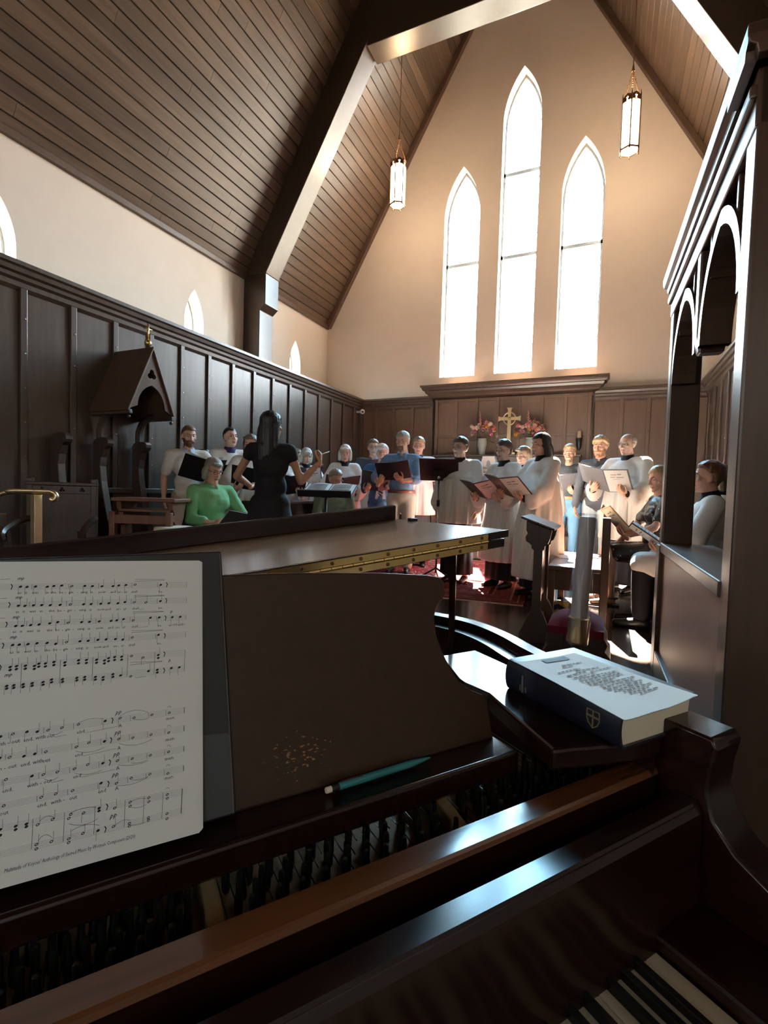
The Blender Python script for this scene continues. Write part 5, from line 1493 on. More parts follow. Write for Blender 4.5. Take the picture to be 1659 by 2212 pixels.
# ------------------------------------------------------------------ music stands
def music_stand(label, loc, rz, h, tilt, papers, w=0.50):
    t = thing('music_stand', label, 'music stand', loc, rz)
    g = G()
    for k in range(3):
        a = 2 * pi * k / 3 + 0.5
        g.tube([(0, 0, 0.16), (0.30 * cos(a), 0.30 * sin(a), 0.012)], 0.011, 6)
    part('tripod', g, black_metal, t)
    part('pole', G().tube([(0, 0, 0.10), (0, 0, h)], 0.012, 8), steel if papers == 'few' else black_metal, t, smooth=True)
    part('clutch', G().tube([(0, 0, h * 0.72), (0, 0, h * 0.78)], 0.018, 8), black_metal, t, smooth=True)
    m_ = T(0, 0, h) @ RX(tilt)
    part('desk', G().box((-w / 2, -0.005, -0.06), (w / 2, 0.0, 0.28), mx=m_), black_metal, t, bevel=0.003)
    part('ledge', G().box((-w / 2, -0.065, -0.066), (w / 2, 0.0, -0.058), mx=m_), black_metal, t, bevel=0.002)
    part('ledge_lip', G().box((-w / 2, -0.067, -0.066), (w / 2, -0.063, -0.045), mx=m_), black_metal, t)
    part('knob', G().tube([m_ @ Vector((0, 0.0, 0.03)), m_ @ Vector((0, 0.05, 0.03))], 0.016, 8), steel, t, smooth=True)
    part('bracket', G().box((-0.05, 0.0, -0.02), (0.05, 0.025, 0.12), mx=m_), black_metal, t, bevel=0.004)
    t2 = thing('open_score', 'open white score lying on the ' + ('conductor\'s black music stand' if papers != 'few' else 'silver-poled music stand'), 'score', mx=t.matrix_basis @ m_ if False else Matrix.LocRotScale(Vector(loc), Euler((0, 0, rz)), None) @ m_)
    for s in (-1, 1):
        rows = []
        for i in range(9):
            x = s * (0.004 + (w / 2 - 0.02) * i / 8)
            yy = -0.009 - 0.012 * sin(pi * min(1, i / 8 * 1.1)) ** 1
            rows.append([(x, yy, -0.055), (x, yy, 0.255)])
        part('page', G().grid(rows), paper, t2, smooth=True)
        q = G()
        for k in range(9):
            z = 0.22 - k * 0.028
            for l in range(3):
                q.box((s * 0.03, -0.024, z - l * 0.004), (s * (w / 2 - 0.05), -0.0225, z - l * 0.004 + 0.0012))
        part('print', q, ink_soft, t2)
    return t


music_stand('black music stand in front of the conductor, its desk almost flat', (-2.42, 3.98, 0), radians(15), 0.985, radians(-68), 'many', 0.52)
music_stand('silver-poled music stand with its dark back towards the piano', (-1.77, 5.40, 0), radians(195), 1.22, radians(-46), 'few', 0.44)

# ------------------------------------------------------------------ brass handrail
hr = thing('handrail', 'polished brass handrail with scrolled end at the chancel step', 'handrail', (-3.40, 1.96, 0))
rp_ = [(-0.85, -0.36, 0.72), (-0.24, -0.10, 0.935), (-0.17, -0.075, 0.955), (-0.10, -0.045, 0.962), (0.06, 0.028, 0.962), (0.10, 0.043, 0.960), (0.120, 0.052, 0.945), (0.120, 0.052, 0.925), (0.104, 0.045, 0.915), (0.094, 0.04, 0.925)]
part('rail', G().tube(smooth_path(rp_, 4), 0.020, 10, sq=(1.25, 0.8)), pale_brass, hr, smooth=True)
part('post', G().box((-0.024, -0.024, 0.0), (0.024, 0.024, 0.945)), pale_brass, hr, bevel=0.004)
part('post', G().box((-0.774, -0.344, LF), (-0.726, -0.296, 0.755)), pale_brass, hr, bevel=0.004)
part('foot_plate', G().box((-0.05, -0.05, 0.0), (0.05, 0.05, 0.012)), pale_brass, hr, bevel=0.003)

# ------------------------------------------------------------------ stall canopy, uprights and wall bench
cn = thing('stall_canopy', 'gabled wooden canopy with trefoil opening above the wall stall', 'canopy', (XL, 3.50, 0))
CX1 = 0.55
za_, ze, hwid = 2.37, 1.78, 0.245
for s in (-1, 1):
    g = G()
    d_ = Vector((s * hwid, ze - za_)).normalized()
    n_ = Vector((d_.y * -s, d_.x * s)) * 0.022
    n_ = Vector((abs(n_.x) * s, abs(n_.y)))
    pl = [(0, za_), (s * hwid * 1.08, ze - 0.05), (s * hwid * 1.08 + n_.x, ze - 0.05 + n_.y), (0, za_ + 0.035)]
    g.prism(pl, 0.0, CX1 + 0.02, 'x')
    part('roof_slope', g, brown_wood, cn, bevel=0.004)
    part('eaves_moulding', G().box((0, s * hwid * 1.02 - 0.02, ze - 0.075), (CX1 + 0.02, s * hwid * 1.02 + 0.02, ze - 0.035)), dark_wood, cn, bevel=0.008)
    part('drop_knob', G().ball((CX1 - 0.01, s * hwid * 1.02, ze - 0.10), 0.018, 8, 6), dark_wood, cn, smooth=True)
gable = [(-hwid, ze), (0, za_), (hwid, ze)]
ar = arch(0, 0.32, ze - 0.01, ze + 0.02, ze + 0.24, 8)[2:]
ol = [(-hwid, ze - 0.02)] + [(-p[0], p[1]) for p in ar] + [(hwid, ze - 0.02), (0, za_)]
tf = []
for k in range(30):
    a = 2 * pi * k / 30 + pi / 2
    r_ = 0.030 + 0.022 * abs(cos(1.5 * (a - pi / 2)))
    tf.append((r_ * cos(a), ze + 0.345 + r_ * sin(a)))
g = holed_wall(ol, [tf], lambda p: (CX1, p[0], p[1]))
front = part('gable_board', g, screen_wood, cn)
sd = front.modifiers.new('thickness', 'SOLIDIFY')
sd.thickness = 0.03
part('finial_ball', G().ball((CX1 - 0.06, 0, za_ + 0.075), 0.035, 14, 10), brass, cn, smooth=True)
g = G().tube([(CX1 - 0.06, 0, za_ + 0.10), (CX1 - 0.06, 0, za_ + 0.27)], 0.010, 8)
g.tube([(CX1 - 0.06, -0.045, za_ + 0.215), (CX1 - 0.06, 0.045, za_ + 0.215)], 0.009, 8)
part('finial_cross', g, brass, cn, smooth=True)
for s in (-1, 1):
    pts = [(0.10, s * 0.22, 1.42), (0.09, s * 0.22, 1.52), (0.10, s * 0.22, 1.60), (0.15, s * 0.22, 1.68), (0.24, s * 0.22, 1.735), (0.34, s * 0.22, 1.75)]
    part('bracket', G().tube(smooth_path(pts, 4), 0.028, 6, sq=(1.0, 1.5)), dark_wood, cn, smooth=40)
bn = thing('wall_stalls', 'dark wall stalls with scroll-topped dividers and a long bench along the left wainscot', 'stalls', (XL + 0.03, 5.0, 0))
pf = [(0.0, 0.0), (0.33, 0.0), (0.33, 0.40), (0.26, 0.55), (0.185, 0.80), (0.125, 1.05), (0.105, 1.20), (0.12, 1.29), (0.16, 1.37), (0.205, 1.40), (0.22, 1.425), (0.22, 1.455), (0.205, 1.475), (0.17, 1.485), (0.09, 1.49), (0.03, 1.47), (0.0, 1.44)]
for y in (2.87, 3.28, 3.72, 4.60, 6.36, 7.24):
    part('divider', G().prism(pf, y - 5.0 - 0.035, y - 5.0 + 0.035, 'y'), dark_wood, bn, bevel=0.006)
part('seat', G().box((0.0, -2.1, 0.41), (0.25, 3.6, 0.45)), dark_wood, bn, bevel=0.006)
part('front_board', G().box((0.20, -2.1, 0.0), (0.23, 3.6, 0.41)), dark_wood, bn)
part('back_rail', G().box((0.0, -2.1, 0.93), (0.03, 3.6, 0.985)), dark_wood, bn, bevel=0.006)

# ------------------------------------------------------------------ armchair, reading desk, stool, drum
def armchair(label, loc, rz):
    t = thing('armchair', label, 'armchair', loc, rz)
    part('back_panel', G().box((-0.22, 0.20, 0.40), (0.22, 0.23, 0.98)), stall_wood, t, bevel=0.004)
    for s in (-1, 1):
        part('back_post', G().box((s * 0.24 - 0.025, 0.19, 0), (s * 0.24 + 0.025, 0.24, 1.06)), stall_wood, t, bevel=0.005)
        part('arm', G().tube(smooth_path([(s * 0.25, 0.20, 0.72), (s * 0.26, 0.0, 0.70), (s * 0.27, -0.20, 0.66), (s * 0.27, -0.27, 0.62), (s * 0.27, -0.245, 0.59)], 3), 0.028, 6), stall_wood, t, smooth=40)
        part('front_leg', G().tube(smooth_path([(s * 0.255, -0.22, 0.64), (s * 0.25, -0.19, 0.5), (s * 0.235, -0.23, 0.3), (s * 0.25, -0.22, 0.0)], 3), 0.03, 6), stall_wood, t, smooth=40)
    g = G().box((-0.27, 0.185, 1.0), (0.27, 0.245, 1.03))
    part('top_rail', G().box((-0.25, 0.195, 0.93), (0.25, 0.235, 1.0)), stall_wood, t, bevel=0.004)
    part('crest_moulding', g, stall_wood, t, bevel=0.006)
    for s in (-0.15, 0, 0.15):
        q = G()
        for dx, dz in ((0, 0.012), (-0.011, -0.006), (0.011, -0.006)):
            q.ball((s + dx, 0.192, 0.965 + dz), 0.010, 8, 6)
        part('trefoil', q, black_metal, t)
    part('seat', G().box((-0.25, -0.24, 0.40), (0.25, 0.20, 0.45)), stall_wood, t, bevel=0.01)
    part('stretcher', G().box((-0.24, -0.03, 0.12), (0.24, 0.01, 0.17)), stall_wood, t)
    return t


armchair('carved dark armchair with panelled back and curved arms beside the brass rail', (-4.13, 2.52, 0), radians(42))

rdk = thing('reading_desk', 'reddish wooden reading desk with shaped ends beside the seated woman in green', 'desk', (-3.60, 3.02, 0), radians(24))
part('top', G().box((-0.27, -0.16, 0.885), (0.27, 0.18, 0.915)), red_wood, rdk, bevel=0.006)
part('shelf', G().box((-0.22, -0.12, 0.80), (0.22, 0.14, 0.82)), red_wood, rdk)
for s in (-1, 1):
    pr_ = [(-0.13, 0.885), (-0.12, 0.82), (-0.09, 0.79), (-0.10, 0.74), (-0.06, 0.68), (-0.05, 0.2), (-0.12, 0.08), (-0.12, 0.0), (0.14, 0.0), (0.14, 0.08), (0.06, 0.2), (0.06, 0.68), (0.10, 0.74), (0.15, 0.885)]
    part('end_board', G().prism(pr_, s * 0.22 - 0.02, s * 0.22 + 0.02, 'x'), red_wood, rdk, bevel=0.004)
part('cross_rail', G().box((-0.24, -0.20, 0.70), (0.24, -0.17, 0.775)), red_wood, rdk, bevel=0.004)
for s in (-1, 1):
    part('front_leg', G().box((s * 0.235 - 0.025, -0.205, 0.0), (s * 0.235 + 0.025, -0.155, 0.80)), red_wood, rdk, bevel=0.006)
    part('front_bracket', G().box((s * 0.235 - 0.02, -0.16, 0.72), (s * 0.235 + 0.02, -0.10, 0.77)), red_wood, rdk)
stl = thing('stool', 'low wooden stool with pale seat under the reading desk', 'stool', (-3.50, 2.62, 0))
part('seat', G().box((-0.18, -0.12, 0.50), (0.18, 0.12, 0.535)), mat('pale_seat', (0.55, 0.42, 0.30), 0.5), stl, bevel=0.008)
for x, y in ((-0.14, -0.08), (0.14, -0.08), (0.14, 0.08), (-0.14, 0.08)):
    part('leg', G().box((x - 0.02, y - 0.02, 0), (x + 0.02, y + 0.02, 0.50)), red_wood, stl)
dm = thing('hand_drum', 'carved wooden hand drum with pale skin head beside the woman in green', 'drum', (-3.28, 2.98, 0))
part('shell', G().lathe([(0.10, 0), (0.085, 0.12), (0.08, 0.25), (0.12, 0.42), (0.155, 0.58), (0.15, 0.66)], 24), grain('drum_wood', (0.12, 0.06, 0.025), (0.26, 0.15, 0.07), (30, 30, 12), 0.5, 0.2), dm, smooth=35)
part('head', G().lathe([(0.158, 0.655), (0.160, 0.675), (0.150, 0.685), (0.0, 0.687)], 24), mat('drum_skin', (0.72, 0.60, 0.45), 0.6), dm, smooth=35)
g = G()
for k in range(24):
    a = 2 * pi * k / 24
    a2 = a + pi / 24
    g.tube([(0.160 * cos(a), 0.160 * sin(a), 0.66), (0.150 * cos(a2), 0.150 * sin(a2), 0.50)], 0.004, 5)
part('lacing', g, mat('lacing', (0.5, 0.42, 0.3), 0.8), dm)
dk = thing('choir_desk', 'dark panelled choir desk front behind the reading desk', 'desk', (-3.30, 4.38, 0), radians(90))
part('top', G().box((-0.42, -0.15, 0.86), (0.62, 0.12, 0.895)), stall_wood, dk, bevel=0.008)
part('front', G().box((-0.38, -0.05, 0.0), (0.58, -0.015, 0.86)), stall_wood, dk)
for k in range(2):
    part('panel', G().box((-0.35 + k * 0.47, -0.064, 0.15), (0.06 + k * 0.47, -0.05, 0.78)), stall_wood, dk, bevel=0.004)
for x in (-0.40, 0.56):
    part('end', G().box((x, -0.15, 0), (x + 0.045, 0.12, 0.86)), stall_wood, dk, bevel=0.005)
# ------------------------------------------------------------------ people
def blob(g, voxel, smooth_n=4, fac=0.5):
    """closed overlapping shapes fused into one continuous surface"""
    me = bpy.data.meshes.new('fuse')
    me.from_pydata(g.v, [], g.f)
    o = bpy.data.objects.new('fuse', me)
    COL.objects.link(o)
    m = o.modifiers.new('r', 'REMESH')
    m.mode = 'VOXEL'
    m.voxel_size = voxel
    s = o.modifiers.new('s', 'SMOOTH')
    s.factor = fac
    s.iterations = smooth_n
    ev = o.evaluated_get(bpy.context.evaluated_depsgraph_get())
    m2 = ev.to_mesh()
    V_ = [v.co.copy() for v in m2.vertices]
    N_ = [v.normal.copy() for v in m2.vertices]
    F_ = [tuple(p.vertices) for p in m2.polygons]
    ev.to_mesh_clear()
    bpy.data.objects.remove(o)
    bpy.data.meshes.remove(me)
    return V_, N_, F_


def cap(g, a, ra, b, rb, seg=14):
    """tapered limb with round ends"""
    a, b = Vector(a), Vector(b)
    g.tube([a, b], [ra, rb], seg)
    g.ball(a, ra, seg, 8)
    g.ball(b, rb, seg, 8)


def ell(g, c, r, mx=None):
    g.ball(c, r, 16, 12, mx=mx)


# ---- one head for men, one for women (centre of the skull at the origin, looking along +y)
def make_head(fem):
    g = G()
    k = 0.94 if fem else 1.0
    ell(g, (0, -0.012, 0.035), (0.074, 0.094, 0.085))
    ell(g, (0, 0.020, -0.030), (0.062 * k, 0.074, 0.086))
    ell(g, (0, 0.036, -0.072), (0.049 * k, 0.048, 0.043))
    ell(g, (0, 0.072, -0.096), (0.021 * k, 0.020, 0.018))
    ell(g, (0, 0.076, 0.030), (0.046, 0.014, 0.010))
    for s in (-1, 1):
        ell(g, (s * 0.040 * k, 0.060, -0.018), (0.022, 0.020, 0.020))
        ell(g, (s * 0.0745, -0.006, 0.0), (0.010, 0.019, 0.031), RY(s * 0.12))
        ell(g, (s * 0.011, 0.096, -0.030), (0.008, 0.009, 0.007))
    cap(g, (0, 0.088, 0.016), 0.0075, (0, 0.108, -0.026), 0.0105, 10)
    ell(g, (0, 0.0885, -0.056), (0.022, 0.0085, 0.0055))
    ell(g, (0, 0.0870, -0.066), (0.019, 0.0085, 0.0060))
    cap(g, (0, -0.015, -0.06), 0.050 * k, (0, -0.032, -0.19), 0.055 * k)
    V_, N_, F_ = blob(g, 0.0056, 3)
    for i, v in enumerate(V_):
        for s in (-1, 1):
            d2 = ((v.x - s * 0.031) / 0.016) ** 2 + ((v.z - 0.012) / 0.010) ** 2
            if v.y > 0.04 and d2 < 4:
                v.y -= 0.008 * math.exp(-d2)
        d2 = (v.x / 0.022) ** 2 + ((v.z + 0.061) / 0.0022) ** 2
        if v.y > 0.05 and d2 < 4:
            v.y -= 0.003 * math.exp(-d2)
    mi = []
    for f in F_:
        c = sum((V_[i] for i in f), Vector()) / len(f)
        mi.append(1 if c.y > 0.07 and (c.x / 0.024) ** 2 + ((c.z + 0.061) / 0.0115) ** 2 < 1 else 0)
    return V_, N_, F_, mi


HEADS = {f: make_head(f) for f in (False, True)}


def make_hand(pose):
    """right hand: wrist at the origin, fingers along +y, palm looking along -z, thumb on -x"""
    bend = {'hold': (38, 42, 28), 'relax': (16, 24, 16), 'pinch': (55, 62, 40), 'flat': (6, 8, 6)}[pose]
    g = G()
    ell(g, (0.002, 0.046, 0.0), (0.039, 0.050, 0.0145))
    ell(g, (0.0, 0.072, 0.0), (0.037, 0.022, 0.013))
    ell(g, (-0.024, 0.034, -0.006), (0.016, 0.030, 0.014))
    cap(g, (0, -0.03, 0), 0.024, (0, 0.015, 0), 0.023)
    for x, y, L, r in ((-0.029, 0.084, 0.072, 0.0088), (-0.0098, 0.090, 0.080, 0.0090), (0.0098, 0.087, 0.074, 0.0086), (0.028, 0.078, 0.058, 0.0076)):
        p = Vector((x, y, 0))
        a = 0
        sp = x * 2.2
        for q, fr in enumerate((0.45, 0.31, 0.24)):
            a += radians(bend[q] * (0.8 if pose == 'pinch' and x < -0.02 else 1))
            d = Vector((sin(sp * 0.5), cos(a), -sin(a))).normalized()
            n = p + d * L * fr
            cap(g, p, r * (1 - 0.08 * q), n, r * (0.93 - 0.08 * q), 8)
            p = n
    p = Vector((-0.033, 0.018, -0.006))
    for d, L, r in (((-0.62, 0.66, -0.30), 0.036, 0.0115), ((-0.35, 0.85, -0.38), 0.030, 0.0100), ((-0.10, 0.92, -0.38), 0.024, 0.0088)):
        n = p + Vector(d).normalized() * L
        cap(g, p, r, n, r * 0.92, 8)
        p = n
    return blob(g, 0.0042, 2)


HANDS = {p: make_hand(p) for p in ('hold', 'relax', 'pinch')}
cloth_cache = {}


def cloth(name, c, rough=0.8, k=0.88):
    if name not in cloth_cache:
        cloth_cache[name] = grain('cloth_' + name, tuple(v * k for v in c), c, (55, 55, 55), rough, 0.10, spec=0.25)
    return cloth_cache[name]


SKINS = [mat('skin_fair', (0.66, 0.40, 0.29), 0.5, 0.35), mat('skin_rosy', (0.62, 0.34, 0.24), 0.5, 0.35), mat('skin_tan', (0.50, 0.27, 0.165), 0.5, 0.35)]
for m_ in SKINS:
    b_ = m_.node_tree.nodes['Principled BSDF']
    b_.inputs['Subsurface Weight'].default_value = 0.12
    b_.inputs['Subsurface Radius'].default_value = (0.012, 0.005, 0.003)
lips_m = mat('lips', (0.42, 0.15, 0.12), 0.45)
eye_w = mat('eye_white', (0.42, 0.37, 0.33), 0.4)
eye_d = mat('eye_iris', (0.03, 0.02, 0.015), 0.2)
HAIR = {'brown': (0.075, 0.035, 0.017), 'dark': (0.016, 0.010, 0.008), 'black': (0.006, 0.005, 0.006), 'blond': (0.42, 0.27, 0.13), 'grey': (0.30, 0.26, 0.22), 'white': (0.66, 0.62, 0.55), 'auburn': (0.14, 0.055, 0.022), 'ginger': (0.26, 0.11, 0.045), 'mouse': (0.16, 0.10, 0.06)}
HAIR = {k: grain('hair_' + k, tuple(v * 0.75 for v in c), tuple(v * 1.2 for v in c), (160, 160, 22), 0.42, 0.25) for k, c in HAIR.items()}
white_cloth = cloth('white', (0.86, 0.82, 0.77))
black_cloth = cloth('black', (0.014, 0.012, 0.015))
purple_cloth = cloth('purple', (0.045, 0.03, 0.11))
shoe_m = mat('shoe_leather', (0.015, 0.012, 0.011), 0.35)
wire_m = mat('spectacle_wire', (0.25, 0.22, 0.20), 0.3, metal=0.7)
dark_frame = mat('spectacle_dark', (0.05, 0.03, 0.03), 0.3)


def ik(sh, wr, l1, l2, hint):
    d = wr - sh
    L = min(max(d.length, 0.12), (l1 + l2) * 0.995)
    u = d.normalized()
    a = (l1 * l1 - l2 * l2 + L * L) / (2 * L)
    h = sqrt(max(1e-6, l1 * l1 - a * a))
    n = (hint - u * hint.dot(u)).normalized()
    return sh + u * a + n * h, sh + u * L


def hair_shell(V_, N_, F_, mask, th, seed=0.0, rough=0.35):
    """hair that follows the head: the masked surface lifted off the skull"""
    keep = {}
    g = G()
    t = [mask(v) for v in V_]
    for f in F_:
        if sum(t[i] for i in f) / len(f) > 0.02:
            for i in f:
                if i not in keep:
                    keep[i] = len(g.v)
                    v, n = V_[i], N_[i]
                    nz = noise.noise(Vector((v.x * 60 + seed, v.y * 60, v.z * 14 + seed)))
                    w = min(1, max(0, t[i]))
                    g.v.append(tuple(v + n * (0.0015 + th * w * (1 + rough * nz)) + Vector((0, 0, 0.25 * th * w if v.z > 0.05 else 0))))
            g.f.append(tuple(keep[i] for i in f))
            g.m.append(0)
    return g


def m_short(line=0.072, back=-0.065, side=0.0):
    def m(v):
        y = v.y
        if y > 0.045:
            z = line
        elif y > 0.0:
            z = 0.03 + side + (line - 0.03 - side) * (y / 0.045)
        elif y > -0.032:
            z = 0.03 + side
        else:
            z = 0.03 + side + (back - 0.03 - side) * min(1, (-0.032 - y) / 0.025)
        return (v.z - z) / 0.016
    return m


def m_bald(v):
    if v.z > 0.085 or v.y > 0.005:
        return 0
    z = 0.02 if v.y > -0.032 else -0.06
    return min((v.z - z) / 0.016, (0.088 - v.z) / 0.016)


def m_beard(v):
    if v.y < 0.0 or v.z < -0.125:
        return 0
    if v.z > -0.045:
        return 1.0 if (v.z < -0.038 and v.y > 0.075 and abs(v.x) < 0.028) else ((-0.02 - v.z) / 0.02 if abs(v.x) > 0.043 and v.y < 0.06 else 0)
    if (v.x / 0.02) ** 2 + ((v.z + 0.061) / 0.009) ** 2 < 1 and v.y > 0.07:
        return 0
    return 1.0


def m_goatee(v):
    return m_beard(v) if abs(v.x) < 0.030 and v.y > 0.06 else 0


def long_hair(kind):
    g = G()
    ell(g, (0, -0.017, 0.040), (0.087, 0.106, 0.092))
    if kind == 'bob':
        for s in (-1, 1):
            cap(g, (s * 0.070, -0.005, 0.02), 0.030, (s * 0.072, -0.012, -0.085), 0.030)
        ell(g, (0, -0.072, -0.045), (0.078, 0.050, 0.080))
        ell(g, (0.02, 0.066, 0.085), (0.055, 0.026, 0.022))
    elif kind == 'shoulder':
        for s in (-1, 1):
            cap(g, (s * 0.068, -0.010, 0.02), 0.032, (s * 0.078, -0.03, -0.17), 0.030)
        ell(g, (0, -0.075, -0.09), (0.085, 0.048, 0.15))
    elif kind == 'long':
        for s in (-1, 1):
            cap(g, (s * 0.062, -0.012, 0.02), 0.032, (s * 0.078, -0.04, -0.20), 0.026)
        ell(g, (0, -0.082, -0.17), (0.090, 0.042, 0.27))
        cap(g, (0, -0.085, -0.2), 0.06, (0.0, -0.085, -0.36), 0.05)
    elif kind == 'bun':
        ell(g, (0, -0.112, 0.0), (0.042, 0.036, 0.042))
        ell(g, (0, -0.06, -0.03), (0.070, 0.045, 0.055))
    V_, N_, F_ = blob(g, 0.009, 3)
    out = G()
    keep = {}
    for f in F_:
        c = sum((V_[i] for i in f), Vector()) / len(f)
        lim = 0.068 + (0.0 if c.x > 0 else 0.004)
        if c.y > 0.028 + 0.25 * max(0, -c.z) and c.z < lim and abs(c.x) < 0.085:
            continue
        for i in f:
            if i not in keep:
                keep[i] = len(out.v)
                v = V_[i]
                a = atan2(v.x, -v.y)
                out.v.append(tuple(v + N_[i] * 0.0024 * (sin(a * 26 + v.z * 9) + 0.6 * sin(a * 43))))
        out.f.append(tuple(keep[i] for i in f))
        out.m.append(0)
    return out


LONG = {k: long_hair(k) for k in ('bob', 'shoulder', 'long', 'bun')}


def xf(g, mx):
    q = G()
    q.v = [tuple(mx @ Vector(p)) for p in g.v]
    q.f, q.m = list(g.f), list(g.m)
    return q


def glasses_mesh():
    g = G()
    for s in (-1, 1):
        g.tube([(s * 0.031 + 0.022 * cos(a), 0.096 - 0.004 * abs(cos(a)) * (1 if s * cos(a) > 0 else 0), 0.008 + 0.017 * sin(a)) for a in [2 * pi * k / 16 for k in range(17)]], 0.0020, 6, cap=False)
        g.tube([(s * 0.053, 0.092, 0.012), (s * 0.074, 0.05, 0.012), (s * 0.080, -0.01, 0.012)], 0.0018, 6)
    g.tube([(-0.009, 0.097, 0.012), (0.009, 0.097, 0.012)], 0.002, 6)
    return g


GLASSES = glasses_mesh()
PEOPLE = {}


def person(key, label, pos, face, h, fem=False, skin=0, hair=('short', 'brown'), head=(0, 0, 0), outfit='robe', sit=False, armL=None, armR=None, hem=0.62, glasses=None, beard=None,
           top=None, bottom=None, sleeve='long', collar=None, belt=None, width=1.0, floor_z=0.0, tuck=True, shoes=True, seat_z=0.45):
    k = h / 1.755 if not sit else (h - seat_z) / 0.875
    rz = radians(face - 90)
    root = thing('person', label, 'person', (pos[0], pos[1], floor_z), rz)
    dz = (seat_z / k - 0.43 - 0.40) if sit else 0.0
    dz = (seat_z - 0.88 * k) / k if sit else 0.0     # trunk lowered so the pelvis rests on the seat
    S = lambda p: Vector(p) * k
    Z = lambda p: Vector((p[0], p[1], p[2] + dz)) * k
    sw = (0.150 if fem else 0.172) * width
    shx = sw + 0.012
    # --- joints
    hipL, hipR = Z((-0.09, 0, 0.93)), Z((0.09, 0, 0.93))
    legs = {}
    for s in (-1, 1):
        hip = Z((s * 0.09, 0, 0.93))
        if sit:
            knee = Vector((s * 0.105 * k, 0.43 * k, seat_z + 0.055))
            ank = Vector((s * 0.10 * k, 0.42 * k, 0.085))
        else:
            knee = S((s * 0.098, 0.018, 0.50))
            ank = S((s * 0.10, -0.015, 0.085))
        legs[s] = (hip, knee, ank, ank + Vector((s * 0.012, 0.16, -0.052)) * k)
    sh = {s: Z((s * shx, -0.012, 1.415)) for s in (-1, 1)}
    arms = {}
    for s, a in ((-1, armL), (1, armR)):
        if a is None:
            a = dict(w=(s * 0.255, 0.03, 0.86 + (0 if not sit else 0)), f=(s * -0.05, 0.15, -1), p=(-s, 0, 0), pose='relax')
            w = Z(a['w'])
        else:
            w = Vector(a['w']) if a.get('abs') else Z(a['w'])
        hint = Vector(a.get('hint', (s * 0.55, -0.45, -0.75)))
        el, w = ik(sh[s], w, 0.285 * k, 0.250 * k, hint)
        fd = Vector(a.get('f', (w - el))).normalized()
        pn = Vector(a.get('p', (0, 0, -1)))
        pn = (pn - fd * pn.dot(fd)).normalized()
        arms[s] = (el, w, fd, pn, a.get('pose', 'hold'))
    # --- body: trunk and limbs fused, head and hands grown on
    wd = width
    cw = (0.145 if fem else 0.160) * wd

    def trunk(g, e=0.0, neck=True, hips=True):
        ell(g, Z((0, -0.003, 1.30)), (cw * k + e, 0.112 * k * wd + e, 0.155 * k + e))
        ell(g, Z((0, 0.012, 1.10)), ((0.130 if fem else 0.142) * wd * k + e, 0.108 * wd * k + e, 0.145 * k + e))
        if hips:
            ell(g, Z((0, -0.004, 0.955)), ((0.168 if fem else 0.158) * wd * k + e, 0.120 * wd * k + e, 0.112 * k + e))
        cap(g, Z((-sw, -0.012, 1.418)), 0.054 * k + e, Z((sw, -0.012, 1.418)), 0.054 * k + e)
        if fem:
            for s in (-1, 1):
                ell(g, Z((s * 0.068, 0.082, 1.285)), (0.060 * k + e, 0.052 * k + e, 0.058 * k + e))
        if neck:
            cap(g, Z((0, -0.012, 1.42)), 0.060 * k, Z((0, 0.012, 1.545)), 0.050 * k)

    def arm_part(g, s, e=0.0, upto=1.0):
        el, w = arms[s][0], arms[s][1]
        cap(g, sh[s], (0.050 if not fem else 0.044) * k * wd ** 0.5 + e, sh[s].lerp(el, min(1, upto * 2)), (0.040 if not fem else 0.036) * k + e)
        if upto > 0.5:
            t_ = (upto - 0.5) * 2
            cap(g, el, 0.040 * k + e, el.lerp(w, t_ * 0.4), 0.042 * k * (1 if not fem else 0.9) + e)
            cap(g, el.lerp(w, t_ * 0.4), 0.042 * k * (1 if not fem else 0.9) + e, el.lerp(w, t_), (0.042 - 0.017 * t_) * k + e)

    def leg_part(g, s, e=0.0, low=0.0):
        hip, knee, ank, toe = legs[s]
        cap(g, hip, 0.082 * k * wd + e, knee, 0.054 * k + e)
        lo = knee.lerp(ank, 1 - low)
        cap(g, knee, 0.052 * k + e, knee.lerp(lo, 0.35), 0.054 * k + e)
        cap(g, knee.lerp(lo, 0.35), 0.054 * k + e, lo, (0.036 if low == 0 else 0.046) * k + e)

    g = G()
    trunk(g, -0.006)
    for s in (-1, 1):
        arm_part(g, s, -0.002)
        leg_part(g, s, -0.004)
        cap(g, legs[s][2] + Vector((0, -0.02, -0.03)) * k, 0.036 * k, legs[s][3], 0.026 * k)
    V_, N_, F_ = blob(g, 0.017, 3)
    body = G()
    body.add(V_, F_, 0)
    hv, hn, hf, hm = HEADS[fem]
    hs = 1.0 * (k if not sit else min(k, 1.03)) * (0.985 if fem else 1.0)
    HM = Matrix.Translation(Z((0, 0.018, 1.628))) @ RZ(radians(head[0])) @ RX(radians(head[1])) @ RY(radians(head[2])) @ Matrix.Scale(hs, 4)
    o0 = len(body.v)
    body.v += [tuple(HM @ v) for v in hv]
    body.f += [tuple(i + o0 for i in f) for f in hf]
    body.m += hm
    look = RX(radians(-8 + min(0, head[1]) * 0.8))
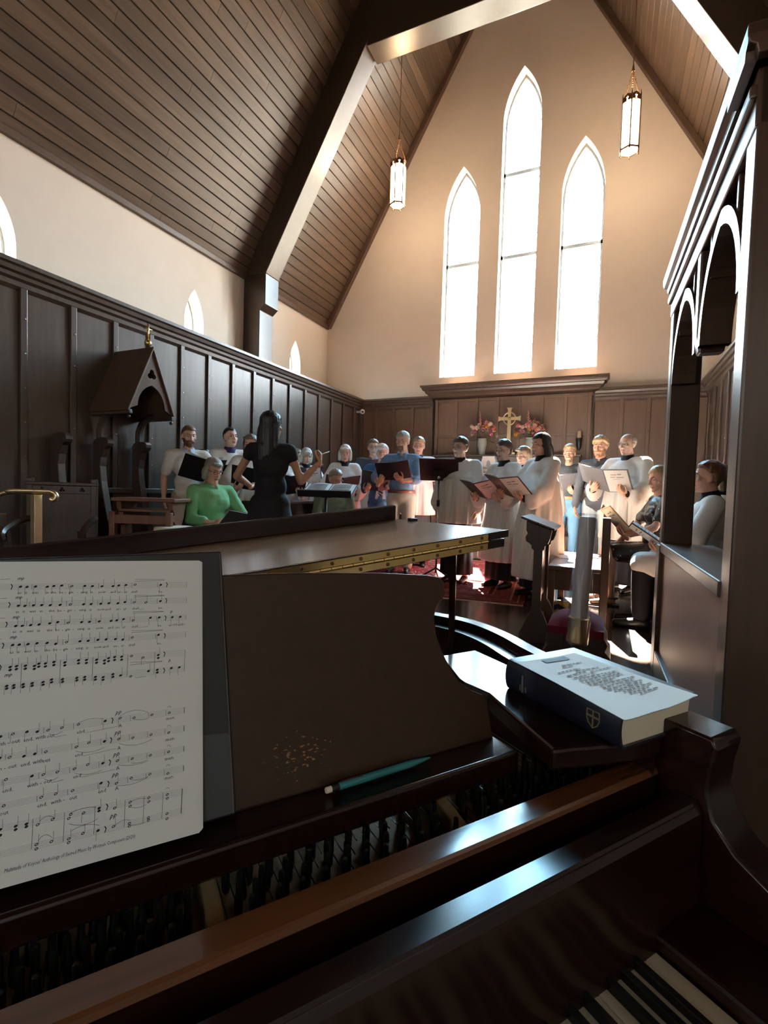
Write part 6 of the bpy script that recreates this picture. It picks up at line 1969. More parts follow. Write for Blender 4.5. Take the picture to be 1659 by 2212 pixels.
    for s in (-1, 1):
        q = G().ball((0, 0, 0), 0.0128, 12, 10)
        fc = [sum((Vector(q.v[i]) for i in f), Vector()) / len(f) for f in q.f]
        lid = 0.10 if head[1] <= -8 else 0.42
        q.m = [0 if c.normalized().z > lid or c.normalized().z < -0.62 else 3 if (look @ Vector((0, 1, 0))).dot(c.normalized()) > 0.80 else 2 for c in fc]
        q.v = [tuple(Vector(p) * (1.06 if Vector(p).normalized().z > lid else 1.0)) for p in q.v]
        o0 = len(body.v)
        mm = HM @ T(s * 0.031, 0.0640, 0.011)
        body.v += [tuple(mm @ Vector(p)) for p in q.v]
        body.f += [tuple(i + o0 for i in f) for f in q.f]
        body.m += q.m
    for s in (-1, 1):
        el, w, fd, pn, pose = arms[s]
        vv_, nn_, ff_ = HANDS[pose]
        zc = -pn
        xc = fd.cross(zc)
        mm = Matrix(((xc.x, fd.x, zc.x, w.x), (xc.y, fd.y, zc.y, w.y), (xc.z, fd.z, zc.z, w.z), (0, 0, 0, 1))) @ Matrix.Diagonal((1 if s > 0 else -1, 1, 1, 1)) @ Matrix.Scale(k * (0.93 if fem else 1.0), 4)
        body.add([mm @ v for v in vv_], ff_, 0)
    part('body', body, [SKINS[skin], lips_m, eye_w, eye_d], root, smooth=True)
    # --- hair
    hm_ = HAIR[hair[1]]
    if hair[0] in LONG:
        part('hair', xf(LONG[hair[0]], HM), hm_, root, smooth=True)
        base = hair_shell(hv, hn, hf, m_short(0.074), 0.010)
        part('hair_roots', xf(base, HM), hm_, root, smooth=True)
    elif hair[0] != 'none':
        st_ = {'short': (m_short(), 0.013), 'crop': (m_short(0.068), 0.008), 'fluffy': (m_short(0.064, -0.075, -0.02), 0.026), 'swept': (m_short(0.062, -0.07, -0.005), 0.020), 'bald': (m_bald, 0.009), 'thin': (m_short(0.088, -0.06, -0.01), 0.008), 'back': (m_short(0.076, -0.07, 0.004), 0.008)}[hair[0]]
        part('hair', xf(hair_shell(hv, hn, hf, st_[0], st_[1], h * 9.7), HM), hm_, root, smooth=True)
    q = G()
    for s in (-1, 1):
        q.tube([(s * 0.014, 0.0885, 0.030), (s * 0.030, 0.0865, 0.036), (s * 0.047, 0.074, 0.031)], [0.0028, 0.0034, 0.0018], 6)
    part('eyebrows', xf(q, HM), HAIR['dark'] if hair[1] in ('black', 'dark') else HAIR['mouse'] if hair[1] in ('white', 'grey', 'blond') else hm_, root, smooth=True)
    if beard:
        part('beard', xf(hair_shell(hv, hn, hf, m_beard if beard[0] == 'full' else m_goatee, 0.008, 3.1), HM), HAIR[beard[1]], root, smooth=True)
    if glasses:
        part('glasses', xf(GLASSES, HM), wire_m if glasses == 'wire' else dark_frame, root, smooth=True)

    def folds(V_, N_, amp, n1=9, zt=1.30, zl=0.55):
        for i, v in enumerate(V_):
            a = atan2(v.x, v.y)
            w = min(1, max(0, (zt * k + dz * k - v.z) / (zl * k)))
            if w:
                d = amp * w * (sin(n1 * a + 2.0 * sin(2.3 * v.z / k + a) + h * 31) + 0.5 * sin((2 * n1 - 1) * a + h * 17 + v.z * 2))
                v += Vector((N_[i].x, N_[i].y, 0)) * d
        return V_

    def skirt(g, z0, r0, z1, r1, y0=0.0, y1=0.0):
        g.tube([Vector((0, y0, z0)), Vector((0, (y0 + y1) / 2, (z0 + z1) / 2)), Vector((0, y1, z1))], [r0, (r0 + r1) / 2 * 1.02, r1], 28, sq=(1.0, 0.80))

    def piece(name, g, m, voxel=0.013, amp=0.0, sm=4, n1=9, **kw):
        V2, N2, F2 = blob(g, voxel, sm)
        if amp:
            folds(V2, N2, amp, n1, **kw)
        q = G()
        q.add(V2, F2)
        return part(name, q, m, root, smooth=True)

    cuff = collar or black_cloth
    if outfit == 'robe':
        g = G()
        trunk(g, 0.026 * k, neck=False)
        for s in (-1, 1):
            el, w = arms[s][0], arms[s][1]
            drop = Vector((0, 0, -0.045 * k))
            cap(g, sh[s], 0.070 * k, el, 0.080 * k)
            cap(g, el, 0.080 * k, el.lerp(w, 0.62) + drop * 0.5, 0.088 * k)
            cap(g, el + drop, 0.070 * k, el.lerp(w, 0.60) + drop * 1.9, 0.066 * k)
        if not sit:
            skirt(g, 1.26 * k, 0.190 * k * wd, hem, (0.208 + 0.075 * (1.0 - hem)) * k * wd)
        else:
            for s in (-1, 1):
                cap(g, legs[s][0], 0.115 * k, legs[s][1], 0.085 * k)
            cap(g, (legs[1][0] + legs[-1][0]) / 2, 0.12 * k, (legs[1][1] + legs[-1][1]) / 2 - Vector((0, 0.03, 0)), 0.085 * k)
            cap(g, legs[-1][1], 0.075 * k, legs[1][1], 0.075 * k)
        piece('surplice', g, white_cloth, 0.014, 0.024 if not sit else 0.010, 2, 11)
        g = G()
        if not sit:
            skirt(g, 0.80 * k, 0.170 * k, 0.10, 0.205 * k)
            piece('cassock', g, cuff if collar is None else black_cloth, 0.02, 0.008, 3)
        else:
            for s in (-1, 1):
                leg_part(g, s, 0.022, 0.10)
            piece('trousers', g, black_cloth, 0.016, 0, 3)
        for s in (-1, 1):
            el, w = arms[s][0], arms[s][1]
            q = G()
            cap(q, el.lerp(w, 0.35), 0.052 * k, el.lerp(w, 0.90), 0.040 * k)
            part('cassock_cuff', q, black_cloth, root, smooth=40)
        q = G()
        c0 = Z((0, -0.006, 1.455))
        rows = []
        for rr_, zz in ((0.108, -0.028), (0.094, 0.0), (0.074, 0.024), (0.064, 0.066), (0.058, 0.068)):
            rows.append([(c0.x + rr_ * k * cos(a), c0.y + rr_ * k * 0.92 * sin(a) + 0.1 * zz, c0.z + zz * k - 0.012 * k * sin(a)) for a in [2 * pi * i / 24 for i in range(24)]])
        q.grid(rows, closed=True)
        part('collar', q, cuff, root, smooth=True)
    else:
        if outfit == 'dress':
            g = G()
            trunk(g, 0.010 * k, neck=False)
            for s in (-1, 1):
                arm_part(g, s, 0.016 * k, 0.10)
            if not sit:
                skirt(g, 1.02 * k, 0.150 * k * wd, hem, 0.262 * k * wd)
            else:
                for s in (-1, 1):
                    cap(g, legs[s][0], 0.11 * k, legs[s][1], 0.082 * k)
                cap(g, (legs[1][0] + legs[-1][0]) / 2, 0.11 * k, (legs[1][1] + legs[-1][1]) / 2, 0.075 * k)
            piece('dress', g, top, 0.012, 0.006, 4, 8, zt=1.0)
        else:
            g = G()
            trunk(g, 0.014 * k, neck=False, hips=not tuck)
            if tuck:
                ell(g, Z((0, 0.0, 1.03)), (0.158 * wd * k, 0.122 * wd * k, 0.075 * k))
            for s in (-1, 1):
                arm_part(g, s, 0.017 * k, {'long': 0.97, 'short': 0.36, 'rolled': 0.66, 'three': 0.78}[sleeve])
            if outfit == 'jacket':
                skirt(g, 1.08 * k, 0.165 * k * wd, 0.80 * k, 0.192 * k * wd)
            V2, N2, F2 = blob(g, 0.0115, 3)
            for i, v in enumerate(V2):
                v += N2[i] * (0.009 * noise.noise(Vector((v.x * 9 + v.z * 5, v.y * 9, v.z * 20 + h * 50))) + 0.003 * noise.noise(v * 26))
            q = G()
            q.add(V2, F2)
            part('jacket' if outfit == 'jacket' else 'shirt', q, top, root, smooth=True)
            if collar:
                q = G()
                c0 = Z((0, -0.006, 1.462))
                rows = []
                for rr_, zz in ((0.092, -0.012), (0.080, 0.014), (0.060, 0.046), (0.056, 0.040)):
                    rows.append([(c0.x + rr_ * k * cos(a), c0.y + rr_ * k * 0.92 * sin(a), c0.z + zz * k - 0.022 * k * sin(a)) for a in [pi / 2 + 0.20 + (2 * pi - 0.40) * i / 24 for i in range(25)]])
                q.grid(rows)
                part('collar', q, collar, root, smooth=True)
        if bottom:
            g = G()
            if bottom[0] == 'skirt':
                for s in (-1, 1):
                    cap(g, legs[s][0], 0.112 * k, legs[s][0].lerp(legs[s][1], 0.86), 0.085 * k)
                cap(g, (legs[1][0] + legs[-1][0]) / 2, 0.11 * k, ((legs[1][1] + legs[-1][1]) / 2).lerp((legs[1][0] + legs[-1][0]) / 2, 0.18), 0.075 * k)
                ell(g, Z((0, -0.004, 0.965)), (0.178 * wd * k, 0.135 * wd * k, 0.11 * k))
            else:
                ell(g, Z((0, -0.004, 0.955)), (0.168 * wd * k, 0.130 * wd * k, 0.112 * k))
                for s in (-1, 1):
                    leg_part(g, s, 0.016 * k, 0.02)
            V2, N2, F2 = blob(g, 0.0135, 3)
            for i, v in enumerate(V2):
                v += N2[i] * 0.004 * noise.noise(Vector((v.x * 9, v.y * 9, v.z * 16 + h * 40)))
            q = G()
            q.add(V2, F2)
            part('skirt' if bottom[0] == 'skirt' else 'trousers', q, bottom[1], root, smooth=True)
        if belt:
            q = G()
            c0 = Z((0, 0, 1.018))
            q.grid([[(c0.x + (0.166 * wd * k + e_) * cos(a), c0.y + (0.129 * wd * k + e_) * sin(a), c0.z + zz * k) for a in [2 * pi * i / 32 for i in range(32)]] for e_, zz in ((0, -0.02), (0.004, -0.018), (0.004, 0.018), (0, 0.02))], closed=True)
            part('belt', q, belt, root, smooth=True)
    if shoes:
        for s in (-1, 1):
            an, to = legs[s][2], legs[s][3]
            q = G()
            cap(q, an + Vector((0, -0.035, -0.038)) * k, 0.041 * k, an + Vector((0, 0.03, -0.036)) * k, 0.043 * k)
            cap(q, an + Vector((0, 0.03, -0.040)) * k, 0.041 * k, to + Vector((0, 0.015, -0.002)) * k, 0.031 * k)
            vv_, nn_, ff_ = blob(q, 0.010, 3)
            for v in vv_:
                v.z = max(v.z, 0.002)
            qq = G()
            qq.add(vv_, ff_)
            part('shoe', qq, shoe_m, root, smooth=True)
    bpy.context.view_layer.update()
    PEOPLE[key] = (root, k, dz, HM)
    return root


def hold(center, tilt, yaw=0.0, roll=0.0):
    """folder frame relative to the person (lengths for the 1.755 m figure)"""
    return Matrix.Translation(center) @ RZ(radians(yaw)) @ RX(radians(-tilt)) @ RY(radians(roll))


def grip(M_, s, w=0.15, up=-0.11, back=0.022, pose='hold'):
    """arm spec for a hand under the outer edge of a folder"""
    R3 = M_.to_3x3()
    p = M_ @ Vector((s * w, back, up))
    f = R3 @ Vector((-s * 0.55, 0.12, 0.83))
    return dict(w=tuple(p - f.normalized() * 0.055), f=tuple(f), p=tuple(R3 @ Vector((0, -1, 0))), pose=pose, hint=(s * 0.75, -0.25, -0.7))


tan_cover = mat('tan_cover', (0.34, 0.17, 0.06), 0.5)
grey_cover = mat('grey_cover', (0.055, 0.05, 0.055), 0.45)


def folder(key, M_, label, cover=None, beta=14, w=0.225, hh=0.30, pages=True, loose=0.0, scale_z=True, art=False):
    root, k, dz, HM = PEOPLE[key]
    m = root.matrix_world @ Matrix.Translation((0, 0, dz * k)) @ Matrix.Translation(M_.translation * (k - 1)) @ M_
    t = thing('music_folder', label, 'folder', mx=m)
    b = radians(beta)
    for s in (-1, 1):
        mm = Matrix(((s * cos(b), s * sin(b) * 0, 0, 0), (-sin(b), cos(b), 0, 0), (0, 0, 1, 0), (0, 0, 0, 1)))
        P = lambda x, y, z: (s * (x * cos(b)) + s * y * sin(b), -x * sin(b) + y * cos(b), z)
        q = G()
        q.add([P(0, 0.0, -hh / 2), P(w, 0.0, -hh / 2), P(w, 0.0, hh / 2), P(0, 0.0, hh / 2), P(0, 0.005, -hh / 2), P(w, 0.005, -hh / 2), P(w, 0.005, hh / 2), P(0, 0.005, hh / 2)],
              [(0, 1, 2, 3), (7, 6, 5, 4), (0, 4, 5, 1), (1, 5, 6, 2), (2, 6, 7, 3), (3, 7, 4, 0)])
        part('cover', q, cover or black_cover, t)
        if art and s < 0:
            a0, a1, z0_, z1_ = 0.012, w - 0.014, -hh / 2 + 0.012, hh / 2 - 0.010
            q = G()
            q.add([P(a0, 0.0065, z0_), P(a1, 0.0065, z0_), P(a1, 0.0065, z1_), P(a0, 0.0065, z1_), P(a0, 0.0052, z0_), P(a1, 0.0052, z0_), P(a1, 0.0052, z1_), P(a0, 0.0052, z1_)],
                  [(0, 1, 2, 3), (7, 6, 5, 4), (0, 4, 5, 1), (1, 5, 6, 2), (2, 6, 7, 3), (3, 7, 4, 0)])
            part('printed_sheet', q, art, t)
            q = G()
            for (xa, xb, zc_, zh) in ((0.25, 0.50, 0.80, 0.035), (0.54, 0.72, 0.82, 0.05), (0.22, 0.44, 0.69, 0.03), (0.48, 0.80, 0.68, 0.035), (0.30, 0.62, 0.60, 0.014), (0.34, 0.70, 0.30, 0.012), (0.40, 0.64, 0.25, 0.012)):
                x0_, x1_ = a0 + (a1 - a0) * xa, a0 + (a1 - a0) * xb
                zc = z0_ + (z1_ - z0_) * zc_
                q.add([P(x0_, 0.0072, zc - zh * 0.5 * hh), P(x1_, 0.0072, zc - zh * 0.5 * hh), P(x1_, 0.0072, zc + zh * 0.5 * hh), P(x0_, 0.0072, zc + zh * 0.5 * hh)], [(0, 1, 2, 3)])
            part('title_print', q, ink_soft, t)
        if pages:
            q = G()
            rows = []
            for i in range(7):
                x = 0.004 + (w - 0.016) * i / 6
                y = -0.004 - 0.012 * sin(pi * min(1, 0.12 + 0.9 * i / 6)) - loose * (i / 6) ** 2 * 0.05
                rows.append([P(x, y, -hh / 2 + 0.01), P(x, y - loose * 0.01, hh / 2 - 0.008)])
            q.grid(rows)
            part('page', q, paper, t, smooth=True)
            q = G()
            for j in range(7):
                z = hh / 2 - 0.05 - j * 0.032
                for l in range(3):
                    q.add([P(0.03, -0.0185, z - l * 0.004), P(w - 0.03, -0.0135, z - l * 0.004), P(w - 0.03, -0.0135, z - l * 0.004 - 0.0012), P(0.03, -0.0185, z - l * 0.004 - 0.0012)], [(0, 1, 2, 3)])
            part('print', q, ink_soft, t)
    return t
# ------------------------------------------------------------------ the cast
F1 = hold((-0.09, 0.36, 1.235), 40, 0, -8)
person('shirt', 'bearded man in a pale short-sleeved shirt holding a black folder by the left wainscot', (-4.27, 4.06), -33, 1.70, hair=('crop', 'auburn'), skin=1, beard=('full', 'auburn'), head=(6, -8, 0),
       outfit='shirt', top=cloth('oatmeal', (0.66, 0.60, 0.53)), sleeve='short', collar=cloth('paleblue', (0.55, 0.62, 0.72)), bottom=('trousers', cloth('khaki', (0.42, 0.30, 0.18))), tuck=False,
       armL=grip(F1, -1), armR=dict(w=(0.26, 0.03, 0.90), f=(-0.1, 0.35, -1), p=(-1, 0, 0), pose='relax', hint=(0.5, -0.8, -0.2)))
folder('shirt', F1, 'open black folder with white pages held by the man in the pale shirt', loose=1.0)

F2 = hold((0.02, 0.36, 1.16), 30, 10, 10)
person('purple', 'dark-haired man in a white surplice with purple collar by the left wainscot', (-4.17, 4.61), -38, 1.75, hair=('back', 'dark'), skin=0, head=(18, 3, 0), hem=0.55, collar=purple_cloth,
       armL=grip(F2, -1), armR=grip(F2, 1))
folder('purple', F2, 'black folder held by the man with the purple collar', beta=8)

F3 = hold((0, 0.36, 1.2), 40)
person('hidden', 'brown-haired singer in a surplice half hidden behind the conductor', (-3.70, 4.42), -45, 1.635, fem=True, hair=('bob', 'mouse'), head=(-25, -10, 0), hem=0.5, armL=grip(F3, -1), armR=grip(F3, 1))
folder('hidden', F3, 'black folder held by the singer behind the conductor')

# conductor, seen from behind
person('conductor', 'conductor in a sleeveless black dress with long black hair, right arm raised', (-2.50, 3.24), 122, 1.66, fem=True, skin=2, hair=('long', 'black'), head=(-38, -2, 0), outfit='dress', top=black_cloth, hem=0.50,
       armR=dict(w=(0.415, 0.12, 1.335), f=(0.12, 0.10, 1.0), p=(-0.9, 0.3, 0.1), pose='pinch', hint=(0.35, 0.25, -1)),
       armL=dict(w=(-0.20, 0.30, 1.10), f=(0.25, 0.8, 0.35), p=(0, 0.2, -1), pose='relax', hint=(-0.9, -0.35, -0.6)))

# seated woman in green
F5 = hold((-0.04, 0.50, 1.115), 52, 0, 0)
person('green', 'grey-haired woman in a green shirt dress seated with a folder on her lap', (-3.47, 3.60), -14, 1.31, fem=True, sit=True, skin=1, hair=('bob', 'grey'), head=(0, -24, 0), outfit='shirt', top=cloth('green', (0.20, 0.45, 0.20)), sleeve='three', width=1.22,
       collar=cloth('green', (0.20, 0.45, 0.20)), bottom=('skirt', cloth('green', (0.20, 0.45, 0.20))), tuck=False, glasses='dark', seat_z=0.47,
       armR=dict(w=(0.17, 0.29, 1.12), f=(-0.25, 0.9, 0.25), p=(-0.6, 0, -0.6), pose='hold', hint=(0.5, -0.5, -0.7)), armL=grip(F5, -1))
folder('green', F5, 'dark folder resting on the lap of the woman in green', cover=grey_cover)


def plain_chair(label, loc, rz):
    t = thing('chair', label, 'chair', loc, rz)
    part('seat', G().box((-0.22, -0.20, 0.42), (0.22, 0.22, 0.455)), stall_wood, t, bevel=0.008)
    part('backrest', G().box((-0.21, -0.22, 0.60), (0.21, -0.19, 0.90)), stall_wood, t, bevel=0.006)
    for x in (-0.20, 0.20):
        part('leg', G().box((x - 0.02, -0.225, 0), (x + 0.02, -0.185, 0.90)), stall_wood, t)
        part('leg', G().box((x - 0.02, 0.18, 0), (x + 0.02, 0.22, 0.42)), stall_wood, t)
    return t


plain_chair('wooden chair under the woman in green', (-3.47, 3.60, 0), radians(-14 - 90))

# left rear rows
Fs = hold((0, 0.36, 1.19), 42)
person('fairhead', 'fair-haired singer in a surplice just behind the conductor\'s raised arm', (-3.76, 5.14), -42, 1.58, fem=True, hair=('bob', 'blond'), head=(5, -15, 0), hem=0.4, armL=grip(Fs, -1), armR=grip(Fs, 1))
folder('fairhead', Fs, 'black folder held by the fair-haired singer behind the conductor')
person('headband', 'singer with glasses and headband in a surplice by the left wainscot', (-4.18, 6.02), -42, 1.62, fem=True, hair=('bob', 'mouse'), head=(0, -10, 0), hem=0.4, glasses='dark', armL=grip(Fs, -1), armR=grip(Fs, 1))
folder('headband', Fs, 'dark folder held by the singer with the headband', cover=grey_cover)
F8 = hold((0.05, 0.38, 1.28), 18, -14, 4)
person('blonde', 'blonde woman in a surplice reading from an open brown folder', (-3.80, 5.70), -48, 1.60, fem=True, hair=('bob', 'white'), head=(10, -22, 0), hem=0.45, skin=0, armL=grip(F8, -1), armR=grip(F8, 1))
folder('blonde', F8, 'open brown-covered folder with printed page held up by the blonde woman', cover=mat('plum_cover', (0.07, 0.035, 0.035), 0.5), beta=30, art=paper)
F10 = hold((0.03, 0.37, 1.16), 48, 8)
person('whitehair_lady', 'white-haired woman in a white surplice behind the seated man', (-3.22, 5.76), -60, 1.645, fem=True, hair=('bob', 'white'), head=(0, -16, 0), hem=0.45, armL=grip(F10, -1), armR=grip(F10, 1))
folder('whitehair_lady', F10, 'dark folder held by the white-haired woman', cover=grey_cover)
F9 = hold((0.05, 0.40, 1.07), 60, 0)
person('seated_man', 'grey-haired man in glasses seated before the white-haired woman', (-2.92, 5.00), -48, 1.275, sit=True, hair=('short', 'grey'), skin=1, head=(20, -22, 0), glasses='wire', outfit='shirt', top=cloth('leafprint', (0.20, 0.24, 0.17)), collar=white_cloth, bottom=('trousers', cloth('darkgrey', (0.05, 0.05, 0.055))),
       armL=grip(F9, -1), armR=grip(F9, 1), tuck=False)
folder('seated_man', F9, 'open folder resting on the knees of the seated grey-haired man')
plain_chair('wooden chair under the seated grey-haired man', (-2.92, 5.00, 0), radians(-48 - 90))
F11 = hold((0.02, 0.38, 1.30), 25, 6)
person('polo', 'man in a grey-violet shirt and khaki trousers beside the man in the blue jacket', (-3.27, 6.72), -64, 1.82, hair=('short', 'mouse'), skin=0, glasses='wire', head=(4, -6, 0), outfit='shirt', top=cloth('violetgrey', (0.22, 0.20, 0.26)), sleeve='short', collar=cloth('violetgrey', (0.22, 0.20, 0.26)), bottom=('trousers', cloth('stone', (0.52, 0.46, 0.37))), belt=mat('belt_brown', (0.10, 0.035, 0.02), 0.4),
       armL=grip(F11, -1), armR=grip(F11, 1))
folder('polo', F11, 'dark grey folder held by the man in the grey-violet shirt', cover=grey_cover)
F12 = hold((0.03, 0.38, 1.22), 38, 4)
r12 = person('jacket', 'white-haired man in a blue jacket and striped tie', (-2.81, 6.05), -66, 1.66, hair=('fluffy', 'white'), skin=0, head=(0, -10, 0), outfit='jacket', top=cloth('blue', (0.045, 0.11, 0.22)), collar=white_cloth, bottom=('trousers', cloth('charcoal', (0.025, 0.022, 0.024))), tuck=False,
             armL=grip(F12, -1), armR=grip(F12, 1))
folder('jacket', F12, 'dark grey folder held by the man in the blue jacket', cover=grey_cover)
k12 = PEOPLE['jacket'][1]
stripe = mat('tie_stripe', (0.02, 0.022, 0.03), 0.6)
q = G().prism([(-0.035, 1.40), (0.035, 1.40), (0.075, 0.98), (-0.075, 0.98)], 0.128, 0.134, 'y')
q.v = [tuple(Vector(v) * k12) for v in q.v]
part('shirt_front', q, white_cloth, r12)
q = G().prism([(-0.014, 1.42), (0.014, 1.42), (0.034, 1.06), (0.0, 1.015), (-0.034, 1.06)], 0.1345, 0.139, 'y')
q.v = [tuple(Vector(v) * k12) for v in q.v]
tie = part('tie', q, stripe, r12)
q = G()
for j in range(8):
    z = 1.36 - j * 0.042
    wv = 0.014 + 0.020 * (1.42 - z) / 0.36
    q.add([tuple(Vector(p) * k12) for p in ((-wv * 0.9, 0.1395, z - 0.018), (wv * 0.9, 0.1395, z + 0.012), (wv * 0.9, 0.1395, z + 0.002), (-wv * 0.9, 0.1395, z - 0.028))], [(0, 1, 2, 3)])
part('tie_stripe', q, white_cloth, tie)

F13 = hold((0.05, 0.38, 1.25), 40, 4, 8)
person('blue_shirt', 'man with goatee and glasses in a blue patterned shirt and pale trousers', (-2.36, 5.70), -76, 1.79, hair=('short', 'grey'), skin=1, beard=('goatee', 'mouse'), glasses='wire', head=(-10, -14, 0), outfit='shirt', top=cloth('bluecheck', (0.20, 0.30, 0.46), k=0.6), sleeve='rolled', collar=cloth('bluecheck', (0.20, 0.30, 0.46)),
       bottom=('trousers', cloth('palekhaki', (0.70, 0.62, 0.52))), belt=mat('belt_red', (0.16, 0.045, 0.03), 0.4), armL=grip(F13, -1, w=0.05, up=-0.09), armR=grip(F13, 1, w=0.17))
folder('blue_shirt', F13, 'black folder held open by the man in the blue patterned shirt', beta=6, w=0.20, hh=0.26)
F14 = hold((-0.12, 0.36, 1.28), 24, -10)
person('behind_stand', 'man in glasses and a white surplice behind the silver-poled music stand', (-2.40, 6.38), -72, 1.80, hair=('short', 'mouse'), skin=1, glasses='dark', head=(0, -8, 0), hem=0.72, armL=grip(F14, -1), armR=grip(F14, 1))
folder('behind_stand', F14, 'pale folder held by the man behind the silver-poled stand', cover=paper)
person('youth', 'young singer in glasses and a short white surplice with arms lowered', (-1.56, 5.52), -92, 1.68, hair=('swept', 'brown'), skin=0, glasses='wire', head=(-22, -2, 0), hem=0.69, width=1.1,
       armL=dict(w=(-0.25, 0.06, 0.86), f=(0.1, 0.2, -1), p=(1, 0, 0), pose='relax', hint=(-0.6, -0.8, -0.2)), armR=dict(w=(0.27, 0.05, 0.84), f=(-0.1, 0.15, -1), p=(-1, 0, 0), pose='relax', hint=(0.6, -0.8, -0.2)))
F16 = hold((0, 0.40, 1.14), 58, 0)
person('robed_glasses', 'brown-haired woman in glasses and a white surplice left of the dark-haired woman', (-1.04, 5.46), -118, 1.635, fem=True, hair=('swept', 'brown'), skin=0, glasses='wire', head=(-4, -6, 0), hem=0.30, armL=grip(F16, -1), armR=grip(F16, 1))
folder('robed_glasses', F16, 'open folder of white pages held by the brown-haired woman in glasses', art=paper)
F17 = hold((0, 0.38, 1.18), 50, 0)
person('between', 'singer with fair fringe half hidden by the dark-haired woman', (-0.90, 5.92), -115, 1.615, fem=True, hair=('bob', 'mouse'), skin=0, head=(0, -12, 0), hem=0.4, armL=grip(F17, -1), armR=grip(F17, 1))
folder('between', F17, 'dark folder held by the half-hidden singer with the fringe')
F18 = hold((0.02, 0.42, 1.16), 52, 4, -6)
person('brunette', 'dark-haired woman in a long white surplice standing beside the prayer desk', (-0.61, 5.15), -134, 1.67, fem=True, hair=('shoulder', 'dark'), skin=1, head=(-6, -10, 0), hem=0.20, width=1.08, armL=grip(F18, -1, w=0.10), armR=grip(F18, 1))
folder('brunette', F18, 'open dark folder of printed pages held by the dark-haired woman', cover=mat('brown_cover', (0.075, 0.045, 0.035), 0.5), beta=10, w=0.24, art=paper)
person('rear_robe', 'singer in a white surplice hidden behind the dark-haired woman', (-0.74, 6.30), -104, 1.60, fem=True, hair=('bob', 'brown'), skin=0, head=(0, -10, 0), hem=0.5)
F19 = hold((0.05, 0.36, 1.20), 42, 6)
person('jeans', 'man in a black T-shirt and blue jeans below the wall sconce', (-0.48, 7.16), -96, 1.755, hair=('short', 'blond'), skin=0, beard=('goatee', 'mouse'), head=(0, -12, 0), outfit='shirt', top=cloth('blacktee', (0.02, 0.021, 0.024)), sleeve='short', bottom=('trousers', cloth('denim', (0.10, 0.22, 0.34))), belt=mat('belt_tan', (0.20, 0.10, 0.04), 0.4), armL=grip(F19, -1), armR=grip(F19, 1))
folder('jeans', F19, 'open folder held by the man in blue jeans', cover=grey_cover)
F20 = hold((-0.06, 0.37, 1.24), 46, 0)
r20 = person('buttons', 'fair-bearded man in a black shirt with white buttons and pale trousers', (-0.09, 6.62), -104, 1.79, hair=('swept', 'blond'), skin=1, beard=('full', 'ginger'), head=(-4, -10, 0), outfit='shirt', top=cloth('washedblack', (0.035, 0.035, 0.042)), sleeve='long', collar=cloth('washedblack', (0.035, 0.035, 0.042)), bottom=('trousers', cloth('paleblue2', (0.50, 0.56, 0.60))), tuck=False,
             armL=grip(F20, -1, w=0.12), armR=dict(w=(0.24, 0.10, 0.88), f=(-0.2, 0.2, -1), p=(-1, 0.2, 0), pose='relax', hint=(0.6, -0.8, -0.2)))
folder('buttons', F20, 'open folder with pale page held by the fair-bearded man', cover=grey_cover, beta=30)
k20 = PEOPLE['buttons'][1]
for j in range(7):
    part('button', G().ball(tuple(Vector((0.012, 0.130 - 0.004 * abs(j - 3), 1.36 - j * 0.07)) * k20), 0.007, 8, 6), white_cloth, r20, smooth=True)
F21 = hold((-0.02, 0.40, 1.22), 44, 0, -10)
person('bald', 'balding man in glasses and a white surplice reading beside the fair-bearded man', (0.195, 5.97), -124, 1.745, hair=('bald', 'grey'), skin=0, glasses='wire', head=(-2, -4, 0), hem=0.58, width=1.12, armL=grip(F21, -1), armR=grip(F21, 1))
folder('bald', F21, 'large open folder of printed pages held by the balding man', cover=grey_cover, w=0.25, hh=0.32, beta=10, art=paper)

# right stalls
bch = thing('choir_bench', 'dark wooden choir bench behind the carved screen', 'bench', (0.80, 4.95, 0))
part('seat', G().box((-0.36, -0.95, 0.41), (0.22, 0.80, 0.45)), stall_wood, bch, bevel=0.008)
part('backrest', G().box((0.20, -0.95, 0.45), (0.24, 0.80, 0.95)), stall_wood, bch, bevel=0.006)
for y in (-0.93, 0.74):
    part('end_board', G().box((-0.34, y, 0), (0.24, y + 0.04, 0.41)), stall_wood, bch)
F22 = hold((-0.02, 0.42, 1.22), 42, -6, 0)
speckle = mat('speckled_black', (0.012, 0.011, 0.012), 0.4)
t = speckle.node_tree
vo = nd(speckle, 'ShaderNodeTexVoronoi')
vo.inputs['Scale'].default_value = 26
tc = nd(speckle, 'ShaderNodeTexCoord')
mr = nd(speckle, 'ShaderNodeMapRange')
mr.inputs[1].default_value, mr.inputs[2].default_value = 0.16, 0.12
mx_ = nd(speckle, 'ShaderNodeMix', data_type='RGBA')
mx_.inputs[6].default_value = (0.012, 0.011, 0.012, 1)
mx_.inputs[7].default_value = (0.7, 0.7, 0.7, 1)
t.links.new(tc.outputs['Object'], vo.inputs['Vector'])
t.links.new(vo.outputs['Distance'], mr.inputs[0])
t.links.new(mr.outputs[0], mx_.inputs[0])
t.links.new(mx_.outputs[2], t.nodes['Principled BSDF'].inputs['Base Color'])
r22 = person('seated_blonde', 'blonde woman in a black spotted dress and sandals seated behind the far screen post', (0.47, 5.34), 194, 1.36, fem=True, sit=True, skin=1, hair=('shoulder', 'blond'), head=(18, -14, 0), outfit='shirt', top=speckle, sleeve='short', bottom=('skirt', speckle), tuck=False, shoes=False, seat_z=0.46,
             armL=grip(F22, -1), armR=dict(w=(0.10, 0.36, 0.96), f=(0, 1, -0.2), p=(0, 0, -1), pose='relax'))
folder('seated_blonde', F22, 'tan folder with printed sheet held by the seated blonde woman', cover=tan_cover, beta=18, art=paper_old)
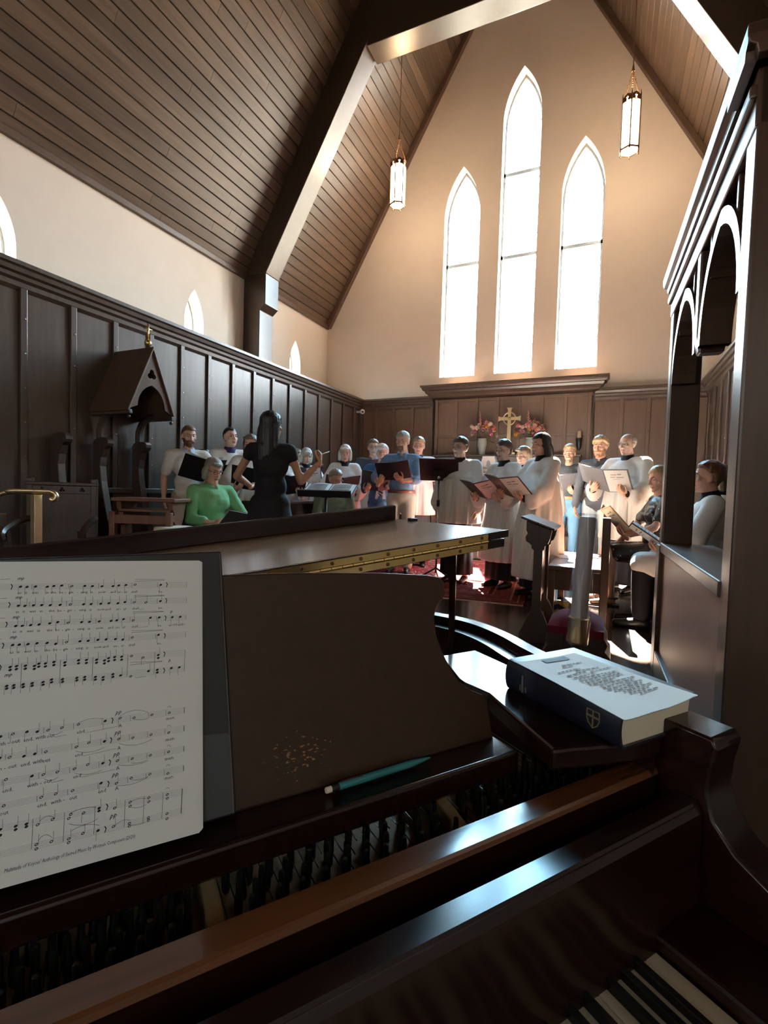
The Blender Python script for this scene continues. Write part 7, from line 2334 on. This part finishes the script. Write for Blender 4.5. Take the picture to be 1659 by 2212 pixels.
k22 = PEOPLE['seated_blonde'][1]
for s in (-1, 1):
    q = G()
    an = Vector((s * 0.10 * k22, 0.42 * k22, 0.085))
    q.box((an.x - 0.045, an.y - 0.075, 0.0), (an.x + 0.05, an.y + 0.20, 0.016))
    q.tube([(an.x - 0.048, an.y + 0.10, 0.02), (an.x, an.y + 0.10, 0.066), (an.x + 0.048, an.y + 0.10, 0.02)], 0.009, 6)
    q.tube([(an.x - 0.048, an.y + 0.03, 0.02), (an.x, an.y + 0.06, 0.085), (an.x + 0.048, an.y + 0.13, 0.02)], 0.008, 6)
    q.tube([(an.x + 0.045 * cos(a), an.y - 0.02 + 0.05 * sin(a), 0.075) for a in [2 * pi * j / 14 for j in range(15)]], 0.006, 6)
    part('sandal', q, shoe_m, r22, smooth=40)
F23 = hold((0.0, 0.42, 1.14), 56, 0, 0)
person('screen_robe', 'auburn-haired singer in a surplice seated behind the screen opening', (0.72, 4.42), 176, 1.34, sit=True, skin=1, hair=('short', 'auburn'), head=(4, 0, 0), outfit='robe', armL=grip(F23, -1), armR=grip(F23, 1), seat_z=0.46)
folder('screen_robe', F23, 'open folder of white printed pages held by the seated auburn-haired singer', cover=black_cover, art=paper)
person('screen_back', 'singer with mousy hair in a surplice seated beyond the auburn-haired singer', (0.90, 5.06), 172, 1.355, sit=True, fem=True, skin=1, hair=('bob', 'mouse'), head=(6, -4, 0), outfit='robe', seat_z=0.46)

# baton hand of the conductor holds a white baton
rc_, kc_, dzc_, _ = PEOPLE['conductor']
bt = thing('baton', 'thin white conducting baton in the conductor\'s raised hand', 'baton', mx=rc_.matrix_world @ Matrix.Translation(Vector((0.415, 0.155, 1.405)) * kc_) @ RZ(radians(-22)) @ RX(radians(12)))
part('stick', G().tube([(0, 0, 0), (0, 0.24, 0)], [0.004, 0.0018], 8), paper, bt, smooth=True)
part('grip', G().lathe([(0.004, 0), (0.010, 0.008), (0.009, 0.025), (0.004, 0.04)], 10, mx=RX(-pi / 2)), mat('cork', (0.55, 0.36, 0.2), 0.7), bt, smooth=True)
